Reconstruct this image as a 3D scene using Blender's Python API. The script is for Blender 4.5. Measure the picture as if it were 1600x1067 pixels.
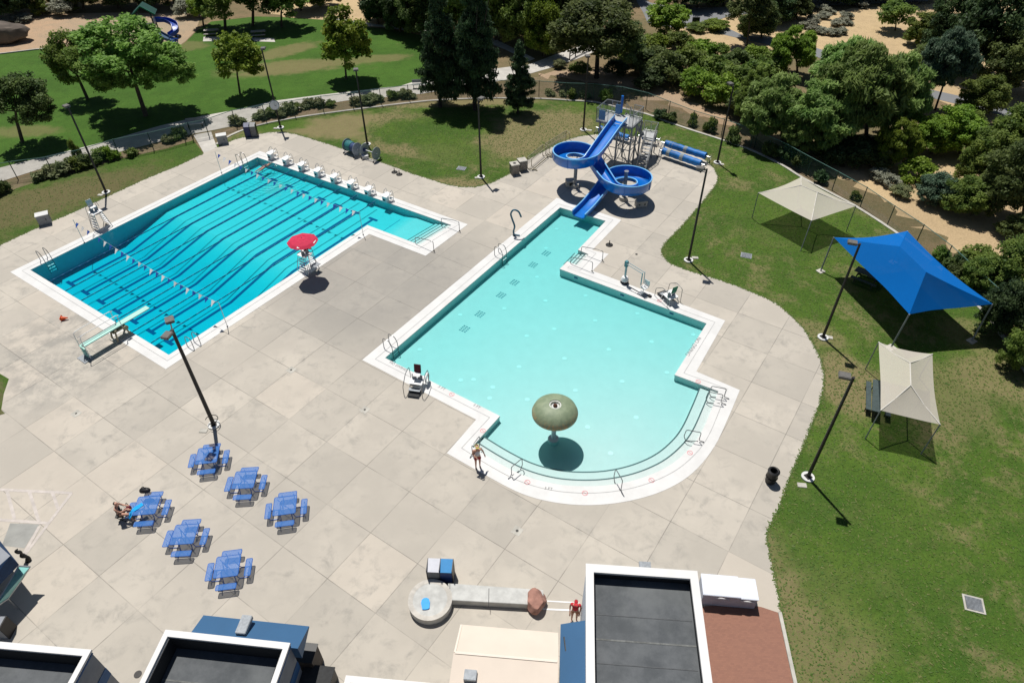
import bpy, bmesh, math, random
import numpy as np
from mathutils import Vector, Matrix, Euler
SC = bpy.context.scene; COL = SC.collection
for o in list(bpy.data.objects): bpy.data.objects.remove(o)

# ------------------------------------------------------------------ camera
CAMH = 31.5; FPX = 1072.4; PITCH = 0.7303816; ROLL = -0.0064885
a_ = math.pi/2 - PITCH
ROT = Matrix.Rotation(a_, 3, 'X') @ Matrix.Rotation(ROLL, 3, 'Z')
cam = bpy.data.objects.new('camera', bpy.data.cameras.new('camera')); COL.objects.link(cam)
cam.matrix_world = Matrix.Translation((0, 0, CAMH)) @ ROT.to_4x4()
cam.data.sensor_width = 36; cam.data.lens = FPX/1600*36; cam.data.clip_start = .5; cam.data.clip_end = 2000
SC.camera = cam
# ------------------------------------------------------------------ light
SUN_EL = math.radians(67.5); SUN_AZ = math.radians(112.5)      # azimuth counter-clockwise from +X
w = bpy.data.worlds.new('World'); SC.world = w; w.use_nodes = True
nt = w.node_tree; bg = nt.nodes['Background']
sky = nt.nodes.new('ShaderNodeTexSky'); sky.sky_type = 'NISHITA'; sky.sun_disc = False
sky.sun_elevation = SUN_EL; sky.sun_rotation = math.pi/2 - SUN_AZ; sky.air_density = 1.0; sky.dust_density = .6
nt.links.new(sky.outputs[0], bg.inputs[0]); bg.inputs[1].default_value = 0.048
sl = bpy.data.lights.new('sun', 'SUN'); sl.energy = 5.0; sl.angle = math.radians(.53); sl.color = (1, .965, .91)
so = bpy.data.objects.new('sun', sl); COL.objects.link(so)
SD = Vector((math.cos(SUN_EL)*math.cos(SUN_AZ), math.cos(SUN_EL)*math.sin(SUN_AZ), math.sin(SUN_EL)))
so.rotation_euler = SD.to_track_quat('Z', 'Y').to_euler(); so.location = SD*60
SC.view_settings.view_transform = 'Standard'; SC.view_settings.look = 'None'
SC.view_settings.exposure = -.04; SC.view_settings.gamma = 1
SC.cycles.max_bounces = 10; SC.cycles.transparent_max_bounces = 24; SC.cycles.diffuse_bounces = 6
SC.cycles.caustics_reflective = True; SC.cycles.sample_clamp_indirect = 3; SC.cycles.blur_glossy = .5; SC.cycles.caustics_refractive = False

# ------------------------------------------------------------------ survey helpers: photo pixel -> place on the ground
def ray(px, py):
    return ROT @ Vector(((px-800)/FPX, -(py-533.5)/FPX, -1))
def W(px, py, z=0.0):
    d = ray(px, py); t = (z-CAMH)/d.z
    return Vector((d.x*t, d.y*t, z))
def W2(p, z=0.0): return W(p[0], p[1], z)
def HG(b, t):
    B = W(*b); d = ray(*t); return CAMH + d.z*math.hypot(B.x, B.y)/math.hypot(d.x, d.y)
def PPM(p):                                         # photo pixels per metre at a place
    q = ROT.transposed() @ (Vector(p)-Vector((0, 0, CAMH))); return FPX/(-q.z)
TH = math.radians(55.8); CU, SU = math.cos(TH), math.sin(TH)
def P(u, v, z=0.0): return Vector((u*CU-v*SU, u*SU+v*CU, z))
def toUV(p): return (p[0]*CU+p[1]*SU, -p[0]*SU+p[1]*CU)
R = random.Random(11)

# ------------------------------------------------------------------ object helpers
def tag(o, label=None, cat=None, group=None, kind=None):
    if label: o['label'] = label
    if cat: o['category'] = cat
    if group: o['group'] = group
    if kind: o['kind'] = kind
    return o
def thing(name, loc, rz=0, label=None, cat=None, group=None):
    o = bpy.data.objects.new(name, None); COL.objects.link(o); o.empty_display_size = .3
    o.location = loc; o.rotation_euler = (0, 0, rz); return tag(o, label, cat, group)
def link(name, me, mat, parent=None, smooth=False, loc=None):
    me.name = name
    if mat is not None and not me.materials:
        for m in (mat if isinstance(mat, (list, tuple)) else [mat]): me.materials.append(m)
    o = bpy.data.objects.new(name, me); COL.objects.link(o)
    if parent: o.parent = parent
    if loc is not None: o.location = loc
    if smooth: me.polygons.foreach_set('use_smooth', [True]*len(me.polygons))
    return o
def copy_tree(o, parent=None):
    c = o.copy(); COL.objects.link(c); c.parent = parent
    for ch in list(o.children): copy_tree(ch, c)
    return c
class MB:
    def __init__(s): s.v = []; s.f = []; s.mi = []; s.m = 0
    def add(s, vs, fs):
        k = len(s.v); s.v += [tuple(x) for x in vs]; s.f += [tuple(i+k for i in f) for f in fs]; s.mi += [s.m]*len(fs); return s
    def box(s, c, d, rz=0, rx=0, ry=0, M=None):
        m = Euler((rx, ry, rz)).to_matrix() if M is None else M
        vs = [Vector(c)+m @ Vector((x*d[0]/2, y*d[1]/2, z*d[2]/2)) for x in (-1, 1) for y in (-1, 1) for z in (-1, 1)]
        return s.add(vs, [(0, 1, 3, 2), (4, 6, 7, 5), (0, 4, 5, 1), (2, 3, 7, 6), (0, 2, 6, 4), (1, 5, 7, 3)])
    def bar(s, a, b, w_, h_, up=(0, 0, 1)):
        a = Vector(a); b = Vector(b); d = (b-a); L = d.length; d.normalize(); up = Vector(up)
        if abs(d.dot(up)) > .97: up = Vector((1, 0, 0))
        x = d.cross(up).normalized(); y = x.cross(d)
        M = Matrix((x, d, y)).transposed(); return s.box((a+b)/2, (w_, L, h_), M=M)
    def tube(s, pts, r, n=8, closed=False, r2=None, cap=True):
        pts = [Vector(p) for p in pts]; N = len(pts); vs = []; k = None
        for i, p in enumerate(pts):
            a = pts[(i-1) % N] if (closed or i) else p; b = pts[(i+1) % N] if (closed or i < N-1) else p
            t = (b-a).normalized() if (b-a).length > 1e-9 else Vector((0, 0, 1))
            if k is None:
                k = t.cross(Vector((0, 0, 1)))
                if k.length < .05: k = t.cross(Vector((1, 0, 0)))
            k = (k-t*k.dot(t)).normalized(); q = t.cross(k)
            rr = r if r2 is None else r+(r2-r)*i/(N-1)
            if isinstance(r, (list, tuple)): rr = r[i]
            for j in range(n):
                g = 2*math.pi*j/n; vs.append(p+k*math.cos(g)*rr+q*math.sin(g)*rr)
        fs = [(i*n+j, i*n+(j+1) % n, ((i+1) % N)*n+(j+1) % n, ((i+1) % N)*n+j) for i in range(N if closed else N-1) for j in range(n)]
        if not closed and cap: fs += [tuple(range(n))[::-1], tuple((N-1)*n+j for j in range(n))]
        return s.add(vs, fs)
    def cyl(s, c, r, h, n=24, r2=None):
        c = Vector(c); return s.tube([c, c+Vector((0, 0, h))], r, n, r2=r if r2 is None else r2)
    def lathe(s, prof, n=32, c=(0, 0, 0)):
        vs = [(c[0]+r*math.cos(2*math.pi*j/n), c[1]+r*math.sin(2*math.pi*j/n), c[2]+z) for r, z in prof for j in range(n)]
        return s.add(vs, [(i*n+j, i*n+(j+1) % n, (i+1)*n+(j+1) % n, (i+1)*n+j) for i in range(len(prof)-1) for j in range(n)])
    def prism(s, pts, z0, z1):
        n = len(pts); vs = [(p[0], p[1], z0) for p in pts]+[(p[0], p[1], z1) for p in pts]
        return s.add(vs, [tuple(range(n))[::-1], tuple(range(n, 2*n))]+[(i, (i+1) % n, n+(i+1) % n, n+i) for i in range(n)])
    def ball(s, c, r, n=12, m=8, sc=(1, 1, 1)):
        return s.lathe([(max(1e-4, r*math.sin(math.pi*i/m))*1, -r*math.cos(math.pi*i/m)*sc[2]) for i in range(m+1)], n, c)
    def quad(s, a, b, c, d): return s.add([a, b, c, d], [(0, 1, 2, 3)])
    def build(s, name, mat, parent=None, smooth=False, bevel=0):
        me = bpy.data.meshes.new(name); me.from_pydata(s.v, [], s.f)
        mats = mat if isinstance(mat, (list, tuple)) else [mat]
        for m in mats: me.materials.append(m)
        if len(mats) > 1: me.polygons.foreach_set('material_index', s.mi)
        bm = bmesh.new(); bm.from_mesh(me); bmesh.ops.recalc_face_normals(bm, faces=bm.faces)
        if bevel: bmesh.ops.bevel(bm, geom=[e for e in bm.edges if e.is_manifold and e.calc_face_angle(0) > .5], offset=bevel, segments=2, affect='EDGES')
        bm.to_mesh(me); bm.free()
        o = link(name, me, None, parent)
        if smooth:
            me.polygons.foreach_set('use_smooth', [True]*len(me.polygons))
            try: me.set_sharp_from_angle(angle=math.radians(40))
            except Exception: pass
        return o
def fill(loops):                                    # flat sheet with holes (loops of 2-D points) -> mesh at z 0
    cu = bpy.data.curves.new('t', 'CURVE'); cu.dimensions = '2D'; cu.fill_mode = 'BOTH'
    for L in loops:
        sp = cu.splines.new('POLY'); sp.points.add(len(L)-1)
        for i, p in enumerate(L): sp.points[i].co = (p[0], p[1], 0, 1)
        sp.use_cyclic_u = True
    o = bpy.data.objects.new('t', cu); COL.objects.link(o)
    dg = bpy.context.evaluated_depsgraph_get(); me = bpy.data.meshes.new_from_object(o.evaluated_get(dg))
    bpy.data.objects.remove(o)
    bm = bmesh.new(); bm.from_mesh(me)
    for v in bm.verts: v.co.z = 0
    bmesh.ops.remove_doubles(bm, verts=bm.verts, dist=1e-4)
    bmesh.ops.dissolve_degenerate(bm, edges=bm.edges, dist=1e-4)
    for f in bm.faces:
        f.normal_update()
        if f.normal.z < 0: f.normal_flip()
    bm.to_mesh(me); bm.free(); me.materials.clear(); return me
def sheet(name, loops, z, mat, parent=None, kind='structure', down=0):
    me = fill(loops)
    if down:
        bm = bmesh.new(); bm.from_mesh(me)
        be = [e for e in bm.edges if e.is_boundary]
        r = bmesh.ops.extrude_edge_only(bm, edges=be)
        for g in r['geom']:
            if isinstance(g, bmesh.types.BMVert): g.co.z -= down
        bm.to_mesh(me); bm.free()
    o = link(name, me, mat, parent, loc=(0, 0, z))
    if kind and not parent: o['kind'] = kind
    return o
def catmull(pts, k=6, closed=False):
    pts = [Vector(p) for p in pts]; out = []; n = len(pts)
    rng = range(n) if closed else range(n-1)
    for i in rng:
        p1, p2 = pts[i], pts[(i+1) % n]
        p0 = pts[(i-1) % n] if closed or i else p1*2-p2
        p3 = pts[(i+2) % n] if closed or i < n-2 else p2*2-p1
        for j in range(k):
            t = j/k
            out.append(.5*((2*p1)+(p2-p0)*t+(2*p0-5*p1+4*p2-p3)*t*t+(3*p1-p0-3*p2+p3)*t**3))
    if not closed: out.append(pts[-1])
    return out
def rpoly(pts, r=.12, k=4):
    pts = [Vector(p) for p in pts]; out = [pts[0]]
    for a, b, c in zip(pts, pts[1:], pts[2:]):
        r1_ = min(r, (b-a).length*.45, (c-b).length*.45); p = b+(a-b).normalized()*r1_; q = b+(c-b).normalized()*r1_
        for i in range(k+1): t = i/k; out.append(p.lerp(b, t).lerp(b.lerp(q, t), t))
    return out+[pts[-1]]
ORD = 'first second third fourth fifth sixth seventh eighth ninth tenth eleventh twelfth thirteenth fourteenth fifteenth sixteenth seventeenth eighteenth nineteenth twentieth'.split()

# ------------------------------------------------------------------ materials
class NT:
    def __init__(s, name):
        s.m = bpy.data.materials.new(name); s.m.use_nodes = True; s.t = s.m.node_tree
        s.b = s.t.nodes['Principled BSDF']; s.out = s.t.nodes['Material Output']
    def n(s, typ, **k):
        x = s.t.nodes.new(typ)
        for a, b in k.items(): setattr(x, a, b)
        return x
    def l(s, a, b): s.t.links.new(a, b)
    def math(s, op, a, b=None, c=None, clamp=False):
        x = s.n('ShaderNodeMath', operation=op, use_clamp=clamp)
        for i, q in enumerate((a, b, c)):
            if q is None: continue
            if isinstance(q, (int, float)): x.inputs[i].default_value = q
            else: s.l(q, x.inputs[i])
        return x.outputs[0]
    def coord(s): return s.n('ShaderNodeNewGeometry').outputs['Position']
    def obj(s): return s.n('ShaderNodeTexCoord').outputs['Object']
    def noise(s, vec, scale, detail=5, rough=.6, dist=0):
        x = s.n('ShaderNodeTexNoise'); x.inputs['Scale'].default_value = scale; x.inputs['Detail'].default_value = detail
        x.inputs['Roughness'].default_value = rough; x.inputs['Distortion'].default_value = dist; s.l(vec, x.inputs['Vector']); return x.outputs['Fac']
    def ramp(s, fac, a, b): 
        x = s.n('ShaderNodeMapRange'); x.interpolation_type = 'SMOOTHSTEP'; s.l(fac, x.inputs[0]); x.inputs[1].default_value = a; x.inputs[2].default_value = b; return x.outputs[0]
    def mix(s, fac, a, b, typ='MIX'):
        x = s.n('ShaderNodeMix', data_type='RGBA', blend_type=typ)
        for i, q in ((0, fac), (6, a), (7, b)):
            if isinstance(q, (int, float)): x.inputs[i].default_value = q
            elif isinstance(q, (tuple, list)): x.inputs[i].default_value = (*q, 1)
            else: s.l(q, x.inputs[i])
        return x.outputs[2]
    def bump(s, h, strength, dist=.02):
        x = s.n('ShaderNodeBump'); x.inputs['Strength'].default_value = strength; x.inputs['Distance'].default_value = dist
        s.l(h, x.inputs['Height']); s.l(x.outputs[0], s.b.inputs['Normal'])
    def scalev(s, vec, sc, rot=0):
        x = s.n('ShaderNodeMapping'); x.inputs['Scale'].default_value = sc; x.inputs['Rotation'].default_value = (0, 0, rot); s.l(vec, x.inputs['Vector']); return x.outputs[0]
MC = {}
def M(name, col, rough=.6, metal=0, var=.25, scale=6, bump=.15, spec=.4, coat=0):
    if name in MC: return MC[name]
    t = NT(name); c = t.obj(); f = t.noise(c, scale, 6); g = t.noise(c, scale*.23, 3)
    k = t.math('ADD', t.math('MULTIPLY', f, .6), t.math('MULTIPLY', g, .4)); k = t.ramp(k, .3, .7)
    lo = tuple(x*(1-var) for x in col); hi = tuple(min(1, x*(1+var*.55)) for x in col)
    t.l(t.mix(k, lo, hi), t.b.inputs['Base Color']); t.b.inputs['Roughness'].default_value = rough
    t.b.inputs['Metallic'].default_value = metal; t.b.inputs['Specular IOR Level'].default_value = spec
    if coat: t.b.inputs['Coat Weight'].default_value = coat
    if bump: t.bump(f, bump, .01)
    MC[name] = t.m; return t.m
def meshy(name, col, alpha, var=.15, rough=.6, spec=.12):     # woven or perforated sheet: part of the light passes through
    if name in MC: return MC[name]
    t = NT(name); f = t.noise(t.obj(), 5, 4)
    t.l(t.mix(f, tuple(x*(1-var) for x in col), col), t.b.inputs['Base Color']); t.b.inputs['Roughness'].default_value = rough; t.b.inputs['Specular IOR Level'].default_value = spec
    tr = t.n('ShaderNodeBsdfTransparent'); mx = t.n('ShaderNodeMixShader'); mx.inputs[0].default_value = alpha
    t.l(tr.outputs[0], mx.inputs[1]); t.l(t.b.outputs[0], mx.inputs[2]); t.l(mx.outputs[0], t.out.inputs[0]); MC[name] = t.m; return t.m

def mat_deck():
    t = NT('concrete_deck'); p = t.coord(); uv = t.scalev(p, (1, 1, 1), -TH)
    sp = t.n('ShaderNodeSeparateXYZ'); t.l(uv, sp.inputs[0]); u, v = sp.outputs[0], sp.outputs[1]
    uu = t.math('DIVIDE', t.math('SUBTRACT', u, 3.1), 3.13); vv = t.math('DIVIDE', t.math('SUBTRACT', v, 14.35), 3.2)
    def line(x, wd):
        fr = t.math('SUBTRACT', x, t.math('ROUND', x)); return t.math('ABSOLUTE', fr)
    jit = t.math('MULTIPLY', t.math('SUBTRACT', t.noise(p, 1.2, 3), .5), .008)
    du = t.math('ADD', line(uu, 0), jit); dv = t.math('ADD', line(vv, 0), jit)
    cell = t.n('ShaderNodeCombineXYZ'); t.l(t.math('FLOOR', uu), cell.inputs[0]); t.l(t.math('FLOOR', vv), cell.inputs[1])
    wn = t.n('ShaderNodeTexWhiteNoise', noise_dimensions='2D'); t.l(cell.outputs[0], wn.inputs['Vector'])
    ju = t.math('SUBTRACT', 1, t.ramp(du, .0035, .0075)); jv = t.math('SUBTRACT', 1, t.ramp(dv, .0035, .0075))
    fade = t.ramp(t.noise(p, .35, 2), .34, .6)
    joint = t.math('MULTIPLY', t.math('MAXIMUM', ju, jv), t.math('ADD', t.math('MULTIPLY', fade, .7), .25))
    n1 = t.noise(p, .22, 4, .6); n2 = t.noise(p, 1.1, 8, .68, .4); n3 = t.noise(p, 28, 3)
    base = t.mix(t.ramp(n1, .32, .68), (.445, .405, .345), (.54, .49, .415))
    base = t.mix(t.math('MULTIPLY', t.math('POWER', wn.outputs['Value'], 1.4), .50), base, (.34, .315, .272))
    wn2 = t.math('LESS_THAN', wn.outputs['Value'], .13)
    base = t.mix(t.math('MULTIPLY', wn2, .4), base, (.54, .475, .395))
    base = t.mix(t.math('MULTIPLY', t.math('MULTIPLY', t.ramp(n2, .46, .78), t.ramp(n1, .36, .58)), .95), base, (.30, .28, .245))
    # damp, walked-on staining near the two pools
    vd = t.n('ShaderNodeVectorMath', operation='DISTANCE'); t.l(p, vd.inputs[0]); q = P(29.5, 32.5); vd.inputs[1].default_value = (q.x, q.y, 0)
    near = t.math('SUBTRACT', 1, t.ramp(vd.outputs['Value'], 4, 11)); n4 = t.noise(p, .8, 5, .7)
    base = t.mix(t.math('MULTIPLY', near, t.math('ADD', t.math('MULTIPLY', n4, .5), .35)), base, (.235, .225, .205))
    vd = t.n('ShaderNodeVectorMath', operation='DISTANCE'); t.l(p, vd.inputs[0]); q = P(11.5, 44.5); vd.inputs[1].default_value = (q.x, q.y, 0)
    near = t.math('SUBTRACT', 1, t.ramp(vd.outputs['Value'], 2, 8))
    base = t.mix(t.math('MULTIPLY', near, t.math('MULTIPLY', t.ramp(n4, .4, .62), .55)), base, (.2, .195, .18))
    base = t.mix(t.math('MULTIPLY', n3, .16), base, (.2, .19, .18))
    base = t.mix(t.math('MULTIPLY', joint, .62), base, (.09, .085, .075))
    t.l(base, t.b.inputs['Base Color']); t.b.inputs['Roughness'].default_value = .85
    h = t.math('SUBTRACT', t.math('MULTIPLY', n3, .3), joint); t.bump(h, .35, .01); return t.m
def mat_grass(name, g1, g2, dry, patches, dryness=.5, seed=0, noise_dry=.5):
    t = NT(name); p = t.coord(); off = t.n('ShaderNodeVectorMath', operation='ADD'); t.l(p, off.inputs[0]); off.inputs[1].default_value = (seed*13.1, seed*7.7, 0); q = off.outputs[0]
    nb = t.noise(q, .16, 9, .75, 0); nm = t.noise(q, .9, 7, .7); nf = t.noise(q, 7, 4, .75); nff = t.noise(q, 30, 2)
    base = t.mix(t.ramp(nb, .35, .65), g1, g2)
    base = t.mix(t.math('MULTIPLY', t.ramp(nm, .45, .7), .45), base, tuple(x*.62 for x in g1))
    d = t.math('MULTIPLY', t.ramp(t.noise(q, .3, 8, .8, .25), noise_dry, noise_dry+.16), dryness)
    for (px, py, rx, ry, rot, amt) in patches:      # (centre and radii in metres) worn spots of the lawn
        mp = t.n('ShaderNodeMapping', vector_type='TEXTURE'); mp.inputs['Location'].default_value = (px, py, 0); mp.inputs['Rotation'].default_value = (0, 0, rot); mp.inputs['Scale'].default_value = (rx, ry, 1)
        t.l(p, mp.inputs['Vector']); ln = t.n('ShaderNodeVectorMath', operation='LENGTH'); t.l(mp.outputs[0], ln.inputs[0])
        e = t.math('ADD', ln.outputs['Value'], t.math('MULTIPLY', t.math('SUBTRACT', t.noise(q, .7, 6, .7), .5), 1.3))
        s_ = t.math('MULTIPLY', t.math('SUBTRACT', 1, t.ramp(e, .65, 1.2)), abs(amt))
        d = t.math('MAXIMUM', d, s_) if amt > 0 else t.math('MULTIPLY', d, t.math('SUBTRACT', 1, s_))
    d = t.math('MULTIPLY', d, t.math('ADD', t.math('MULTIPLY', t.ramp(nf, .36, .58), .65), .5), clamp=True)
    dc = t.mix(nm, dry, tuple(x*.6 for x in dry))
    base = t.mix(d, base, dc)
    base = t.mix(t.math('MULTIPLY', t.ramp(nf, .4, .62), .55), base, t.mix(.72, base, (.012, .024, .005)))
    base = t.mix(t.math('MULTIPLY', t.ramp(nff, .35, .65), .4), base, t.mix(.6, base, (.17, .22, .04)))
    t.l(base, t.b.inputs['Base Color']); t.b.inputs['Roughness'].default_value = .9; t.b.inputs['Specular IOR Level'].default_value = .15
    t.bump(t.math('ADD', nf, t.math('MULTIPLY', nff, .6)), .8, .05); return t.m
def mat_dirt(name, c1, c2, c3, seed=0):
    t = NT(name); p = t.coord(); off = t.n('ShaderNodeVectorMath', operation='ADD'); t.l(p, off.inputs[0]); off.inputs[1].default_value = (seed*13.1, seed*7.7, 0); q = off.outputs[0]
    base = t.mix(t.ramp(t.noise(q, .09, 6, .6, .5), .35, .65), c1, c2)
    base = t.mix(t.math('MULTIPLY', t.ramp(t.noise(q, .7, 8, .75), .45, .7), .6), base, c3)
    nf = t.noise(q, 6, 5, .75); base = t.mix(t.math('MULTIPLY', t.ramp(nf, .4, .7), .35), base, tuple(x*.45 for x in c3))
    t.l(base, t.b.inputs['Base Color']); t.b.inputs['Roughness'].default_value = .95; t.b.inputs['Specular IOR Level'].default_value = .1
    t.bump(nf, .7, .06); return t.m
def mat_leaf(name, c1, c2, trans=.3):
    if name in MC: return MC[name]
    t = NT(name); at = t.n('ShaderNodeAttribute'); at.attribute_name = 'tint'; oi = t.n('ShaderNodeObjectInfo')
    base = t.mix(at.outputs['Fac'], c1, c2)
    hs = t.n('ShaderNodeHueSaturation'); t.l(base, hs.inputs['Color'])
    t.l(t.math('ADD', t.math('MULTIPLY', oi.outputs['Random'], .35), .82), hs.inputs['Value']); t.l(t.math('ADD', t.math('MULTIPLY', oi.outputs['Random'], .03), .485), hs.inputs['Hue'])
    t.l(hs.outputs[0], t.b.inputs['Base Color']); t.b.inputs['Roughness'].default_value = .6; t.b.inputs['Specular IOR Level'].default_value = .25
    tl = t.n('ShaderNodeBsdfTranslucent'); t.l(hs.outputs[0], tl.inputs[0]); mx = t.n('ShaderNodeMixShader'); mx.inputs[0].default_value = trans
    t.l(t.b.outputs[0], mx.inputs[1]); t.l(tl.outputs[0], mx.inputs[2]); t.l(mx.outputs[0], t.out.inputs[0]); MC[name] = t.m; return t.m
def mat_water(name, k):
    t = NT(name); c = t.coord(); t.t.nodes.remove(t.b)
    n1 = t.noise(t.scalev(c, (1, 1, 1)), 2.6, 3, .55, .6); n2 = t.noise(c, .5, 2)
    bp = t.n('ShaderNodeBump'); bp.inputs['Strength'].default_value = .5; bp.inputs['Distance'].default_value = .05; q = W(425, 270); vd = t.n('ShaderNodeVectorMath', operation='DISTANCE'); t.l(c, vd.inputs[0]); vd.inputs[1].default_value = (q.x, q.y, -.06); dd_ = t.math('ADD', vd.outputs['Value'], t.math('MULTIPLY', n1, .5))
    ring = t.math('MULTIPLY', t.math('SINE', t.math('MULTIPLY', dd_, 14)), t.math('MULTIPLY', t.math('SUBTRACT', 1, t.ramp(vd.outputs['Value'], 1.5, 7)), 1.6)); t.l(t.math('ADD', t.math('ADD', n1, n2), ring), bp.inputs['Height'])
    tr = t.n('ShaderNodeBsdfTransparent'); gl = t.n('ShaderNodeBsdfGlossy'); gl.inputs['Roughness'].default_value = .04; t.l(bp.outputs[0], gl.inputs['Normal'])
    fr = t.n('ShaderNodeFresnel'); fr.inputs['IOR'].default_value = 1.33; t.l(bp.outputs[0], fr.inputs['Normal'])
    mx = t.n('ShaderNodeMixShader'); t.l(t.math('MULTIPLY', fr.outputs[0], .8), mx.inputs[0]); t.l(tr.outputs[0], mx.inputs[1]); t.l(gl.outputs[0], mx.inputs[2]); t.l(mx.outputs[0], t.out.inputs['Surface'])
    va = t.n('ShaderNodeVolumeAbsorption'); D = max(k); va.inputs['Density'].default_value = D; va.inputs['Color'].default_value = (1-k[0]/D, 1-k[1]/D, 1-k[2]/D, 1)
    t.l(va.outputs[0], t.out.inputs['Volume']); return t.m
def mat_basin():
    t = NT('pool_plaster'); c = t.coord(); f = t.noise(c, 1.3, 5, .6); 
    vo = t.n('ShaderNodeTexVoronoi'); vo.feature = 'DISTANCE_TO_EDGE'; vo.inputs['Scale'].default_value = 1.1; w_ = t.n('ShaderNodeVectorMath', operation='ADD'); t.l(c, w_.inputs[0])
    nz = t.n('ShaderNodeTexNoise'); nz.inputs['Scale'].default_value = 1.5; t.l(c, nz.inputs['Vector']); t.l(nz.outputs['Color'], w_.inputs[1]); t.l(w_.outputs[0], vo.inputs['Vector'])
    b = t.mix(f, (.50, .515, .505), (.58, .595, .58)); t.l(b, t.b.inputs['Base Color']); t.b.inputs['Roughness'].default_value = .6; t.bump(f, .05); return t.m
def mat_asphalt():
    t = NT('asphalt'); c = t.coord(); f = t.noise(c, .3, 5); g = t.noise(c, 9, 5, .7)
    t.l(t.mix(t.math('MULTIPLY', g, .5), t.mix(f, (.17, .175, .185), (.24, .245, .255)), (.1, .1, .1)), t.b.inputs['Base Color']); t.b.inputs['Roughness'].default_value = .9; t.bump(g, .4); return t.m
def mat_coping():
    t = NT('white_coping'); p = t.coord(); uv = t.scalev(p, (1, 1, 1), -TH); f = t.noise(p, .7, 6, .65); g = t.noise(p, 9, 4)
    br = t.n('ShaderNodeTexBrick'); t.l(uv, br.inputs['Vector']); br.inputs['Scale'].default_value = 3.3; br.inputs['Mortar Size'].default_value = .012; br.offset = 0; br.inputs['Brick Width'].default_value = 1; br.inputs['Row Height'].default_value = 1
    b = t.mix(t.ramp(f, .35, .75), (.66, .655, .64), (.58, .575, .56)); b = t.mix(t.math('MULTIPLY', g, .12), b, (.5, .48, .45)); b = t.mix(t.math('MULTIPLY', br.outputs['Fac'], .13), b, (.45, .44, .42))
    t.l(b, t.b.inputs['Base Color']); t.b.inputs['Roughness'].default_value = .65; return t.m

m_deck = mat_deck(); m_basin = mat_basin(); m_asph = mat_asphalt(); m_cop = mat_coping()
m_path = M('path_concrete', (.50, .475, .43), .85, scale=1.2, var=.2)
m_curb = M('curb_concrete', (.46, .44, .39), .85, scale=2, var=.25)
m_ground = mat_dirt('dry_ground', (.24, .17, .10), (.17, .14, .075), (.10, .10, .045))
m_straw = mat_dirt('straw_ground', (.55, .41, .235), (.46, .34, .20), (.36, .27, .155), 3)
m_mulch = mat_dirt('planting_soil', (.25, .18, .12), (.17, .14, .085), (.075, .09, .03), 5)
m_tan = mat_dirt('playground_surface', (.45, .31, .20), (.36, .29, .2), (.29, .24, .17), 8)
m_steel = M('steel', (.48, .49, .5), .35, .75, .15, 8, .05)
m_galv = M('galvanised', (.26, .28, .3), .6, .25, .25, 10, .08)
m_chrome = M('dark_chrome', (.2, .205, .21), .3, .6, .2, 8, .03)
m_bronze = M('bronze_pole', (.028, .026, .024), .55, .2, .3, 6, .1)
m_head = M('lamp_housing', (.13, .125, .115), .6, .1, .3, 8, .1)
m_white = M('white_paint', (.78, .78, .77), .5, 0, .08, 4, .05)
m_offwhite = M('off_white', (.62, .62, .6), .6, 0, .15, 4, .05)
m_black = M('black_plastic', (.015, .015, .016), .5, 0, .3, 8, .1)
m_dark = M('dark_rubber', (.03, .031, .032), .8, 0, .3, 8, .1)
m_blue = M('slide_blue', (.0005, .15, .56), .3, 0, .22, 1.3, .04, .5, .35)
m_bluelip = M('slide_rim', (.22, .55, .90), .35, 0, .1, 3, .03)
m_teal = M('teal_paint', (.09, .26, .29), .5, 0, .25, 6, .08)
m_line = M('lane_tile', (.01, .075, .20), .6, 0, .15, 6, .02)
m_stepe = M('step_tile', (.045, .095, .10), .6, 0, .15, 6, .02)
m_red = M('red_fabric', (.55, .02, .07), .8, 0, .15, 6, .2)
m_maroon = M('maroon_fabric', (.09, .012, .022), .8, 0, .25, 8, .2)
m_green = M('green_fabric', (.015, .16, .09), .75, 0, .2, 8, .2)

# ================================================================== THE SETTING
def px(L, z=0): return [W2(p, z) for p in L]
# pools: outlines of the water and of the white coping, surveyed on the ground
p1_in = px([(46.7, 422), (402, 246), (560, 300.5), (706, 352), (655, 383), (574, 352.3), (263.8, 555)])
p1_out = px([(16, 425.3), (406, 236.5), (583, 297.5), (731, 351), (665, 400), (577, 366), (259, 577)])
curve_in = px([(1104.5, 609.5), (1088, 650), (1068, 690), (1036, 722), (990, 741), (943, 747), (890, 746), (838, 737), (790, 718), (746.5, 691)])
curve_in = px([(1123, 611), (1112, 640), (1096, 676), (1077, 702), (1047, 727), (1006, 746), (960, 757), (913, 760), (865, 756), (818, 743), (776, 722), (737, 698)])
curve_out = px([(1156, 609.5), (1139, 650), (1116, 698), (1083, 738), (1040, 765), (985, 782), (925, 789), (868, 785), (815, 771), (760, 743), (698, 708)])
ci = catmull(curve_in, 5); co = catmull(curve_out, 5)
p2_in = px([(601, 559.3), (875, 324.3), (947, 345.5), (903.5, 390.5), (920, 397.5), (903, 415.5), (886.5, 409), (875, 420.3), (1104.6, 505.5), (1054.6, 585.6)]) + ci + px([(780.6, 650)])
step2 = px([(903.5, 390.5), (920, 397.5), (903, 415.5), (886.5, 409)])
p2_out = px([(566, 562.5), (870, 309.5), (971, 344), (925.5, 391), (951, 397), (926, 423.5), (1133, 501), (1088, 580.5)]) + co + px([(744, 655.5)])
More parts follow.
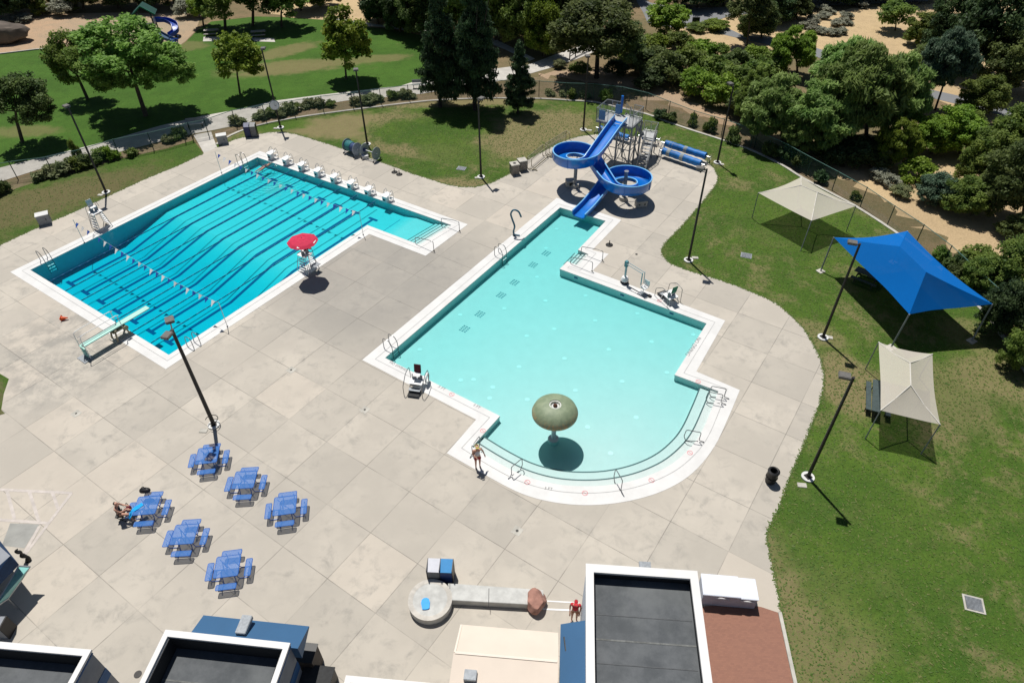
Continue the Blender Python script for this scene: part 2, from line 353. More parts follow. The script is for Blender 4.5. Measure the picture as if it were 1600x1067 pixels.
# deck outline
deck_a = [(-260, 520), (-120, 442), (0, 383), (60, 355), (123, 328), (168, 307), (231, 278), (276, 260), (318, 240), (338, 231), (352, 224), (367, 218), (388, 212.6), (420, 207), (440, 206), (463, 210), (490, 218), (531, 231), (570, 244), (610, 258.5), (640, 270), (670, 279.5), (697, 288), (720, 292), (742, 292.5), (767, 286), (794, 273), (816, 254), (840, 241), (881, 220), (905, 213), (931, 210), (960, 210), (1000, 214), (1040, 222), (1080, 237), (1105, 252), (1117, 264), (1122, 277), (1121, 285), (1115, 294), (1096.6, 317.7), (1062.5, 357), (1041, 378), (1034.5, 388), (1034.5, 398), (1046.7, 411.5), (1075.6, 422.7), (1128, 438.5), (1154, 447.7), (1188.5, 462), (1211.5, 472.6), (1232.5, 489.5), (1256.5, 513.6), (1272, 539.5), (1283, 562), (1287.6, 585), (1286.5, 608), (1279.7, 633), (1258.7, 688), (1235, 743), (1219, 787), (1206, 815), (1199.4, 829), (1198.4, 841), (1201, 858), (1213, 913), (1221, 955), (1245, 1067), (1290, 1290), (900, 1500), (300, 1500), (-250, 1400), (-500, 900)]
deck_loop = px(deck_a)
def rough(L, amp=1.2, seed=1, k=7):
    rs = random.Random(seed); q = catmull(px(L), k, closed=True); return [p+Vector((rs.gauss(0, amp*.4), rs.gauss(0, amp*.4), 0)) for p in q]
def uvrect(u0, u1, v0, v1): return [P(u0, v0), P(u1, v0), P(u1, v1), P(u0, v1)]
BIG = [Vector((-420, -120)), Vector((420, -120)), Vector((420, 420)), Vector((-420, 420))]
sheet('ground', [BIG, p1_out, p2_out], -.03, m_ground)
def shrink(loop, d):                               # moves an outline towards its inside by d
    n = len(loop); A = sum(loop[i].x*loop[(i+1) % n].y-loop[(i+1) % n].x*loop[i].y for i in range(n)); s = 1 if A > 0 else -1; out = []
    for i in range(n):
        a, b, c = loop[i-1], loop[i], loop[(i+1) % n]; e1 = (b-a).normalized(); e2 = (c-b).normalized()
        n1 = Vector((-e1.y, e1.x, 0))*s; n2 = Vector((-e2.y, e2.x, 0))*s; m = (n1+n2); m = m/max(.35, m.dot(n1)) if m.length > .01 else n1
        out.append(b+m*d)
    return out
sheet('pool_deck', [deck_loop, shrink(p1_out, .06), shrink(p2_out, .06)], 0, m_deck, down=.06)
# lawns
G1, G2, DRY = (.036, .096, .012), (.076, .142, .018), (.33, .25, .142)
def pt(x, y, rx, ry, rot=0, amt=1):
    q = W(x, y); return (q.x, q.y, rx, ry, math.radians(rot), amt)
curb_a = [(338, 226), (360, 212), (400, 197), (458, 185), (531, 174.5), (636, 161.4), (690, 156.5), (760, 154), (844, 154.5), (895, 157.5), (931, 160), (965, 168), (1010, 178.5), (1062, 197.5), (1141, 223), (1180, 237.5), (1220, 257), (1253.5, 278), (1300, 303), (1337.5, 323), (1395, 360), (1440, 394), (1490, 440), (1526.5, 476.5), (1547.5, 499), (1566, 525), (1581.6, 543), (1605, 585), (1680, 700), (1780, 900)]
m_lawnb = mat_grass('lawn_pool', G1, G2, DRY, [pt(560, 196, 8.5, 3.2, 8), pt(640, 228, 7, 2.3, -25), pt(690, 290, 5, 1.5, 0), pt(790, 215, 5, 5.5, 60), pt(845, 200, 7, 4.5, 20), pt(700, 160, 12, 1.4, 2),
    pt(645, 205, 5.2, 3.4, 0, -1), pt(705, 235, 5, 3, -30, -.8), pt(705, 200, 5, 3.5, 0, -1), pt(430, 195, 4, 1.5, 0, -1), pt(1085, 250, 3, 2, -20, .6), pt(1330, 600, 2.3, 3.2, 0, 1), pt(1315, 575, 1.6, 1.8, 0, .9), pt(1250, 930, 2.3, 3, 80, .85), pt(1295, 1010, 3.2, 2.0, 20, .7), pt(1220, 880, .9, 2.2, 10, 1),
    pt(1345, 325, 3.2, 1.5, -35, .7), pt(1570, 590, 4, 2.5, 0, .8), pt(1480, 620, 2.6, 3.5, 0, .55), pt(1280, 520, 2.2, 1.2, -40, .7), pt(1535, 530, 3, 2, -40, .6), pt(1240, 345, 7, 6, 0, -.7), pt(1340, 840, 5, 6, 0, -.8)], .8, 1, .475)
m_lawna = mat_grass('lawn_strip', G1, (.06, .115, .018), (.19, .14, .08), [pt(70, 310, 9, 2.6, 25, 1), pt(150, 285, 6, 2, 25, .8), pt(0, 330, 8, 4, 20, .9), pt(270, 235, 4, 1.5, 25, -1)], .6, 2, .48)
m_park = mat_grass('lawn_park', (.032, .10, .012), (.055, .145, .018), (.30, .235, .12), [pt(430, 108, 10, 2.2, 12, .9), pt(480, 100, 8, 1.8, 5, .8), pt(445, 80, 5, 2, 40, .8), pt(585, 92, 5, 1.5, 10, .7), pt(290, 72, 3, 2, 0, .6), pt(40, 205, 4, 1.5, 0, .6), pt(190, 130, 14, 8, 0, -1)], .5, 4, .6)
lawn_b = [p for p in deck_a[9:-5]]
sheet('lawn', [px(lawn_b + [(1400, 1300), (1900, 1300)] + curb_a[::-1])], -.012, m_lawnb)
sheet('lawn', [px([(-260, 520)] + deck_a[1:9] + [(302, 219), (262, 232), (226, 240), (188, 248), (105, 274), (60, 283), (-80, 330), (-300, 420)])], -.012, m_lawna)
walk_up = [(-160, 307), (-80, 285), (0, 262), (60, 247), (147, 226), (200, 211), (252, 196), (317, 181), (368, 172), (426, 158), (505, 148), (584, 139), (626, 134.5), (646, 128), (690, 120), (760, 109), (826, 101), (850, 92), (897, 75), (940, 60)]
walk_dn = [(-160, 335), (-80, 310), (0, 284), (60, 265), (110, 251), (184, 238), (252, 221), (302, 209), (330, 204), (384, 193), (420, 180), (473.5, 168), (557.5, 155), (605, 152), (657, 147), (720, 137), (790, 125), (826, 116), (868, 104), (905, 91), (955, 70)]
sheet('park_lawn', [px([(-160, 305)] + walk_up[1:15] + [(700, 100), (690, 62), (641, 52), (610, 46), (568, 42), (510, 31.5), (440, 27), (400, 26), (330, 34), (308, 48), (290, 66), (276, 76), (200, 74), (120, 76), (58, 77), (0, 84), (-140, 92)])], -.014, m_park)
sheet('footpath', [px(walk_up + walk_dn[::-1])], -.008, m_path)
sheet('footpath', [px([(302, 211), (330, 206), (333, 215), (340, 232), (319, 240.5), (311, 226)])], -.004, m_path)
sheet('footpath', [px([(760, 66), (790, 78), (826, 96), (836, 92), (800, 74), (770, 60)])], -.006, m_path)
sheet('footpath', [px([(735, 60), (700, 52), (641, 50), (610, 44), (568, 40), (520, 30), (518, 27), (570, 36), (612, 41), (645, 47), (704, 48)])], -.006, m_path)
sheet('planting_bed', [px([(-100, 318), (60, 268), (110, 254), (184, 240), (252, 223), (300, 212), (300, 220), (226, 240), (105, 274), (-60, 330)])], -.018, m_mulch)
sheet('planting_bed', [px([(330, 207), (384, 195), (420, 182), (473, 170), (557, 157), (605, 154), (657, 149), (740, 137), (842, 120), (900, 128), (980, 145), (1060, 172), (1150, 207), (1220, 240), (1300, 285), (1380, 335), (1470, 405), (1540, 470), (1600, 560), (1605, 585)] + curb_a[::-1][2:])], -.02, m_mulch)
sheet('playground_ground', [px([(-140, 90), (0, 83), (58, 76), (120, 75), (200, 73), (276, 75), (290, 64), (306, 48), (312, 30), (290, 22), (180, 20), (60, 22), (0, 20), (-140, 25)])], -.02, m_tan)
sheet('dry_hillside', [rough([(1010, 62), (1060, 44), (1120, 30), (1190, 22), (1260, 20), (1400, 10), (1560, 5), (1700, 60), (1650, 200), (1540, 190), (1400, 130), (1250, 85), (1130, 95), (1060, 80)])], -.022, m_straw)
sheet('dry_hillside', [rough([(1480, 190), (1560, 205), (1640, 260), (1640, 480), (1560, 430), (1480, 380), (1420, 335), (1340, 290), (1290, 260), (1360, 250), (1430, 240)])], -.024, m_straw)
sheet('dry_hillside', [rough([(840, 118), (900, 108), (990, 120), (1060, 150), (1150, 190), (1230, 215), (1280, 240), (1290, 262), (1220, 236), (1150, 205), (1060, 170), (980, 143), (900, 127)])], -.014, mat_dirt('dry_trail', (.44, .31, .2), (.38, .28, .19), (.3, .22, .15), 12))
sheet('dry_hillside', [rough([(430, 26), (640, 38), (660, -20), (430, -20)])], -.024, m_straw)
road_up = [(985, -12), (1015, -6), (1055, 13), (1110, 14), (1165, 11), (1200, 2), (1260, -5), (1420, -6)]
road_dn = [(1420, 2), (1300, 8), (1215, 17), (1160, 26), (1138, 34), (1128, 38), (1135, 46), (1180, 64), (1230, 74), (1285, 88), (1340, 110), (1430, 145), (1512, 165), (1640, 200), (1640, 188), (1512, 152), (1440, 135), (1360, 104), (1290, 78), (1235, 60), (1175, 45), (1160, 36), (1180, 26), (1290, 16), (1420, 10)]
sheet('road', [px([(985, -14), (1015, 4), (1055, 13), (1110, 12), (1165, 10.5), (1200, 1), (1300, -8), (1450, -12), (1450, 2), (1300, 9), (1215, 17.5), (1160, 23), (1135, 27), (1120, 33), (1115, 42), (1060, 44), (1030, 40), (1012, 36), (1005, 20)])], -.01, m_asph)
sheet('road', [px([(1095, 38), (1120, 33), (1125, 39), (1160, 55), (1235, 62), (1290, 80), (1360, 107), (1440, 137), (1512, 153), (1660, 190), (1660, 204), (1512, 167), (1430, 147), (1340, 113), (1285, 92), (1230, 76), (1180, 66), (1120, 52)])], -.006, m_asph)
sheet('brown_paving', [px([(1040, 950), (1097, 947), (1130, 944), (1160, 942.5), (1190, 948), (1217, 957), (1240, 1067), (1280, 1260), (1040, 1260)])], .005, None)
me = bpy.data.objects['brown_paving'].data
def mat_brownpave():
    t = NT('brown_paving'); p = t.coord(); v = t.scalev(p, (1, 1, 1)); br = t.n('ShaderNodeTexBrick'); t.l(v, br.inputs['Vector']); br.inputs['Scale'].default_value = 3.2; br.inputs['Mortar Size'].default_value = .01; br.inputs['Color1'].default_value = (.27, .13, .09, 1); br.inputs['Color2'].default_value = (.225, .108, .078, 1); br.inputs['Mortar'].default_value = (.2, .1, .07, 1)
    f = t.noise(p, .7, 6, .7); b = t.mix(t.math('MULTIPLY', f, .5), br.outputs['Color'], (.30, .15, .10)); t.l(b, t.b.inputs['Base Color']); t.b.inputs['Roughness'].default_value = .9; t.bump(t.noise(p, 20, 3), .3); return t.m
me.materials.append(mat_brownpave())
def strip(name, pts, wd, z0, z1, mat, kind='structure'):
    mb = MB(); pts = [Vector((p[0], p[1], 0)) for p in pts]; L = []; Rr = []
    for i, p in enumerate(pts):
        a = pts[max(0, i-1)]; b = pts[min(len(pts)-1, i+1)]; d = (b-a).normalized(); n = Vector((-d.y, d.x, 0))*wd/2
        L.append(p+n); Rr.append(p-n)
    for i in range(len(pts)-1):
        q = [L[i], Rr[i], Rr[i+1], L[i+1]]
        mb.add([(v.x, v.y, z1) for v in q]+[(v.x, v.y, z0) for v in q], [(0, 1, 2, 3), (0, 3, 7, 4), (1, 5, 6, 2)])
    mb.add([(v.x, v.y, z) for v in (L[0], Rr[0]) for z in (z0, z1)], [(0, 1, 3, 2)]); mb.add([(v.x, v.y, z) for v in (L[-1], Rr[-1]) for z in (z0, z1)], [(0, 1, 3, 2)])
    o = mb.build(name, mat); o['kind'] = kind; return o
strip('lawn_kerb', catmull(px(curb_a), 3), .28, -.05, .05, m_curb)
strip('lawn_kerb', px([(1218, 957), (1242, 1067), (1283, 1260)]), .16, -.05, .09, m_curb)
# old painted lines on the deck
m_pline = M('faded_line_paint', (.53, .48, .44), .8, scale=3, var=.2)
gp = MB()
gz_ = [.006]
def gline(a, b, wd): 
    gz_[0] += .0012
    a = W2(a, 0); b = W2(b, 0); d = (b-a).normalized(); n = Vector((-d.y, d.x, 0))*wd/2
    gp.quad(*[(v.x, v.y, gz_[0]) for v in (a+n, a-n, b-n, b+n)])
for a, b in [((-60, 762), (112, 770)), ((-40, 809), (74, 817)), ((112, 770), (36, 870)), ((11, 766), (23, 811)), ((46, 768), (61, 815)), ((82, 769), (91, 795)), ((62, 822), (38, 864))]: gline(a, b, .17)
o = gp.build('ground_marking', m_pline); o['kind'] = 'structure'
gp = MB(); gline((852, 938.6), (905, 941.5), .06); gline((841, 951), (903, 953.5), .08)
o = gp.build('ground_marking', m_white); o['kind'] = 'structure'
sheet('deck_patch', [px([(16, 817), (62, 819), (38, 856), (3, 852)])], .004, M('grey_patch', (.31, .31, .29), .85, scale=1.5, var=.2))
sheet('planting_bed', [px([(-60, 560), (-10, 578), (14, 592), (6, 615), (2, 640), (8, 646), (-40, 660), (-120, 610)])], .006, mat_grass('bed_grass', G1, G2, (.2, .15, .1), [], .8, 7, .42))

# ------------------------------------------------------------------ swimming pools
def basin(root, outline, depth, cutsU=(), cutsV=(), grid=0):
    bm = bmesh.new(); bm.faces.new([bm.verts.new((p.x, p.y, 0)) for p in outline])
    for u in cutsU:
        q = P(u, 0); bmesh.ops.bisect_plane(bm, geom=bm.verts[:]+bm.edges[:]+bm.faces[:], plane_co=q, plane_no=(CU, SU, 0))
    for v in cutsV:
        q = P(0, v); bmesh.ops.bisect_plane(bm, geom=bm.verts[:]+bm.edges[:]+bm.faces[:], plane_co=q, plane_no=(-SU, CU, 0))
    be = [e for e in bm.edges if e.is_boundary]
    r = bmesh.ops.extrude_edge_only(bm, edges=be); top = {g for g in r['geom'] if isinstance(g, bmesh.types.BMVert)}
    for v in bm.verts: v.co.z = 0.0 if v in top else depth(*toUV(v.co))
    bmesh.ops.triangulate(bm, faces=[f for f in bm.faces if len(f.verts) > 4])
    bmesh.ops.recalc_face_normals(bm, faces=bm.faces); me = bpy.data.meshes.new('basin'); bm.to_mesh(me); bm.free()
    return link('basin', me, m_basin, root)
def sm(x, a, b): t = min(1, max(0, (x-a)/(b-a))); return t*t*(3-2*t)
def dep1(u, v):
    if v > 37.4: return -1.68 + .95*min(1, max(0, (u-22.3)/4.7))
    if v > 36.0: return -.73 + .25*(37.4-v)/1.4
    return -.48
def dep2(u, v):
    t = min(1, max(0, (40-u)/16)); s = min(1, max(0, (24-v)/14))
    return -.68 + .30*t*s + .06*t
pool1 = thing('swimming_pool', (0, 0, 0), 0, 'deep blue lap pool with eight lanes, starting blocks and a small step bay', 'swimming pool')
basin(pool1, p1_in, dep1, [16+k for k in range(0, 22)]+[22.3, 22.301+4.7], [36.0, 37.4])
pool2 = thing('swimming_pool', (0, 0, 0), 0, 'pale turquoise leisure pool with a curved shallow end and mushroom fountain', 'swimming pool')
basin(pool2, p2_in, dep2, [24+2*k for k in range(0, 12)], [8+2*k for k in range(0, 9)])
def coping(root, out, inn):
    me = fill([out, inn]); bm = bmesh.new(); bm.from_mesh(me)
    r = bmesh.ops.extrude_edge_only(bm, edges=[e for e in bm.edges if e.is_boundary])
    for g in r['geom']:
        if isinstance(g, bmesh.types.BMVert): g.co.z -= .13
    bm.to_mesh(me); bm.free(); return link('coping', me, m_cop, root, loc=(0, 0, .014))
c1 = coping(pool1, p1_out, shrink(p1_in, .02)); c2 = coping(pool2, p2_out, shrink(p2_in, .02))
m_gut = M('gutter_grey', (.42, .42, .41), .8, scale=3, var=.2)
def gutter(root, loop, d, wd=.05, z=.022):
    a = shrink(loop, -d); b = shrink(loop, -d-wd); mb = MB(); n = len(loop)
    for i in range(n):
        j = (i+1) % n; mb.quad(*[(q.x, q.y, z) for q in (a[i], a[j], b[j], b[i])])
    return mb.build('gutter_line', m_gut, root)
gutter(pool1, p1_in, .38, .035); gutter(pool2, p2_in, .42, .035)
def waterbody(name, outline, depth, k, cutsU, cutsV):
    bm = bmesh.new(); ol = shrink(outline, -.04); bm.faces.new([bm.verts.new((p.x, p.y, 0)) for p in ol])
    for u in cutsU: bmesh.ops.bisect_plane(bm, geom=bm.verts[:]+bm.edges[:]+bm.faces[:], plane_co=P(u, 0), plane_no=(CU, SU, 0))
    for v in cutsV: bmesh.ops.bisect_plane(bm, geom=bm.verts[:]+bm.edges[:]+bm.faces[:], plane_co=P(0, v), plane_no=(-SU, CU, 0))
    r = bmesh.ops.duplicate(bm, geom=bm.verts[:]+bm.edges[:]+bm.faces[:]); new = [g for g in r['geom'] if isinstance(g, bmesh.types.BMVert)]; news = set(new)
    be = [e for e in bm.edges if e.is_boundary]
    for v in bm.verts: v.co.z = depth(*toUV(v.co))-.05 if v in news else -.06
    bmesh.ops.bridge_loops(bm, edges=be)
    bmesh.ops.triangulate(bm, faces=bm.faces[:]); bmesh.ops.recalc_face_normals(bm, faces=bm.faces)
    me = bpy.data.meshes.new(name); bm.to_mesh(me); bm.free(); o = link(name, me, mat_water(name, k)); o['kind'] = 'structure'; return o
waterbody('water', p1_in, lambda u, v: -1.8, (1.5, .105, .04), [], [])
waterbody('water', p2_in, lambda u, v: -.8, (.70, .065, .055), [], [])
# bottom lane lines, with a T at each end, laid on the floor profile
LC = [39.4+2.125*k for k in range(8)]
def ribbon(u0, u1, v, wd, off=.006):
    mb = MB(); us = sorted([u0, 22.3, 27.0, u1]+[u for u in range(int(u0)+1, int(u1)+1) if u < u1 and u != 27])
    for a, b in zip(us, us[1:]):
        za, zb = dep1(a, 45)+off, dep1(b, 45)+off
        mb.quad(P(a, v-wd/2, za), P(b, v-wd/2, zb), P(b, v+wd/2, zb), P(a, v+wd/2, za))
    return mb
for v in LC:
    mb = ribbon(16.75, 36.35, v, .27)
    for uu in (16.75, 36.35):
        z = dep1(uu, 45)+.008; mb.quad(P(uu-.14, v-.5, z), P(uu+.14, v-.5, z), P(uu+.14, v+.5, z), P(uu-.14, v+.5, z))
    mb.build('lane_line', m_line, pool1)
mb = MB(); mb.quad(P(34.9, 37.25, -.715), P(37.6, 37.25, -.715), P(37.6, 37.37, -.716), P(34.9, 37.37, -.716)); mb.build('depth_break_line', m_line, pool1)
# steps of the lap pool's shallow bay and of the leisure pool's side entry
def steps(root, a, b, n, run, rise, z0, din):
    """a-b top edge of the flight, din = inward direction"""
    for i in range(n):
        zt = z0-rise*i; s0 = din*run*i; s1 = din*run*(i+1); mb = MB(); q = [a+s0, b+s0, b+s1, a+s1]
        mb.prism([(v.x, v.y) for v in q], zt-rise-.3, zt); mb.build('step', m_basin, root)
        e = MB(); q = [a+din*(run*(i+1)-.075), b+din*(run*(i+1)-.075), b+din*(run*(i+1)+.004), a+din*(run*(i+1)+.004)]
        e.prism([(v.x, v.y) for v in q], zt-.05, zt+.006); e.build('step_edge', m_stepe, root)
a, b = p1_in[4].copy(), p1_in[3].copy(); d = P(0, 1).normalized(); steps(pool1, a+P(.02, .03), b+P(-.02, .03), 4, .42, .085, -.10, d)
a, b = step2[2].copy(), step2[1].copy(); d = (step2[0]-step2[1]).normalized(); steps(pool2, a, b, 4, .34, .12, -.09, d)
e_ = W(1104.6, 505.5)-W(875, 420.3); dep_a = math.atan2(e_.y, e_.x); dep_n = Vector((-e_.y, e_.x, 0)).normalized()*.012
for k_ in (.12, .45, .78):
    q = p2_in[8].lerp(p2_in[9], k_) if False else W(875, 420.3).lerp(W(1104.6, 505.5), k_); MB().box((q.x-dep_n.x, q.y-dep_n.y, -.27), (.30, .02, .13), rz=dep_a).build('depth_tile', m_line, pool2)
# curved steps: two rings following the shallow end
def ring_steps():
    n = len(ci); o1 = [ci[i] for i in range(n)]
    def off(d): 
        out = []
        for i, p in enumerate(o1):
            a = o1[max(0, i-1)]; b = o1[min(n-1, i+1)]; t = (b-a).normalized(); nn = Vector((t.y, -t.x, 0))
            if (W(900, 650)-p).dot(nn) < 0: nn = -nn
            out.append(p+nn*d)
        return out
    prev = off(-.03)
    for k, (d, z) in enumerate(((.58, -.13), (1.22, -.24))):
        cur = off(d); mb = MB()
        for i in range(n-1):
            q = [prev[i], prev[i+1], cur[i+1], cur[i]]; mb.add([(v.x, v.y, z) for v in q]+[(cur[i].x, cur[i].y, -.8), (cur[i+1].x, cur[i+1].y, -.8)], [(0, 1, 2, 3), (3, 2, 5, 4)])
        mb.build('curved_step', m_basin, pool2)
        e = MB(); c2_ = off(d-.085)
        for i in range(n-1): e.add([(v.x, v.y, z+.006) for v in (c2_[i], c2_[i+1])]+[(v.x, v.y, z+.006) for v in (cur[i+1], cur[i])], [(0, 1, 2, 3)])
        e.build('step_edge', m_stepe, pool2); prev = cur
ring_steps()
# white inlets and tile grids on the leisure pool's floor
def onfloor(x, y, depth):
    z = -.5
    for _ in range(6): q = W(x, y, z); z = depth(*toUV(q))
    return W(x, y, z)
m_inlet = M('inlet_white', (.64, .68, .67), .5, scale=6, var=.05)
for x, y in [(870, 358), (853, 388), (839, 433), (788, 482), (719, 492), (656, 546), (720, 594), (740, 593), (770, 605), (852, 470), (915, 462), (930, 501), (866, 514), (823, 525), (811, 573), (882, 560), (951, 546), (1018, 534), (1083, 523), (1042, 582), (972, 596), (899, 610), (994, 652), (918, 667), (824, 624), (954, 708), (765, 622), (996, 490)]:
    q = onfloor(x, y, dep2); MB().cyl(q+Vector((0, 0, .002)), .16, .012, 14).build('floor_inlet', m_inlet, pool2)
m_tilemark = M('tile_mark', (.05, .2, .24), .6, scale=8, var=.3)
for x, y in [(726, 514), (750, 491), (783, 461.5), (804, 441.5), (833, 414), (853.5, 396)]:
    q = onfloor(x, y, dep2); mb = MB(); uq, vq = toUV(q)
    for i in range(4):
        for j in range(3):
            c = P(uq-.27+i*.18, vq-.22+j*.22, q.z+.006); mb.quad(*[c+P(s*.05, t*.07) for s, t in ((-1, -1), (1, -1), (1, 1), (-1, 1))])
    mb.build('floor_tile_mark', m_tilemark, pool2)
m_sym = M('sign_red', (.66, .30, .31), .7, var=.1)
def nodive(x, y):
    q = W(x, y, .022); mb = MB(); n = 20
    for i in range(n):
        a, b = 2*math.pi*i/n, 2*math.pi*(i+1)/n
        mb.quad(*[(q.x+r*math.cos(g), q.y+r*math.sin(g), .022) for r, g in ((.13, a), (.13, b), (.17, b), (.17, a))])
    for g in (2.3,): 
        dx, dy = math.cos(g), math.sin(g); mb.quad(*[(q.x+s*dx*.13-t*dy*.018, q.y+s*dy*.13+t*dx*.018, .022) for s, t in ((-1, -1), (1, -1), (1, 1), (-1, 1))])
    mb.build('warning_symbol', m_sym, pool2)
for p in [(706, 616), (754.5, 672.5), (824, 753), (914, 770), (1018, 750), (1078, 707), (1091, 596), (1030, 470)]: nodive(*p)
m_txt = M('tile_letter', (.18, .19, .2), .7, var=.1)
def ftext(s, x, y, ang, size, root, mat=None):
    cu = bpy.data.curves.new('t', 'FONT'); cu.body = s; cu.size = size; cu.align_x = 'CENTER'; cu.align_y = 'CENTER'; cu.resolution_u = 2
    o = bpy.data.objects.new('t', cu); COL.objects.link(o); dg = bpy.context.evaluated_depsgraph_get(); me = bpy.data.meshes.new_from_object(o.evaluated_get(dg)); bpy.data.objects.remove(o)
    me.materials.clear(); q = W(x, y, .022); t = link('depth_marking', me, mat or m_txt, root, loc=q); t.rotation_euler = (0, 0, ang); return t
ftext('NO DIVING', 1083, 541, TH+math.pi, .42, pool2); ftext('3 FT', 690, 606, TH-math.pi/2, .3, pool2); ftext('3 FT', 857, 763, -.2, .25, pool2); ftext('NO DIVING', 622, 572, TH-math.pi/2, .28, pool2); ftext('3 FT', 745, 634.5, TH-math.pi/2, .28, pool2)
# dark tile depth plates on the pool walls
def wallmark(root, x, y):
    mb = MB(); q = W(x, y, -.25); mb.box(q, (.28, .03, .16), rz=TH-math.pi/2 if root is pool2 else TH); mb.build('depth_tile', m_line, root)

# ================================================================== LIGHT POLES
def light_pole(b, t, heads, label, lids=(), extra=None, sq=.1):
    B = W(*b); h = HG(b, t); r = thing('light_pole', B, 0, label, 'light pole', 'floodlight poles round the pools')
    MB().cyl((0, 0, -.02), .36, .10, 28).build('footing', m_offwhite, r)
    mb = MB(); mb.tube([(0, 0, .07), (0, 0, h)], sq, 8, r2=sq*.72); mb.box((0, 0, .1), (.34, .34, .05), rz=.4); mb.tube([(0, 0, h), (0, 0, h+.03)], sq*.8, 8); mb.build('pole', m_bronze, r, smooth=True)
    for hp in heads:
        q = W(hp[0], hp[1], h+.02)-B; d = Vector((q.x, q.y, 0)); L = d.length; ang = math.atan2(d.y, d.x)
        mb = MB(); mb.bar((0, 0, h-.06), (d.x, d.y, h-.03), .06, .06); mb.build('arm', m_bronze, r)
        mb = MB(); mb.box((d.x, d.y, h+.02), (.56, .46, .17), rz=ang)
        hd = mb.build('lamp_head', m_head, r, bevel=.03)
        c = Vector((d.x, d.y, h-.075)); MB().box(c, (.42, .34, .02), rz=ang).build('lens', m_offwhite, hd)
    for lp in lids:
        q = W(*lp)-B; MB().box((q.x, q.y, .015), (.5, .32, .06), rz=R.uniform(-.5, .2), ).build('utility_lid', m_curb, r, bevel=.02)
    return r, h
light_pole((166, 301), (103.5, 168), [(103.5, 166)], 'dark pole left of the lap pool, behind the plain white guard chair', [(157, 305)])
r, h = light_pole((438.5, 200), (411, 79), [(411, 76)], 'dark pole at the lap pool far corner carrying a round pace clock', [(431, 201)])
q = W(428.5, 161, 2.9)-r.location; zc = 2.55
def faceto(mb_fn, at, yaw, pitch): return None
cb = MB(); Mx = Euler((math.radians(80), 0, math.radians(12))).to_matrix()
def disc(mb, c, rad, th_, n=32, MM=Mx):
    c = Vector(c); ax = MM @ Vector((0, 0, 1)); mb.tube([c-ax*th_/2, c+ax*th_/2], rad, n); return mb
ck = disc(MB(), (0, -.2, zc), .5, .08).build('pace_clock', m_galv, r); disc(MB(), (0, -.25, zc), .44, .02).build('clock_face', m_white, ck)
hb = MB(); hb.bar((0, -.27, zc), (.05, -.27, zc+.36), .03, .01); hb.bar((0, -.27, zc), (.22, -.27, zc-.08), .04, .01); hb.build('clock_hand', m_black, ck)
light_pole((574, 226), (556, 111), [(556, 109)], 'dark pole rising behind the lane rope reels')
light_pole((751.7, 277), (751, 157), [(752, 154)], 'dark pole on the lawn between the two pools, in front of the pines', [(746, 278)])
light_pole((911.5, 203.4), (916.5, 90), [(918, 88)], 'dark pole on the lawn behind the upper loop of the water slide', [(921, 204)])
light_pole((1120.7, 254.6), (1140, 134), [(1141, 131)], 'dark pole beside the rolled blue pool covers', [(1127, 257)])
light_pole((1075.6, 407), (1105, 265), [(1094, 263)], 'dark pole on the narrow tip of lawn near the pool lift', [(1086, 403)])
light_pole((1285.5, 527.5), (1345, 382), [(1332, 379)], 'dark pole in front of the blue shade sail', [(1295, 527)])
light_pole((1262, 745.5), (1338, 592), [(1320, 587)], 'dark pole beside the beige shade sail nearest the camera', [(1253, 758)])
r, h = light_pole((334.5, 664), (269, 516), [(265, 500), (261, 524)], 'tall dark pole with twin lamp heads standing beside the blue picnic tables', [(318, 673)], sq=.125)
mb = MB(); mb.tube([(.36*math.cos(g), .36*math.sin(g), .52) for g in [math.radians(x) for x in range(-100, 200, 15)]], .025, 6); mb.bar((0, 0, .52), (.36, 0, .52), .03, .03); mb.build('hose_hook', m_bronze, r)

# ================================================================== FENCE
m_fpost = M('fence_green', (.03, .075, .06), .55, .2, .2, 8, .05); m_frail = M('fence_rail', (.10, .20, .17), .5, .3, .2, 6, .05)
def chain_mat():
    t = NT('chain_link'); t.b.inputs['Base Color'].default_value = (.03, .10, .075, 1); t.b.inputs['Roughness'].default_value = .5
    tr = t.n('ShaderNodeBsdfTransparent'); mx = t.n('ShaderNodeMixShader'); mx.inputs[0].default_value = .26
    t.l(tr.outputs[0], mx.inputs[1]); t.l(t.b.outputs[0], mx.inputs[2]); t.l(mx.outputs[0], t.out.inputs[0]); return t.m
m_chain = chain_mat()
def fence(pts, label, h=1.83, gate=False, per=3.0, straight_posts=False):
    P3 = px(pts); L = [P3[0]]
    if straight_posts: L = P3
    else:
        path = catmull(P3, 10); acc = 0
        for a, b in zip(path, path[1:]):
            acc += (b-a).length
            if acc >= per: L.append(b); acc = 0
        L.append(path[-1])
    r = thing('chain_link_fence', L[0], 0, label, 'fence'); o = L[0]; mesh = MB(); rail = MB()
    for a, b in zip(L, L[1:]):
        a = a-o; b = b-o; mesh.quad((a.x, a.y, .04), (b.x, b.y, .04), (b.x, b.y, h), (a.x, a.y, h))
    rail.tube([(p.x-o.x, p.y-o.y, h) for p in L], .03, 6)
    mesh.build('wire_mesh', m_chain, r); rail.build('top_rail', m_frail, r)
    for p in L: MB().tube([(p.x-o.x, p.y-o.y, -.02), (p.x-o.x, p.y-o.y, h+.05)], .04, 6).build('post', m_fpost, r)
    return r
fence([(-140, 345), (-60, 300), (60, 276), (105, 271), (187.7, 245.4), (226, 237.5), (262.5, 231), (302, 219)], 'green chain link fence between the left walkway and the lap pool lawn')
fence([(302, 219), (327, 214)], 'green chain link gate across the short path by the beige bin', straight_posts=True)
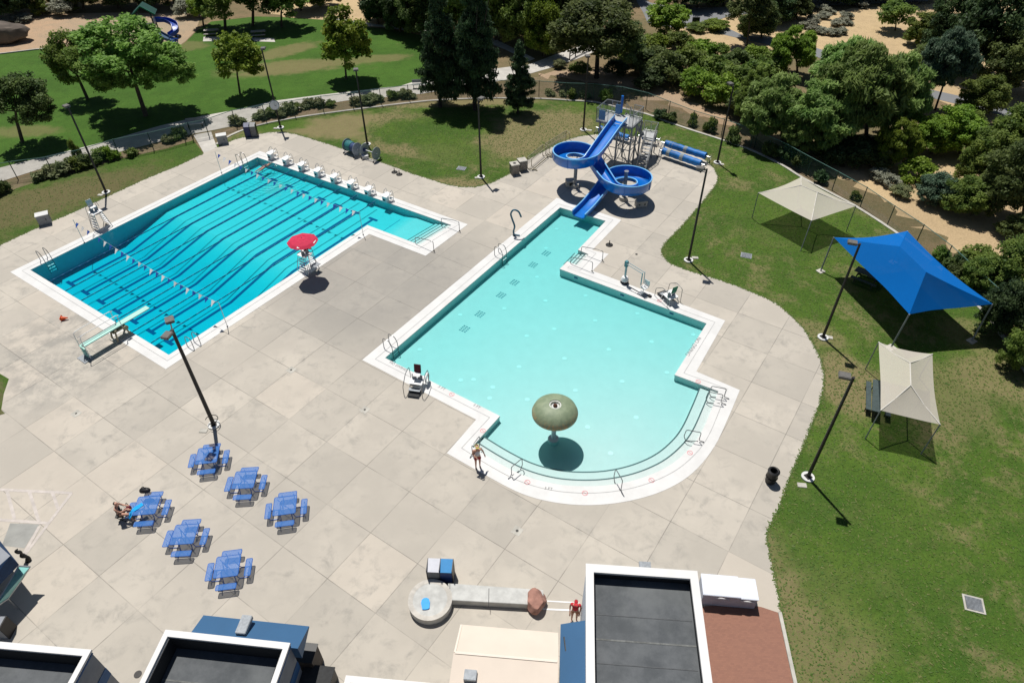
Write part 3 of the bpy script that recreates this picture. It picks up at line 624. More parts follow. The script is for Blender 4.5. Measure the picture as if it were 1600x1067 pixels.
fence([(327, 214), (356, 204.7), (384.5, 194), (420, 190), (458, 184), (490.5, 178.5), (522, 174.5), (556, 170.6), (593, 165), (622, 161), (653, 157), (700, 154), (760, 151), (800, 151), (842, 152)], 'green chain link fence along the walkway from the gate to the pines')
fence([(842, 152), (872, 155), (902, 155), (933, 157), (967, 161), (997, 167), (1027, 178), (1060, 192), (1090, 203), (1122, 212), (1178, 232)], 'green chain link fence curving behind the water slide')
fence([(1178, 232), (1220, 252), (1260, 275), (1300, 297), (1337, 318), (1372, 341), (1407, 368), (1440, 388), (1472, 415), (1508, 450), (1540, 478), (1568, 510), (1590, 540), (1640, 620)], 'green chain link fence curving behind the shade sails')

# ================================================================== SHADE SAILS
def sail(corners, cz, ridge, rz_, mat, label, posts, sag=.45, N=14, seam=None, foot=True, pr=.055):
    """corners: 4 photo points of the fabric corners with heights; ridge: 1-2 peak points"""
    C = [W(*c, z) for c, z in zip(corners, cz)]; K = [W(*c, z) for c, z in zip(ridge, rz_)]
    cen = sum(C, Vector())/4; r = thing('shade_sail', (cen.x, cen.y, 0), 0, label, 'shade sail'); o = Vector((cen.x, cen.y, 0)); mb = MB()
    k0, k1 = K[0], K[-1]
    def edge(a, b, apexa, apexb):
        a, b = a-o, b-o; A, B = apexa-o, apexb-o; g = []
        for i in range(N+1):
            s = i/N; e = a.lerp(b, s); inw = (A.lerp(B, s)-e); inw.z = 0; e = e+inw.normalized()*sag*4*s*(1-s)*.5 - Vector((0, 0, 0.10*4*s*(1-s))); top = A.lerp(B, s)
            g.append([e.lerp(top, t/6)-Vector((0, 0, .05*4*(t/6)*(1-t/6))) for t in range(7)])
        base = len(mb.v)
        for row in g: mb.v += [tuple(x) for x in row]
        for i in range(N):
            for j in range(6):
                f = (base+i*7+j, base+(i+1)*7+j, base+(i+1)*7+j+1, base+i*7+j+1)
                mb.f.append(f); mb.mi.append(0)
    # corners 0-1 belong to peak k0 side, 2-3 to k1 : order c0,c1 (short side at k0), c2,c3 (short side at k1)
    edge(C[0], C[1], k0, k0); edge(C[1], C[2], k0, k1); edge(C[2], C[3], k1, k1); edge(C[3], C[0], k1, k0)
    me = bpy.data.meshes.new('fabric'); me.from_pydata(mb.v, [], mb.f); bm = bmesh.new(); bm.from_mesh(me); bmesh.ops.remove_doubles(bm, verts=bm.verts, dist=1e-3); bmesh.ops.recalc_face_normals(bm, faces=bm.faces); bm.to_mesh(me); bm.free()
    f = link('fabric', me, mat, r)
    me.polygons.foreach_set('use_smooth', [True]*len(me.polygons))
    me.set_sharp_from_angle(angle=math.radians(14))
    if seam:
        s = MB()
        for a, b in ((C[0], k0), (C[1], k0), (C[2], k1), (C[3], k1), (k0, k1)):
            if (a-b).length > .1: s.tube([a-o+Vector((0, 0, .0)), ((a+b)/2-o)-Vector((0, 0, .09 if (a, b) != (k0, k1) else 0)), b-o+Vector((0, 0, .015))], .035, 5)
        s.build('seam', seam, r)
    for (bp, ci_) in posts:
        b = W(*bp)-o; t = C[ci_]-o; pm = MB(); pm.tube([(b.x, b.y, -.02), tuple(t)], pr, 8); p_ = pm.build('post', m_galv, r, smooth=True)
        if foot: MB().box((b.x, b.y, .02), (.55, .5, .05), rz=.5).build('footing', m_curb, p_)
    return r
m_beige = meshy('beige_shade_cloth', (.60, .555, .475), .72, .08); m_sblue = meshy('blue_shade_cloth', (.0005, .125, .44), .975, .1, .9)
m_seam = M('seam_webbing', (.62, .59, .53), .7, var=.1)
sail([(1252, 277), (1185, 301.5), (1268, 345), (1337.5, 322)], [2.45, 2.45, 2.45, 2.45], [(1252, 290), (1277, 301)], [3.2, 3.2], m_beige, 'small beige shade sail at the top of the right lawn', [((1175, 341), 1), ((1251, 392), 2), ((1322, 362), 3), ((1246, 318), 0)], .2, seam=m_seam, foot=False, pr=.035)
# blue one: long hip roof
sail([(1418, 361), (1303, 371), (1421, 491), (1551, 475)], [2.9, 2.9, 2.9, 2.9], [(1406, 385), (1447, 425)], [4.9, 4.9], m_sblue, 'large bright blue shade sail casting a solid shadow', [((1282, 424), 1), ((1392, 543), 2), ((1518, 533), 3), ((1395, 410), 0)], .5)
sail([(1457, 553), (1373, 534.5), (1376, 641), (1469, 663)], [2.4, 2.4, 2.4, 2.4], [(1422, 567), (1423, 602)], [3.35, 3.35], m_beige, 'beige shade sail in the lower right over long dark benches', [((1436, 590), 0), ((1352, 577), 1), ((1352, 685), 2), ((1439, 709), 3)], .16, seam=m_seam, foot=False, pr=.035)

# ================================================================== PICNIC TABLES OF BLUE MESH
m_bmesh = meshy('blue_expanded_metal', (.055, .21, .58), .5, .1, .45); m_bframe = M('blue_frame', (.03, .12, .42), .4, .1, .15, 6, .05)
def rrect(cx, cy, w_, h_, r_, n=4):
    out = []
    for sx, sy, a0 in ((1, 1, 0), (-1, 1, 90), (-1, -1, 180), (1, -1, 270)):
        for i in range(n+1):
            a = math.radians(a0+90*i/n); out.append((cx+sx*(w_/2-r_)+r_*math.cos(a), cy+sy*(h_/2-r_)+r_*math.sin(a)))
    return out
def mesh_table():
    r = thing('picnic_table', (0, 0, 0), 0, 'x', 'picnic table', 'blue mesh picnic tables on the deck')
    def panel(nm, cx, cy, w_, h_, z, par, edgew=.035):
        out = rrect(cx, cy, w_, h_, .08); o = MB().prism(out, z-.004, z).build(nm, m_bmesh, par)
        MB().tube([(x, y, z-.01) for x, y in out], .02, 5, closed=True).build('rim', m_bframe, o); return o
    top = panel('tabletop', 0, 0, 1.17, 1.17, .76, r)
    f = MB()
    for a in range(4):
        c, s = math.cos(a*math.pi/2+math.pi/4), math.sin(a*math.pi/2+math.pi/4); f.tube([(.1*c, .1*s, .73), (.62*c, .62*s, .73)], .018, 5)
    f.tube([(0, 0, .73), (0, 0, .6)], .03, 6); f.build('top_brace', m_bframe, r)
    for a in range(4):
        g = a*math.pi/2; c, s = math.cos(g), math.sin(g); Mz = Matrix.Rotation(g, 3, 'Z')
        out = [tuple((Mz @ Vector((x, y, 0)))[:2]) for x, y in rrect(.93, 0, .30, .96, .06)]
        st = MB().prism(out, .446, .45).build('bench', m_bmesh, r); MB().tube([(x, y, .44) for x, y in out], .018, 5, closed=True).build('rim', m_bframe, st)
        for k in (-.3, .3):
            pts = [Mz @ Vector(q) for q in ((.28, k*.9, .72), (.40, k, .12), (.46, k, .03), (.86, k, .03), (.93, k, .10), (.93, k, .44))]
            MB().tube(pts, .022, 6).build('leg', m_bframe, r)
    return r
tab0 = mesh_table(); TB = [((324, 711), 'blue mesh picnic table under the foot of the tall twin-headed pole'), ((382, 749), 'blue mesh picnic table second from the twin-headed pole, nearest beyond the empty middle'), ((229, 789), 'blue mesh picnic table with a sunbather, black bag and blue towel'), ((288, 834), 'blue mesh picnic table in the lower row, second from the left'), ((445, 789), 'blue mesh picnic table furthest right in the group'), ((355, 884), 'blue mesh picnic table nearest the camera')]
TABS = []
for i, ((x, y), lb) in enumerate(TB):
    t = tab0 if i == 0 else copy_tree(tab0); t.location = W(x, y, .76)*1; t.location.z = 0; t.rotation_euler = (0, 0, math.radians(6+R.uniform(-3, 4))); t['label'] = lb; TABS.append(t)

# ================================================================== POOL FURNITURE
m_ladder = m_chrome
def ladder(b1, b2, inward, label, grp='pool ladders', h=.85, w_=.55):
    """b1: photo point at coping between the rails; inward: unit dir to the water"""
    B = W(*b1); d = inward; n = Vector((-d.y, d.x, 0)); r = thing('pool_ladder', B, 0, label, 'pool ladder', grp)
    for s in (-1, 1):
        o = n*s*w_/2
        pts = rpoly([o-d*.45, o-d*.45+Vector((0, 0, h)), o+d*.12+Vector((0, 0, h)), o+d*.33+Vector((0, 0, h*.5)), o+d*.33+Vector((0, 0, -.9))], .2)
        MB().tube(pts, .027, 7).build('rail', m_ladder, r, smooth=True)
    for z in (-.25, -.5, -.75): MB().box(tuple(d*.33+Vector((0, 0, z))), (.5, .08, .03), rz=math.atan2(n.y, n.x)).build('tread', m_white, r)
    return r
dU, dV = P(1, 0).normalized(), P(0, 1).normalized()
ladder((74, 408), 0, -dV, 'ladder at the near left corner of the lap pool', h=1.0)
ladder((380, 256), 0, -dV, 'ladder by the far corner of the lap pool near the starting blocks', h=1.0)
ladder((302, 537), 0, dV, 'ladder on the near side of the lap pool, behind the twin lamp heads')
ladder((783, 399), 0, -dV, 'ladder on the left edge of the leisure pool beside the blue spray pipe')
ladder((612, 543), 0, -dV, 'ladder at the left corner of the leisure pool')
def looprail(b, d, label, h=.82, L=.85, foot=.28):
    B = W(*b); r = thing('grab_rail', B, 0, label, 'grab rail', 'hoop grab rails on the curved shallow end')
    pts = rpoly([d*-foot, d*-foot+Vector((0, 0, .06)), d*.02+Vector((0, 0, .12)), Vector((0, 0, h)), d*L+Vector((0, 0, h)), d*(L+.06)+Vector((0, 0, .25)), d*(L-.1)+Vector((0, 0, -.12)), d*.05+Vector((0, 0, .03))])
    MB().tube(pts, .025, 7).build('hoop', m_ladder, r, smooth=True); MB().cyl(tuple(d*-foot), .06, .02, 10).build('flange', m_steel, r); return r
cc = W(905, 655)
def toc(p): q = cc-W(*p); q.z = 0; return q.normalized()
looprail((738, 711), (W(765, 675)-W(738, 711)).normalized(), 'hoop rail at the left end of the curved steps, behind the standing person')
looprail((799, 744), toc((799, 744)), 'hoop rail second from the left on the curved steps')
looprail((970, 768), toc((970, 768)), 'hoop rail at the bottom of the curved shallow end', h=1)
looprail((1092, 690), toc((1092, 690)), 'hoop rail on the right of the curve, above the waste bin side')
looprail((1126, 631), -dU*.3+dV, 'inner hoop rail at the right end of the curved steps')
looprail((1131, 622), -dU*.3+dV, 'outer hoop rail at the right end of the curved steps')
def handrail(b, d, label, L=1.9, grp='pool entry handrails'):
    B = W(*b); r = thing('handrail', B, 0, label, 'handrail', grp)
    pts = rpoly([(0, 0, 0), (0, 0, .86), tuple(d*.5+Vector((0, 0, .86))), tuple(d*L+Vector((0, 0, .6))), tuple(d*(L+.05)+Vector((0, 0, -.5)))], .14)
    MB().tube(pts, .026, 7).build('rail', m_ladder, r, smooth=True); MB().cyl((0, 0, 0), .07, .03, 10).build('flange', m_bronze, r)
handrail((718, 361), dV, 'handrail on the far side of the lap pool steps'); handrail((678, 392), dV, 'handrail on the near side of the lap pool steps')
dS = (step2[0]-step2[1]).normalized()
handrail((941, 407), dV, 'handrail on the far side of the leisure pool side steps'); handrail((925, 424), dV, 'handrail on the near side of the leisure pool side steps')

# starting blocks
def block():
    r = thing('starting_block', (0, 0, 0), 0, 'x', 'starting block', 'starting blocks at the far end of the lap pool')   # +x points to the water
    MB().add([(-.34, -.3, .60), (.34, -.3, .52), (.34, .3, .52), (-.34, .3, .60), (-.34, -.3, .64), (.34, -.3, .56), (.34, .3, .56), (-.34, .3, .64)], [(0, 3, 2, 1), (4, 5, 6, 7), (0, 1, 5, 4), (1, 2, 6, 5), (2, 3, 7, 6), (3, 0, 4, 7)]).build('platform', m_white, r, bevel=.015)
    MB().box((.12, 0, .27), (.34, .42, .50)).build('pedestal', m_white, r, bevel=.02)
    MB().box((-.22, .30, .30), (.30, .22, .04)).build('step', m_white, r); 
    for s in (-1, 1): MB().tube(catmull([(-.42, s*.30, .0), (-.45, s*.30, .45), (-.36, s*.30, .86), (-.15, s*.30, .80), (-.05, s*.30, .60)], 3), .02, 6).build('rail', m_steel, r)
    for z in (.12, .42): MB().tube([(-.44, -.3, z), (-.44, .3, z)], .018, 5).build('rail', m_steel, r)
    MB().box((.3, 0, .25), (.02, .2, .14)).build('number_plate', m_dark, r); return r
b0 = block()
for i, v in enumerate(LC[::-1]):
    t = b0 if i == 0 else copy_tree(b0); t.scale = (1.15,)*3; t.location = P(38.35+.1*i/8, v+.1, .014); t.rotation_euler = (0, 0, TH+math.pi); t['label'] = 'white starting block, %s from the far left corner ladder' % ORD[i] if i else 'white starting block, nearest the far corner ladder'
# lane ropes
def mat_rope():
    t = NT('lane_rope'); c = t.obj(); wv = t.n('ShaderNodeTexWave'); wv.inputs['Scale'].default_value = .45; t.l(t.scalev(c, (1, 1, 1), -TH), wv.inputs['Vector'])
    t.l(t.mix(t.ramp(wv.outputs['Fac'], .86, .9), (.01, .09, .19), (.06, .18, .32)), t.b.inputs['Base Color']); t.b.inputs['Roughness'].default_value = .7; t.b.inputs['Specular IOR Level'].default_value = .1; return t.m
m_rope = mat_rope()
for k in range(7):
    v = LC[k]+1.04; mb = MB(); q0 = P(15.2, v, -.035); mb.tube([P(15.2+i*2.27, v+.02*math.sin(i*2+k), -.045)-q0 for i in range(11)], .038, 7)
    r = mb.build('lane_rope', m_rope, smooth=True); r.location = q0; tag(r, 'floating lane rope, %s from the near side of the lap pool' % ORD[k], 'lane rope', 'lane ropes on the lap pool')
# backstroke flags
m_fb = M('flag_blue', (.01, .07, .35), .7, var=.1); m_fw = M('flag_white', (.62, .62, .62), .7, var=.05)
def flagline(b1, b2, label, grp='backstroke flag lines', h=2.15, n=24):
    A, B = W(*b1), W(*b2); r = thing('backstroke_flags', A, 0, label, 'flag line', grp); D = B-A
    for p in (Vector(), D):
        MB().tube([p, p+Vector((0, 0, h+.05))], .022, 6).build('pole', m_steel, r); MB().cyl(tuple(p), .06, .05, 8).build('socket', m_dark, r)
    def at(s): return D*s+Vector((0, 0, h-.55*4*s*(1-s)))
    MB().tube([at(i/20) for i in range(21)], .006, 4).build('line', m_offwhite, r)
    t = D.normalized()
    for i in range(n):
        s = (i+.8)/(n+.6); c = at(s); w2 = .18; tw = R.uniform(-.5, .5); nn = (-dU*(.30+tw*.12)) + t*tw*.1
        mb = MB(); mb.add([c-t*w2, c+t*w2, c+Vector((0, 0, -.3))+nn, c-t*w2+nn*.1, c+t*w2+nn*.1, c+Vector((0, 0, -.305))+nn*1.01], [(0, 1, 2), (3, 5, 4)])
        mb.build('flag', m_fb if i % 2 == 0 else m_fw, r)
flagline((346.5, 271), (567.5, 367), 'blue and white flag line over the lap pool, close to the starting blocks')
flagline((132, 379.5), (355.5, 510.5), 'blue and white flag line over the lap pool, close to the diving board')

# ================================================================== WATER SLIDE
def tangent_pt(C, r, T, side):                     # point of circle (C,r) whose tangent passes T ; side +1/-1
    d = T-C; L = d.length; a = math.atan2(d.y, d.x); b = math.acos(r/L); g = a+side*b
    return C+Vector((math.cos(g), math.sin(g)))*r, g
C1 = Vector((5.85, 56.5)); C2 = Vector((10.02, 54.1)); r1, r2 = 1.5, 1.65
S0 = Vector((10.15, 60.75)); E0 = Vector((5.75, 50.85))
pA, gA = tangent_pt(C1, r1, S0, -1)                # enters loop one moving clockwise
d12 = C2-C1; L12 = d12.length; al = math.atan2(d12.y, d12.x); be_ = math.acos((r1+r2)/L12)
# inner tangent, clockwise about C1 then counter-clockwise about C2
gB = al+be_; pB = C1+Vector((math.cos(gB), math.sin(gB)))*r1
gC = al+math.pi+be_; pC = C2+Vector((math.cos(gC), math.sin(gC)))*r2
pD, gD = tangent_pt(C2, r2, E0, -1)
path = []
def lin(a, b, n): return [a.lerp(b, i/n) for i in range(n)]
def arc(C, r, g0, g1, n): return [C+Vector((math.cos(g0+(g1-g0)*i/n), math.sin(g0+(g1-g0)*i/n)))*r for i in range(n)]
ga = gA % (2*math.pi); gb = gB % (2*math.pi)
while gb > ga-math.pi: gb -= 2*math.pi
gc = gC % (2*math.pi); gd = gD % (2*math.pi)
while gd < gc+math.pi: gd += 2*math.pi
seg = [lin(S0, pA, 16), arc(C1, r1, ga, gb, 40), lin(pB, pC, 8), arc(C2, r2, gc, gd, 40), lin(pD, E0, 14)+[E0]]
pts2 = sum(seg, []); kind = sum([[i]*len(s) for i, s in enumerate(seg)], [])
cum = [0]
for a, b in zip(pts2, pts2[1:]): cum.append(cum[-1]+(b-a).length)
i1 = len(seg[0]); i2 = i1+len(seg[1]); i3 = i2+len(seg[2]); i4 = i3+len(seg[3])
kz = [(0, 4.25), (cum[3], 4.15), (cum[i1], 2.95), (cum[i2], 2.35), (cum[i3], 1.75), (cum[i4], 1.15), (cum[-6], .32), (cum[-1], .2)]
def zat(s):
    for (a, za), (b, zb) in zip(kz, kz[1:]):
        if s <= b+1e-6: return za+(zb-za)*(s-a)/(b-a)
    return kz[-1][1]
zz = [zat(s) for s in cum]
for _ in range(4): zz = [zz[0]]+[(zz[i-1]+2*zz[i]+zz[i+1])/4 for i in range(1, len(zz)-1)]+[zz[-1]]
hL0 = {0: .5, 1: .85, 2: .55, 3: .32, 4: .45}; hR0 = {0: .5, 1: .32, 2: .55, 3: .85, 4: .45}
# clockwise loop: outer wall is on the left of travel ; counter-clockwise: on the right
hL = [hL0[k] for k in kind]; hR = [hR0[k] for k in kind]
for _ in range(10):
    hL = [hL[0]]+[(hL[i-1]+hL[i]+hL[i+1])/3 for i in range(1, len(hL)-1)]+[hL[-1]]; hR = [hR[0]]+[(hR[i-1]+hR[i]+hR[i+1])/3 for i in range(1, len(hR)-1)]+[hR[-1]]
slide = thing('water_slide', (0, 0, 0), 0, 'blue twisting water slide with two open loops dropping into the leisure pool', 'water slide')
mb = MB(); rimL, rimR = [], []; hw = .58; n = len(pts2); fr = []
for i in range(n):
    a = pts2[max(0, i-1)]; b = pts2[min(n-1, i+1)]; t = (b-a).normalized(); nn = Vector((-t.y, t.x, 0)); c = Vector((pts2[i].x, pts2[i].y, zz[i])); fr.append((c, nn, t))
    prof = [(hw, hL[i]), (hw, .22), (hw-.09, .07), (hw-.26, 0), (-hw+.26, 0), (-hw+.09, .07), (-hw, .22), (-hw, hR[i]), (-hw-.05, hR[i]), (-hw-.05, .1), (-hw+.1, -.08), (hw-.1, -.08), (hw+.05, .1), (hw+.05, hL[i])]
    mb.v += [tuple(c+nn*s_+Vector((0, 0, z))) for s_, z in prof]
    rimL.append(c+nn*(hw+.025)+Vector((0, 0, hL[i]))); rimR.append(c-nn*(hw+.025)+Vector((0, 0, hR[i])))
k = 14
for i in range(n-1):
    for j in range(k): mb.f.append((i*k+j, i*k+(j+1) % k, (i+1)*k+(j+1) % k, (i+1)*k+j)); mb.mi.append(0)
mb.f += [tuple(range(k)), tuple((n-1)*k+j for j in range(k))[::-1]]; mb.mi += [0, 0]
mb.build('flume', m_blue, slide, smooth=True)
for i in range(9, n-4, 9):
    c, nn, t_ = fr[i]; MB().tube([c+nn*s_+Vector((0, 0, z)) for s_, z in ((hw+.06, hL[i]), (hw+.07, .1), (hw-.1, -.10), (-hw+.1, -.10), (-hw-.07, .1), (-hw-.06, hR[i]))], .028, 5).build('section_joint', m_blue, slide)
for rm in (rimL, rimR): MB().tube(rm, .055, 6).build('rim', m_bluelip, slide, smooth=True)
for (C, top, nm) in ((Vector((5.85, 56.4, 0)), 2.5, 'a'), (Vector((10.02, 54.04, 0)), 2.75, 'b')):
    mb = MB(); mb.tube([C, C+Vector((0, 0, top))], .16, 14); mb.build('post', m_galv, slide, smooth=True)
    MB().cyl(tuple(C+Vector((0, 0, top))), .2, .04, 14).build('post_cap', m_steel, slide)
    MB().cyl(tuple(C), .38, .32, 16).build('footing', m_curb, slide)
    mb = MB(); cc_, rr_, lo, hi = (C1, r1, i1, i2) if nm == 'a' else (C2, r2, i3, i4)
    for q in range(4):
        i = lo+int((hi-lo)*(q+.4)/4.2); c, nn, t = fr[i]; zt = c.z-.1; mb.tube([(C.x, C.y, min(top, zt)-.25), (c.x, c.y, zt)], .045, 6)
    mb.build('bracket', m_galv, slide)
q = W(1001, 322); b_ = thing('concrete_block', (q.x, q.y, 0), .2, 'pair of low grey concrete blocks under the lower slide loop', 'concrete block'); MB().box((0, 0, .3), (1.0, .6, .6)).build('block_body', m_curb, b_, bevel=.03)
for sx in (-.25, .25): MB().box((sx, -.31, .3), (.12, .03, .12)).build('recess', m_dark, b_)
q = W(897, 291); b_ = thing('concrete_footing', (q.x-.35, q.y+.05, 0), .1, 'grey concrete footing block under the upper slide loop', 'footing'); MB().box((0, 0, .32), (.85, .7, .64)).build('block_body', m_curb, b_, bevel=.03); MB().box((0, -.36, .35), (.3, .04, .3)).build('hatch', m_dark, b_)
# tower
tw = thing('slide_tower', (0, 0, 0), 0, 'grey steel tower with platform, mesh railings and stairs behind the slide', 'slide tower')
Z0 = 4.2; A_, B_, C_, D_ = Vector((7.95, 61.3, Z0)), Vector((11.1, 59.6, Z0)), Vector((12.3, 61.5, Z0)), Vector((9.15, 63.2, Z0))
MB().prism([(p.x, p.y) for p in (A_, B_, C_, D_)], Z0-.22, Z0-.02).build('platform', m_galv, tw)
m_platf = M('platform_top', (.42, .43, .43), .7, .2, .2, 6, .1)
ins = shrink([Vector((p.x, p.y, 0)) for p in (A_, B_, C_, D_)], .06); MB().prism([(p.x, p.y) for p in ins], Z0-.02, Z0+.01).build('platform_deck', m_platf, tw)
legs = [A_.lerp(B_, .12), A_.lerp(B_, .62), B_, C_, D_.lerp(C_, .55), D_, B_.lerp(C_, .5)]
for p in legs: MB().tube([(p.x, p.y, 0), (p.x, p.y, Z0-.2)], .085, 8).build('leg', m_galv, tw, smooth=True)
br = MB()
for a, b in ((0, 1), (1, 2), (2, 3), (3, 4), (4, 5), (5, 0), (1, 4)):
    p, q = legs[a], legs[b]
    br.tube([(p.x, p.y, .3), (q.x, q.y, Z0-.5)], .035, 5); br.tube([(q.x, q.y, .3), (p.x, p.y, Z0-.5)], .035, 5); br.tube([(p.x, p.y, 1.9), (q.x, q.y, 1.9)], .04, 5)
br.build('cross_brace', m_galv, tw)
m_rmesh = meshy('railing_mesh', (.33, .36, .37), .3, .1, .5)
def railing(root, a, b, h=1.15, midn=3):
    rm = MB(); rm.tube([a+Vector((0, 0, h)), b+Vector((0, 0, h))], .03, 6); rm.tube([a+Vector((0, 0, .08)), b+Vector((0, 0, .08))], .02, 5)
    for i in range(midn+1): p = a.lerp(b, i/midn); rm.tube([p, p+Vector((0, 0, h))], .025, 5)
    o = rm.build('railing', m_steel, root); MB().quad(a+Vector((0, 0, .1)), b+Vector((0, 0, .1)), b+Vector((0, 0, h)), a+Vector((0, 0, h))).build('mesh_infill', m_rmesh, o)
railing(tw, A_, A_.lerp(B_, .48)); railing(tw, A_.lerp(B_, .9), B_, midn=1); railing(tw, B_, C_); railing(tw, C_, D_.lerp(C_, .75), midn=1); railing(tw, D_.lerp(C_, .42), D_); railing(tw, D_, A_)
p = A_.lerp(B_, .17); MB().box((p.x-.05, p.y-.06, Z0+.6), (.62, .03, .9), rz=math.atan2(B_.y-A_.y, B_.x-A_.x)).build('notice_board', M('board_blue', (.10, .24, .45), .5, var=.15), tw)
p = D_.lerp(C_, .4); MB().box((p.x, p.y, Z0+.95), (.2, .2, 1.6)).build('gate_post', m_blue, tw)
MB().box((p.x-.35, p.y-.2, Z0+.55), (.5, .04, .9), rz=-.5).build('gate_panel', M('board_blue', (.1, .24, .45)), tw)
def stair(root, a, b, wdir, wd, n):
    mb = MB()
    for i in range(n): p = a.lerp(b, (i+.5)/n); mb.bar(p-wdir*wd/2, p+wdir*wd/2, .26, .04)
    mb.build('stair_tread', m_platf, root)
    for s in (-1, 1):
        o = wdir*wd/2*s; MB().bar(a+o, b+o, .05, .22).build('stringer', m_galv, root); railing(root, a+o, b+o, .95, 4)
lA = Vector((12.35, 59.45, 0)); lB = Vector((13.35, 61.9, 2.1)); sd_ = (lB-lA); sd_.z = 0; sd_.normalize(); wv_ = Vector((-sd_.y, sd_.x, 0))
stair(tw, lA, lB, wv_, .85, 10)
lc = Vector((13.55, 62.6, 2.1)); ex, ey = sd_, wv_
MB().prism([tuple((lc+ex*a*.75+ey*b*.95)[:2]) for a, b in ((-1, -.5), (1, -.5), (1, 1.0), (-1, 1.0))], 2.0, 2.1).build('landing', m_platf, tw)
railing(tw, lc+ex*.75-ey*.45, lc+ex*.75+ey*.9, .95, 2); railing(tw, lc-ex*.7-ey*.45, lc+ex*.75-ey*.45, .95, 2)
for a, b in ((-.6, -.4), (.6, -.4), (.6, .8)): q = lc+ex*a+ey*b; MB().tube([(q.x, q.y, 0), (q.x, q.y, 2.0)], .06, 6).build('leg', m_galv, tw)
l2 = lc+ey*.95; l2.z = 2.1; l3 = D_.lerp(C_, .6)+Vector((0, .15, 0)); l3 = Vector((l3.x, l3.y, Z0)); d_ = (l3-l2); d_.z = 0; d_.normalize(); stair(tw, l2, l3, Vector((-d_.y, d_.x, 0)), .8, 10)

# ------------------------------------------------------------------ rolled pool covers
m_cov = M('pool_cover_blue', (.004, .15, .47), .55, 0, .45, 2.2, .3); m_covg = M('cover_underside', (.28, .33, .35), .7, 0, .4, 3, .3)
def cover_roll(a, b, z, rad, label):
    A, B = W(*a, z), W(*b, z); c = (A+B)/2; r = thing('pool_cover_reel', (c.x, c.y, 0), 0, label, 'cover reel', 'reels of rolled blue pool cover'); A = A-c; B = B-c; A.z = B.z = z; d = (B-A).normalized()
    MB().tube([A-d*.45, B+d*.45], .05, 8).build('axle', m_steel, r)
    N_ = 14; mb = MB(); mb.tube([A.lerp(B, i/N_) for i in range(N_+1)], [rad*(1+R.uniform(-.07, .07)) for _ in range(N_+1)], 16); mb.build('rolled_cover', m_cov, r, smooth=True)
    for s in (.12, .47): p = A.lerp(B, s); MB().tube([p, p+d*.35], rad*1.05, 16).build('cover_patch', m_covg, r)
    nn = Vector((-d.y, d.x, 0))
    for p in (A-d*.3, B+d*.3):
        mb = MB(); mb.tube([p, p+nn*.4-Vector((0, 0, z-.06))], .03, 6); mb.tube([p, p-nn*.4-Vector((0, 0, z-.06))], .03, 6); mb.tube([p+nn*.45-Vector((0, 0, z-.1)), p-nn*.45-Vector((0, 0, z-.1))], .03, 6); mb.build('end_frame', m_steel, r)
        for s in (-1, 1): q = p+nn*.42*s; MB().tube([(q.x, q.y, .09)-d*0 if False else Vector((q.x, q.y, .09))-d*.03, Vector((q.x, q.y, .09))+d*.03], .09, 10).build('wheel', m_black, r)
    w_ = B+d*.5; MB().tube([w_+Vector((.22*math.cos(g)*nn.x, .22*math.cos(g)*nn.y, .22*math.sin(g))) for g in [i*math.pi/6 for i in range(12)]], .02, 5, closed=True).build('hand_wheel', m_steel, r)
cover_roll((1036, 236), (1095, 256), .62, .34, 'front blue pool cover reel with a grey patch, nearest the slide pool'); cover_roll((1040, 224), (1103, 244), .70, .32, 'rear blue pool cover reel along the lawn edge')
cover_roll((1004, 213), (1024, 217), .65, .33, 'short blue pool cover reel half hidden by the tower stairs'); cover_roll((937, 201), (982, 216), .5, .3, 'blue pool cover reel behind the slide chute under the platform')

# ------------------------------------------------------------------ lane rope reels
def rope_reel(a, b, fills, label):
    A, B = W(*a, .75), W(*b, .75); c = (A+B)/2; r = thing('lane_rope_reel', (c.x, c.y, 0), 0, label, 'rope reel', 'wheeled reels for lane ropes'); A = A-c; B = B-c; A.z = B.z = .75; d = (B-A).normalized(); nn = Vector((-d.y, d.x, 0))
    MB().tube([A-d*.1, B+d*.1], .04, 8).build('axle', m_white, r)
    for s in (0, .98):
        p = A.lerp(B, s); MB().tube([p, p+d*.03], .62, 28).build('flange_disc', M('reel_grey', (.32, .37, .44), .4, .3, .2, 5, .1), r)
        fr_ = MB(); 
        for sg in (-1, 1): fr_.tube([p, p+nn*.5*sg-Vector((0, 0, .68))], .03, 6)
        fr_.tube([p+nn*.6-Vector((0, 0, .66)), p-nn*.6-Vector((0, 0, .66))], .03, 6); fr_.build('end_frame', m_steel, r)
        for sg in (-1, 1): q = p+nn*.55*sg; MB().tube([Vector((q.x, q.y, .08))-d*.03, Vector((q.x, q.y, .08))+d*.03], .08, 10).build('wheel', m_black, r)
    MB().tube([A-nn*.5-Vector((0, 0, .66)), B-nn*.5-Vector((0, 0, .66))], .03, 6).build('base_rail', m_steel, r)
    for s0, s1, rad, m in fills: MB().tube([A.lerp(B, s0), A.lerp(B, (s0+s1)/2), A.lerp(B, s1)], [rad*.95, rad, rad*.93], 18).build('coiled_rope', m, r, smooth=True)
m_rt = M('rope_teal', (.02, .16, .17), .7, 0, .5, 14, .5); m_rn = M('rope_navy', (.03, .06, .16), .7, 0, .6, 14, .5)
rope_reel((542, 226), (558, 233), [(.05, .55, .5, m_rt), (.55, .95, .45, m_rn)], 'rope reel wound with teal and navy lane rope, left of the pole')
rope_reel((569, 234), (588, 240), [(.0, .12, .2, m_rn)], 'empty rope reel with pale discs and a bare white axle, right of the pole')
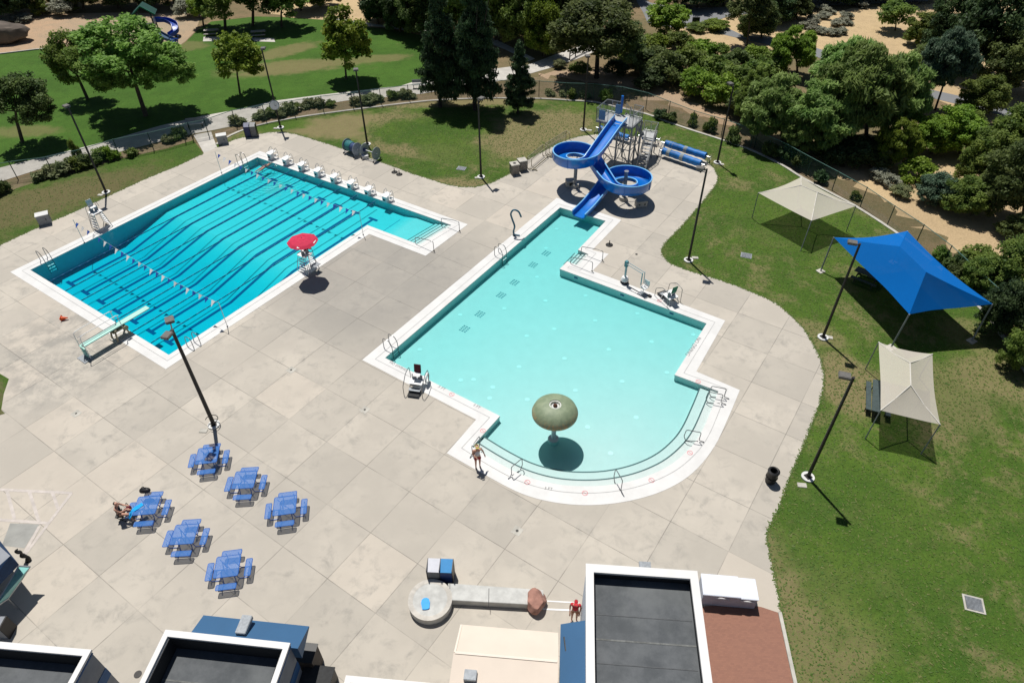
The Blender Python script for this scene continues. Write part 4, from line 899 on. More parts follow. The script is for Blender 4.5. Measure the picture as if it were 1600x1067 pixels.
q = W(571, 248); t = thing('equipment_box', q, .4, 'small pale box on the deck in front of the empty rope reel', 'equipment box'); MB().box((0, 0, .18), (.6, .4, .3)).build('box_body', m_offwhite, t, bevel=.03); MB().box((0, 0, .34), (.62, .42, .03)).build('lid', m_white, t)
def anchor(x, y, lb):
    q = W(x, y); t = thing('parasol_stand', q, 0, lb, 'parasol stand', 'round parasol stands on the deck'); MB().lathe([(.0, .1), (.2, .1), (.3, .03), (.3, 0)], 20).build('base_disc', m_bronze, t); MB().tube([(0, 0, .08), (0, 0, .42)], .04, 8).build('tube', m_bronze, t)
anchor(616.5, 269.5, 'left one of two dark parasol stands beyond the starting blocks'); anchor(624, 273, 'right one of two dark parasol stands beyond the starting blocks'); anchor(952, 383, 'single dark parasol stand beside the leisure pool side steps')

# ------------------------------------------------------------------ lifeguard chairs
def guard_chair(b, yaw, H, label, backm, tall=True, umb=False, extra=None):
    B = W(*b); r = thing('lifeguard_chair', B, yaw, label, 'lifeguard chair'); sp = .55 if tall else .42
    for sx in (-1, 1):
        for sy in (-1, 1):
            MB().tube([(sx*sp, sy*(sp+.12), 0), (sx*.33, sy*.36, H)], .03, 7).build('leg', m_steel, r)
    if tall:
        for sx in (-1, 1):
            L = MB()
            for k in range(1, 6):
                t = k/6.2; y = (sp+.12)*(1-t)+.36*t; x = sx*(sp*(1-t)+.33*t); L.bar((x-.0, -y*.62, H*t), (x, y*.62, H*t), .13, .03)
            L.build('ladder_rung', m_white, r)
        for s in (-1, 1): MB().tube(catmull([(s*.62, -.42, .3), (s*.5, -.40, H*.8), (s*.42, -.36, H+.55), (s*.36, .1, H+.75), (s*.36, .3, H+.45)], 4), .02, 6).build('side_rail', m_chrome, r)
    MB().box((0, 0, H), (.85, .85, .05)).build('platform', m_white, r, bevel=.01)
    MB().box((0, .42, H+.01-.02), (.55, .25, .03)).build('footrest', m_dark, r)
    MB().box((0, -.08, H+.42), (.46, .42, .06)).build('seat', m_white, r, bevel=.015)
    for sx in (-1, 1): MB().bar((sx*.2, -.08, H), (sx*.2, -.08, H+.4), .04, .3).build('seat_support', m_galv, r)
    MB().box((0, -.32, H+.72), (.46, .06, .62), rx=.18).build('backrest', backm, r, bevel=.02)
    if umb:
        MB().tube([(0, -.38, .2), (0, -.34, H+1.55)], .025, 7).build('umbrella_pole', m_galv, r)
    return r
uc = guard_chair((482, 421), TH+.0, 1.45, 'tall lifeguard chair with maroon back under a red umbrella', m_maroon, umb=True)
MB().box((.42, .1, 1.75), (.18, .75, .12), rz=.2).build('rescue_tube', M('tube_red', (.55, .03, .04), .5), uc, bevel=.04)
MB().box((.2, -.75, .62), (.6, .5, .03)).build('side_shelf', m_galv, uc)
def parasol():
    c = W(486, 431); z = 3.15; r = thing('umbrella', (c.x, c.y, 0), .2, 'open red umbrella with small white logo patches above the lap pool guard chair', 'umbrella'); n = 8; rad = 1.15
    mb = MB(); vs = [(0, 0, z+.32)]
    for k, (rr, zz_) in enumerate(((.4, .27), (.8, .14), (1.0, 0))):
        for j in range(n*2): 
            g = 2*math.pi*j/(n*2); f = 1 if j % 2 == 0 else .945; vs.append((rad*rr*f*math.cos(g), rad*rr*f*math.sin(g), z+zz_*1.05-(0 if j % 2 == 0 else .015)))
    m_ = n*2; fs = [(0, 1+j, 1+(j+1) % m_) for j in range(m_)]
    for k in range(2): fs += [(1+k*m_+j, 1+(k+1)*m_+j, 1+(k+1)*m_+(j+1) % m_, 1+k*m_+(j+1) % m_) for j in range(m_)]
    mb.add(vs, fs); mb.build('canopy', m_red, r)
    MB().lathe([(.32, .335-.03), (.34, .30-.03)], 16, (0, 0, z)).build('vent_ring', M('red_light', (.62, .08, .13), .8), r)
    for g in (-100, -20): a = math.radians(g); c_, s_ = math.cos(a), math.sin(a); MB().box((.93*c_, .93*s_, z+.085), (.13, .42, .012), rz=a, ry=.42).build('logo_patch', m_white, r)
    for j in range(n): g = 2*math.pi*j/n; MB().tube([(0, 0, z+.1), (rad*.97*math.cos(g), rad*.97*math.sin(g), z-.01)], .01, 4).build('rib', m_steel, r)
    MB().tube([(0, 0, z-1.1), (0, 0, z+.42)], .022, 7).build('pole', m_galv, r)
parasol()
guard_chair((160, 355), TH+math.pi, 1.5, 'plain white tall lifeguard chair on the far long side of the lap pool', m_offwhite)
g1_ = guard_chair((653, 603), TH+math.pi*.5+.4, .55, 'low lifeguard chair with maroon backrest and a white life ring', m_maroon, tall=False)
g2_ = guard_chair((1046, 470), TH-.5, .5, 'low lifeguard chair with a green backrest and step grating', m_green, tall=False)
for g, s in ((g1_, 1), (g2_, 1)):
    for sx in (-1, 1): MB().tube(rpoly([(sx*.6, -.5, 0), (sx*.62, -.45, 1.15), (sx*.62, .25, 1.25), (sx*.62, .95, .75), (sx*.6, 1.0, 0)], .15), .022, 6).build('side_rail', m_chrome, g)
    MB().box((0, .82, .12), (.75, .5, .04)).build('step_grating', m_dark, g); MB().box((0, .62, .3), (.75, .3, .04)).build('step', m_galv, g)
MB().tube([(-.55+.0, -.35+.3*math.cos(a), .5+.3*math.sin(a)) for a in [i*math.pi/8 for i in range(16)]], .065, 8, closed=True).build('life_ring', m_white, g1_, smooth=True)

# ------------------------------------------------------------------ diving board
tip = W(231, 480, 1.0); back = W(129, 540, 1.0); dd = (tip-back); L_ = dd.length; dd.normalize(); yaw = math.atan2(dd.y, dd.x)
db = thing('diving_board', (back.x, back.y, 0), yaw, 'pale green diving board with white rails at the near left corner', 'diving board')
m_board = M('board_green', (.40, .66, .58), .6, 0, .12, 5, .1); m_stand = M('stand_tan', (.30, .27, .18), .6, .2, .3, 6, .1)
MB().box((L_/2, 0, 1.0), (L_, .5, .06)).build('board', m_board, db, bevel=.012)
for y in (-.25, .25): MB().box((L_/2, y, 1.035), (L_, .02, .012)).build('board_edge', m_teal, db)
for y in (-.38, .38):
    MB().tube(catmull([(-.05, y, .0), (-.05, y, 1.6), (.06, y, 1.92), (.35, y, 1.98)], 4)+[Vector((L_*.52, y, 1.98)), Vector((L_*.56, y, 1.9))], .026, 7).build('rail', m_white, db, smooth=True)
    MB().tube([(L_*.54, y, 1.93), (L_*.54, y, .9)], .024, 6).build('rail_post', m_steel, db); MB().tube([(.05, y, 1.45), (L_*.5, y, 1.45)], .016, 6).build('mid_rail', m_steel, db)
for k in range(4): MB().box((-.05, 0, .2+.23*k), (.14, .7, .04)).build('ladder_step', m_board, db)
st = MB(); st.box((L_*.5, 0, .78), (1.0, .62, .10)); st.box((L_*.5-.3, 0, .86), (.14, .7, .14))
for sx in (-.45, .45):
    for y in (-.3, .3): st.bar((L_*.5+sx*.8, y, .75), (L_*.5+sx*1.1, y*1.2, 0), .09, .09)
st.build('stand', m_stand, db); MB().box((L_*.5, 0, .04), (1.3, .85, .09)).build('stand_base', m_curb, db)
MB().tube([(L_*.5+.35, -.42, .8), (L_*.5+.35, -.5, .8)], .17, 14).build('fulcrum_wheel', m_stand, db)
MB().box((-.2, 0, .02), (.7, .95, .05)).build('ladder_foot', m_galv, db)
q = W(101.5, 500); t = thing('traffic_cone', q, 0, 'small orange traffic cone tipped beside the lap pool coping', 'traffic cone'); m_or = M('cone_orange', (.72, .10, .02), .6, var=.15)
o = MB().tube([(-.16, 0, .15), (.26, .05, .17)], .14, 16, r2=.03).build('cone', m_or, t, smooth=True); o = MB().box((-.18, 0, .15), (.03, .36, .36), rx=.3).build('base_plate', m_or, t)

# ------------------------------------------------------------------ spray pipe, pool lift, mushroom
B0 = W(812, 369); t = thing('spray_pipe', B0, 0, 'blue grey hooked spray pipe on the left coping of the leisure pool', 'spray pipe')
pp = [Vector((0, 0, .05)), Vector((-.45, .08, .12)), Vector((-.5, .1, .45)), Vector((-.42, .1, .9)), Vector((-.62, .25, 1.5)), Vector((-.72, .3, 1.95)), Vector((-.5, .3, 2.3)), Vector((-.1, .3, 2.15)), Vector((.12, .28, 1.65))]
MB().tube(catmull(pp, 5), .075, 10).build('pipe', M('pipe_blue', (.07, .17, .24), .45, .1, .3, 5, .1), t, smooth=True); MB().cyl((-.47, .09, 0), .13, .05, 14).build('flange', m_bronze, t)
A0 = W(975.5, 442); E1 = W(1007, 460); dl = (E1-A0); Ld = dl.length; lift = thing('pool_lift', A0, math.atan2(dl.y, dl.x), 'accessible pool lift with grey mast, long arm and white seat', 'pool lift')
m_mast = M('lift_mast', (.33, .43, .46), .4, .2, .15, 6, .05)
MB().box((0, 0, .08), (.5, .45, .16)).build('base', m_dark, lift, bevel=.03); MB().lathe([(.05, .62), (.2, .58), (.3, .4), (.3, .25)], 20).build('base_cover', m_white, lift, smooth=True)
MB().tube([(0, 0, .2), (0, 0, 1.75)], .085, 10).build('mast', m_mast, lift); MB().box((-.02, 0, 1.75), (.24, .24, .5)).build('actuator', m_teal, lift, bevel=.02)
for y in (-.12, .12): MB().tube([(0, y, 1.85), (Ld*.82, y, 1.75)], .03, 6).build('arm', m_mast, lift)
MB().tube([(Ld*.82, -.14, 1.85), (Ld*.82, -.14, .75)], .045, 7).build('hanger', m_mast, lift); MB().tube([(Ld*.82, .14, 1.8), (Ld*.84, .14, .8)], .03, 7).build('hanger', m_mast, lift)
MB().box((Ld*.95, 0, .62), (.5, .48, .08)).build('seat', m_white, lift, bevel=.03); MB().box((Ld*.95, .26, .9), (.48, .07, .5)).build('seat_back', m_white, lift, bevel=.03)
MB().tube([(Ld*1.0, -.2, .6), (Ld*1.02, -.35, .15)], .025, 6).build('leg_rest', m_steel, lift); MB().box((Ld*1.0, -.1, .03), (.85, .5, .05)).build('foot_plate', m_galv, lift); MB().box((Ld*1.22, .05, .08), (.28, .22, .12)).build('battery_box', m_dark, lift, bevel=.02)
MB().box((Ld*.45, -.1, .02), (Ld*.9, .04, .03)).build('floor_bar', m_bronze, lift)
MB2 = W(864.5, 690); mz = onfloor(864.5, 690.5, dep2).z; mq = W(864.5, 690, mz); h_m = 2.15
mush = thing('mushroom_fountain', (mq.x, mq.y, mz), 0, 'weathered green mushroom fountain standing in the shallow end', 'mushroom fountain')
def mat_mush():
    t = NT('mushroom_green'); c = t.obj(); f = t.noise(c, 3, 5); g = t.noise(t.scalev(c, (1, 1, .35)), 9, 6, .7); sp = t.n('ShaderNodeSeparateXYZ'); t.l(c, sp.inputs[0])
    b = t.mix(t.ramp(f, .35, .7), (.175, .225, .135), (.24, .29, .18)); low = t.math('SUBTRACT', 1, t.ramp(sp.outputs[2], 2.6, 3.05)); b = t.mix(t.math('MULTIPLY', low, t.ramp(g, .45, .6)), b, (.42, .27, .11)); b = t.mix(t.ramp(g, .68, .74), b, (.06, .07, .045))
    t.l(b, t.b.inputs['Base Color']); t.b.inputs['Roughness'].default_value = .6; t.bump(g, .15); return t.m
zc_ = 2.25-mz
ms = 1.22
prof = [(.22, .50), (.30, .52), (.31, .56), (.55, .53), (.85, .42), (1.08, .22), (1.17, 0), (1.16, -.12), (1.08, -.2), (.9, -.2), (.3, -.1), (.14, -.1)]
MB().lathe([(a*ms*.93, b*1.15+zc_) for a, b in prof], 48).build('cap', mat_mush(), mush, smooth=True)
MB().lathe([(.0, .62*1+zc_-.1), (.2, .58+zc_-.1), (.27, .60+zc_-.08), (.29, .66+zc_-.06), (.34, .66+zc_-.06), (.36, .58+zc_-.05)], 28).build('nozzle_ring', m_offwhite, mush, smooth=True)
MB().ball((0, 0, .62+zc_-.08), .13, 10, 6).build('nozzle', M('rust', (.09, .04, .02), .9, var=.4), mush)
MB().cyl((0, 0, 0), .14, zc_, 18).build('stem', M('stem_grey', (.42, .52, .52), .5, .1, .15, 5, .05), mush, smooth=True); MB().lathe([(.33, 0), (.34, .3), (.3, .34), (.14, .36)], 24).build('base_ring', m_basin, mush)

# ================================================================== BINS, BENCH WALL AND SMALL THINGS ON THE DECK
t = thing('waste_bin', W(1203, 752), 0, 'round black waste bin on the right of the deck', 'waste bin'); MB().lathe([(.25, 0), (.29, .1), (.30, .85), (.33, .9), (.33, .94), (.24, 1.0), (.2, .98), (.17, .7)], 28).build('bin_body', m_black, t, smooth=True); MB().tube([(.31*math.cos(a), .31*math.sin(a), .45) for a in [i*math.pi/12 for i in range(24)]], .02, 5, closed=True).build('band', m_bronze, t)
def twin_bin(c, yaw, lb, cA, cB, h=1.15, w_=.62, d=.62):
    t = thing('recycling_station', W(*c), yaw, lb, 'recycling bins'); names = ('bin_section', 'bin_section')
    for s, m in ((-1, cA), (1, cB)):
        MB().prism([(s*w_/2+x*w_/2*.96, y) for x, y in ((-1, -d/2), (1, -d/2), (1, d/2), (-1, d/2))], .06, h-.12).build('bin_section', m[0], t, bevel=.01)
        MB().add([(s*w_/2-w_*.47, -d/2, h-.12), (s*w_/2+w_*.47, -d/2, h-.12), (s*w_/2+w_*.47, d/2, h+.1), (s*w_/2-w_*.47, d/2, h+.1), (s*w_/2-w_*.47, -d/2, h-.16), (s*w_/2+w_*.47, -d/2, h-.16), (s*w_/2+w_*.47, d/2, h-.16), (s*w_/2-w_*.47, d/2, h-.16)], [(0, 1, 2, 3), (7, 6, 5, 4), (0, 4, 5, 1), (1, 5, 6, 2), (2, 6, 7, 3), (3, 7, 4, 0)]).build('lid', m[1], t)
    fr_ = MB()
    for x in (-w_, 0, w_):
        fr_.box((x, 0, h/2+.02), (.035, d+.06, h+.1)); 
    fr_.build('frame', m_black, t); MB().box((0, 0, .04), (2*w_, d, .05)).build('base_plate', m_black, t); return t
mwB = (M('bin_grey', (.16, .165, .17), .6), M('lid_white', (.66, .67, .72), .5, var=.06)); mbB = (M('bin_blue', (.01, .035, .16), .5), M('lid_blue', (.05, .27, .58), .45, var=.08))
twin_bin((690, 902), -.05, 'white and blue lidded recycling bins standing at the round end of the bench wall', mwB, mbB)
twin_bin((394, 213), math.radians(8), 'dark blue and grey recycling bins on the grass near the gate path', (M('bin_navy', (.01, .02, .10), .5), M('bin_navy', (.01, .02, .10), .5)), (M('bin_grey', (.16, .165, .17), .6), M('lid_dark', (.12, .13, .14), .5)), 1.25, .6, .6)
m_expo = M('exposed_aggregate', (.26, .235, .20), .9, scale=14, var=.4, bump=.5)
def sq_bin(c, yaw, lb, lidhole=True, w_=.75, h=.95):
    t = thing('square_bin', W(*c), yaw, lb, 'concrete bin', 'square concrete bins'); MB().box((0, 0, h/2), (w_, w_, h)).build('bin_body', m_expo, t, bevel=.02); MB().box((0, 0, h+.04), (w_+.08, w_+.08, .1)).build('lid', m_curb, t, bevel=.02)
    if lidhole: MB().cyl((0, 0, h+.088), .15, .012, 20).build('opening', m_black, t)
sq_bin((804, 271), .35, 'front square concrete bin by the empty bike rack'); sq_bin((816, 265), .35, 'rear square concrete bin by the bike rack', False)
def cabinet(c, yaw, lb, w_=.95, d=.7, h=.9):
    t = thing('utility_cabinet', W(*c), yaw, lb, 'utility cabinet', 'low utility cabinets'); MB().box((0, 0, h/2), (w_, d, h)).build('cabinet_body', m_galv, t, bevel=.02); MB().box((0, 0, h+.02), (w_+.06, d+.06, .05)).build('lid', m_offwhite, t, bevel=.01); MB().box((w_*.2, -d/2-.01, h*.6), (.06, .02, .14)).build('handle', m_black, t)
cabinet((349, 224), .35, 'grey utility cabinet on the grass by the gate path'); cabinet((72, 349), .5, 'grey utility cabinet on the grass left of the lap pool')
# bike rack / bench frames
def rack(a, b, lb):
    A, B = W(*a), W(*b); r = thing('metal_rack', A, 0, lb, 'metal rack', 'empty metal racks by the deck edge'); D = B-A; d = D.normalized(); nn = Vector((d.y, -d.x, 0)); mb = MB()
    for o, h in ((Vector(), 1.15), (nn*.45, 1.05)): mb.tube([o+Vector((0, 0, h)), o+D+Vector((0, 0, h))], .03, 6)
    mb.tube([nn*.6+Vector((0, 0, .05)), nn*.6+D+Vector((0, 0, .05))], .03, 6); mb.build('top_rail', m_stand, r)
    for p in (Vector(), D): MB().tube([p, p+Vector((0, 0, 1.15)), p+nn*.45+Vector((0, 0, 1.05)), p+nn*.45+Vector((0, 0, .35)), p+nn*1.1+Vector((0, 0, .05)), p], .035, 6).build('end_frame', m_stand, r)
    MB().quad(Vector((0, 0, .35)), D+Vector((0, 0, .35)), D+Vector((0, 0, 1.1)), Vector((0, 0, 1.1))).build('mesh_panel', m_rmesh, r)
rack((824, 263), (848, 243), 'metal rack beside the square concrete bins'); rack((852, 241), (884, 221), 'metal rack nearer the water slide')
# bench wall with round end
cw = [(666, 940)]
rc = W(672, 936, .45); bw = thing('bench_wall', (rc.x, rc.y, 0), 0, 'low concrete bench wall with a round end', 'bench wall')
Rr_ = W(706, 936, .45).x-rc.x; e1 = W(849, 921, .45)-rc; e2 = W(849, 945, .45)-rc; s1 = W(700, 910.5, .45)-rc; s2 = W(704, 937, .45)-rc
m_bw = M('bench_concrete', (.50, .50, .475), .8, scale=3, var=.2); m_bwe = M('bench_edge', (.52, .49, .44), .8, scale=3, var=.25)
MB().cyl((0, 0, 0), Rr_, .45, 48).build('round_end', m_bw, bw, smooth=True)
MB().prism([(s1.x, s1.y), (s2.x, s2.y), (e2.x, e2.y), (e1.x, e1.y)], 0, .447).build('straight_section', m_bw, bw, bevel=.015)
MB().lathe([(Rr_-.22, .452), (Rr_-.20, .456), (Rr_+.015, .456), (Rr_+.015, .38)], 48).build('nosing', m_bwe, bw)
for px_ in (703, 764): a = W(px_, 909+(px_-703)*.16, .45)-rc; b = W(px_-.5, 940+(px_-703)*.12, .45)-rc; MB().bar((a.x, a.y, .45), (b.x, b.y, .45), .025, .01).build('joint', m_dark, bw)
q = W(665, 943, .46); t = thing('kickboard', (q.x, q.y, .46), .15, 'bright blue swim board lying on the round end of the bench wall', 'kickboard'); MB().prism([(-.17, -.28), (-.06, -.30), (.08, -.30), (.17, -.27), (.21, .05), (.17, .22), (.07, .29), (-.07, .29), (-.17, .22), (-.21, .05)], 0, .05).build('board', M('foam_blue', (.02, .33, .75), .6, var=.1), t, bevel=.012)
def rock(name, c, rx, ry, rz, mat, lb, cat, seed=1, sub=4, amp=.18, z=0, yaw=0):
    bm = bmesh.new(); bmesh.ops.create_icosphere(bm, subdivisions=sub, radius=1); rr = random.Random(seed); dirs = [(Vector((rr.gauss(0, 1), rr.gauss(0, 1), rr.gauss(0, 1))).normalized(), rr.uniform(.6, .95)) for _ in range(14)]
    for v in bm.verts:
        n_ = v.co.normalized(); d = 1.0
        for dv, k in dirs:
            c_ = n_.dot(dv)
            if c_ > 0: d = min(d, k/max(c_, 1e-3)) if k/max(c_, 1e-3) < d else d
        d += amp*.12*math.sin(n_.x*9+seed)*math.cos(n_.y*8)*1.0; v.co = n_*d
        v.co.x *= rx; v.co.y *= ry; v.co.z = max(-.15, v.co.z*rz+rz*.55)
    me = bpy.data.meshes.new(name); bm.to_mesh(me); bm.free(); q = W(*c, z); o = link(name, me, mat, None, True, loc=(q.x, q.y, z)); o.rotation_euler = (0, 0, yaw); me.set_sharp_from_angle(angle=math.radians(25)); return tag(o, lb, cat)
rock('boulder', (838.5, 944), .56, .64, .58, M('red_rock', (.38, .20, .155), .95, scale=2.5, var=.4, bump=.6), 'reddish boulder at the right end of the bench wall', 'boulder', 5)
m_rock2 = M('grey_rock', (.13, .105, .085), .95, scale=.6, var=.5, bump=.8)
rock('boulder', (0, 64), 4.6, 2.4, 1.9, m_rock2, 'large grey brown boulder at the left edge of the playground', 'boulder', 8, amp=.3)
# white storage boxes
def wbox(p, w_, d, h, lb, ribs=False, crumple=False):
    A = W(*p, h); t = thing('storage_box', (A.x, A.y, 0), -.1, lb, 'storage box', 'white deck boxes'); m = M('cover_white', (.66, .69, .76), .55, scale=3, var=.08)
    MB().box((0, 0, h/2), (w_, d, h)).build('box_body', M('box_grey', (.42, .46, .54), .6, var=.12), t, bevel=.03); MB().box((0, 0, h+.02), (w_+.06, d+.06, .06)).build('lid', m, t, bevel=.02)
    if ribs:
        for i in range(7): MB().box((-w_/2+.12+i*(w_-.24)/6, 0, h+.056), (.05, d*.95, .02)).build('lid_rib', m_white, t)
    else:
        MB().tube(catmull([(-.3, -d/2-.03, h-.14), (0, -d/2-.08, h-.05), (.35, -d/2-.03, h-.2)], 5), .025, 5).build('strap', m_white, t)
wbox((1126, 915), 1.7, 1.05, .95, 'large white covered deck box beside the brown paving'); wbox((1166, 920), .95, 1.05, .85, 'smaller white deck box with a ribbed lid')
# drain grates
def grate(c, w_, h_, lb, yaw=0, m=None):
    q = W(*c); t = thing('drain_grate', (q.x, q.y, 0), yaw, lb, 'drain grate', 'square drain grates in the lawn'); MB().box((0, 0, .0), (w_, h_, .05)).build('kerb_frame', m or m_curb, t); MB().box((0, 0, .02), (w_*.8, h_*.8, .03)).build('pit', M('pit_grey', (.09, .095, .10), .8), t)
    g = MB()
    for i in range(11): g.box((0, -h_*.37+i*h_*.74/10, .04), (w_*.78, .035, .03))
    g.build('grating', m_galv, t)
grate((1521.5, 943.5), .92, .85, 'drain grate in the lawn at the lower right', -.3); grate((1166, 399.5), .85, .7, 'drain grate in the lawn right of the slender pole', -.35, m_galv); grate((721, 263.5), .85, .7, 'drain grate on the lawn near the lane rope reels', -.3, m_galv)
for i, (x, y, r_) in enumerate([(215.5, 1053, .17), (994.5, 397.5, .1), (455, 578, .07), (570, 640, .07), (808, 829, .08), (119, 646, .06), ]):
    q = W(x, y); t = thing('floor_drain', (q.x, q.y, .0), TH, ['round grey floor drain between the two left roofs', 'small round drain near the deck lawn edge by the lift', 'small square drain cover on the deck below the lap pool corner', 'small square drain cover below the low maroon chair', 'small square drain cover in front of the flat dark roof', 'small round drain in the left deck'][i], 'floor drain', 'drains set in the deck')
    if r_ < .1 and i > 1: MB().box((0, 0, .002), (.5, .5, .012)).build('apron', m_curb, t)
    MB().cyl((0, 0, .006), r_, .012, 16).build('drain_cover', m_bronze, t)

# ================================================================== BUILDINGS AT THE BOTTOM
m_parap = M('parapet_white', (.68, .67, .655), .6, scale=1.5, var=.06, bump=.03); m_wallg = M('wall_grey', (.27, .285, .31), .8, scale=2, var=.12); m_wallb = M('wall_light', (.55, .62, .70), .8, var=.1); m_blueb = M('band_blue', (.02, .10, .26), .6, var=.15)
def mat_roof():
    t = NT('roof_membrane'); p = t.coord(); f = t.noise(p, .8, 7, .7); g = t.noise(p, .25, 3); sp = t.n('ShaderNodeSeparateXYZ'); t.l(p, sp.inputs[0])
    b = t.mix(t.ramp(f, .3, .7), (.055, .062, .068), (.11, .118, .125)); b = t.mix(t.math('MULTIPLY', t.ramp(g, .5, .65), .4), b, (.15, .16, .16)); t.l(b, t.b.inputs['Base Color']); t.b.inputs['Roughness'].default_value = .8; t.bump(f, .2); return t.m
m_roof = mat_roof(); m_seamr = M('roof_seam', (.15, .155, .15), .8, var=.4)
m_cano = M('canopy_blue', (.03, .105, .22), .55, scale=.7, var=.08, bump=.02)
def building(TL, TR, h, depth, drop, label, pw=.22, wall=None, band=True, seams=(.45,), loc_fix=None):
    """TL, TR : photo points of the far parapet corners at height h"""
    A, B = W(*TL, h), W(*TR, h); d = (B-A); w_ = d.length; d.normalize(); yaw = math.atan2(d.y, d.x); r = thing('building', (A.x, A.y, 0), yaw, label, 'building')
    wl = MB(); zt = h-.12
    for x0, x1, y0, y1 in ((0, w_, -.2, 0), (0, .2, -depth, -.2), (w_-.2, w_, -depth, -.2)): wl.box(((x0+x1)/2, (y0+y1)/2, zt/2), (x1-x0, y1-y0, zt))
    wl.build('wall', wall or m_wallg, r)
    zi = h-drop
    MB().box((w_/2, -depth/2-.1, zi-.1), (w_-.42, depth-.22, .2)).build('roof', m_roof, r)
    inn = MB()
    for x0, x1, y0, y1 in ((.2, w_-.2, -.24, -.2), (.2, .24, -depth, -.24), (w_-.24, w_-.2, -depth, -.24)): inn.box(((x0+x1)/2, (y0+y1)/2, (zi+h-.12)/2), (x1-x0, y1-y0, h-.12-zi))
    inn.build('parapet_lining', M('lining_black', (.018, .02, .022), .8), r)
    cp = MB()
    for x0, x1, y0, y1 in ((-.05, w_+.05, -pw+.0, .05), (-.05, pw-.05, -depth, -pw), (w_-pw+.05, w_+.05, -depth, -pw)): cp.box(((x0+x1)/2, (y0+y1)/2, h-.06), (x1-x0, y1-y0, .12))
    cp.build('parapet_cap', m_parap, r)
    for s in seams: MB().box((w_/2, -depth*s, zi+.006), (w_-.5, .07, .012)).build('roof_seam', m_seamr, r)
    if band: MB().box((w_+.012, -depth/2, h-1.9), (.02, depth, .6)).build('wall_band', m_blueb, r); MB().box((w_+.03, -depth/2, h-.2), (.05, depth, .08)).build('gutter', m_blueb, r)
    return r, w_
building((-60, 998.5), (140, 1016), 3.7, 9, .95, 'flat roofed building with white parapet at the bottom left corner', seams=())
rB, wB = building((259.5, 985), (451, 1005.5), 3.7, 9, 1.0, 'flat roofed building with white parapet and blue canopy, second from the left', seams=(.17, .6))
rC, wC = building((917, 881.5), (1088, 893), 4.6, 12, .62, 'tallest flat dark roof with white parapet, beside the brown paving', wall=m_wallb, band=False, seams=(.245, .62), pw=.34)
for i, (yy) in enumerate((-1.9, -3.9, -5.4)): MB().box((wC/2, yy, 4.6-.62+.008), (wC-.6, .035, .012)).build('roof_seam', M('roof_seam_faint', (.09, .095, .1), .8), rC)
MB().box((wC*.54, .22, 4.45), (.5, .32, .12)).build('wall_light', m_galv, rC)
building((542, 1056.5), (680, 1069), 3.7, 8, .9, 'flat roofed building whose white parapet corner just enters at the bottom centre', seams=())
# blue wedge canopy on building B
cz0, cz1 = 2.9, 3.35; o1, o2 = W(318, 960.5, cz0), W(483, 978, cz0); i1_, i2_ = W(294, 991, cz1), W(466, 1028, cz1); org = Vector((rB.location.x, rB.location.y, 0)); Rz = Matrix.Rotation(-rB.rotation_euler.z, 3, 'Z')
L1, L2 = Rz @ (o1-org), Rz @ (o2-org)
can = MB(); x0, x1, yo = L1.x, L2.x, (L1.y+L2.y)/2
can.add([(x0, yo, cz0), (x1, yo, cz0), (x1, 0.0, cz1), (x0, 0.0, cz1), (x0, yo, cz0-.06), (x1, yo, cz0-.06), (x1, 0.0, cz1-.9), (x0, 0.0, cz1-.9)], [(0, 1, 2, 3), (4, 7, 6, 5), (0, 4, 5, 1), (1, 5, 6, 2), (3, 2, 6, 7), (0, 3, 7, 4)])
can.build('canopy', m_cano, rB); MB().box(((x0+x1)/2-.25, .75, 3.28), (.45, .8, .22)).build('canopy_vent', m_galv, rB, bevel=.02)
q = W(508, 1020, 1.2); t = thing('storage_cabinet', (q.x, q.y, 0), rB.rotation_euler.z, 'dark brown cabinet tucked under the end of the blue canopy', 'cabinet'); m_brn = M('cabinet_brown', (.07, .055, .045), .7, var=.2)
MB().box((-.8, -.2, .75), (.9, .8, 1.5)).build('cabinet_body', m_brn, t, bevel=.02); MB().box((-.8, -.2, 1.53), (.96, .86, .05)).build('cabinet_top', m_black, t)
q = W(517, 1050, 1.0); t = thing('storage_cabinet', (q.x, q.y, 0), rB.rotation_euler.z, 'low black cabinet at the corner of the second building', 'cabinet'); MB().box((-.55, -.4, .5), (1.3, 1.2, 1.0)).build('cabinet_body', m_black, t, bevel=.02); MB().box((-.55, -.4, 1.02), (1.36, 1.26, .04)).build('cabinet_top', m_dark, t)
# side canopy on building C
o1, o2 = W(876, 976, 2.9), W(913, 969, 3.3); org = Vector((rC.location.x, rC.location.y, 0)); Rz = Matrix.Rotation(-rC.rotation_euler.z, 3, 'Z'); l1, l2 = Rz @ (o1-org), Rz @ (o2-org)
can = MB(); xo = l1.x; yo = (l1.y+l2.y)/2
can.add([(xo, yo, 2.9), (0, yo, 3.4), (0, -13, 3.4), (xo, -13, 2.9), (xo, yo, 2.82), (0, yo, 2.6), (0, -13, 2.6), (xo, -13, 2.82)], [(0, 1, 2, 3), (4, 7, 6, 5), (0, 4, 5, 1), (3, 2, 6, 7), (0, 3, 7, 4), (1, 5, 6, 2)])
can.build('canopy', m_cano, rC)
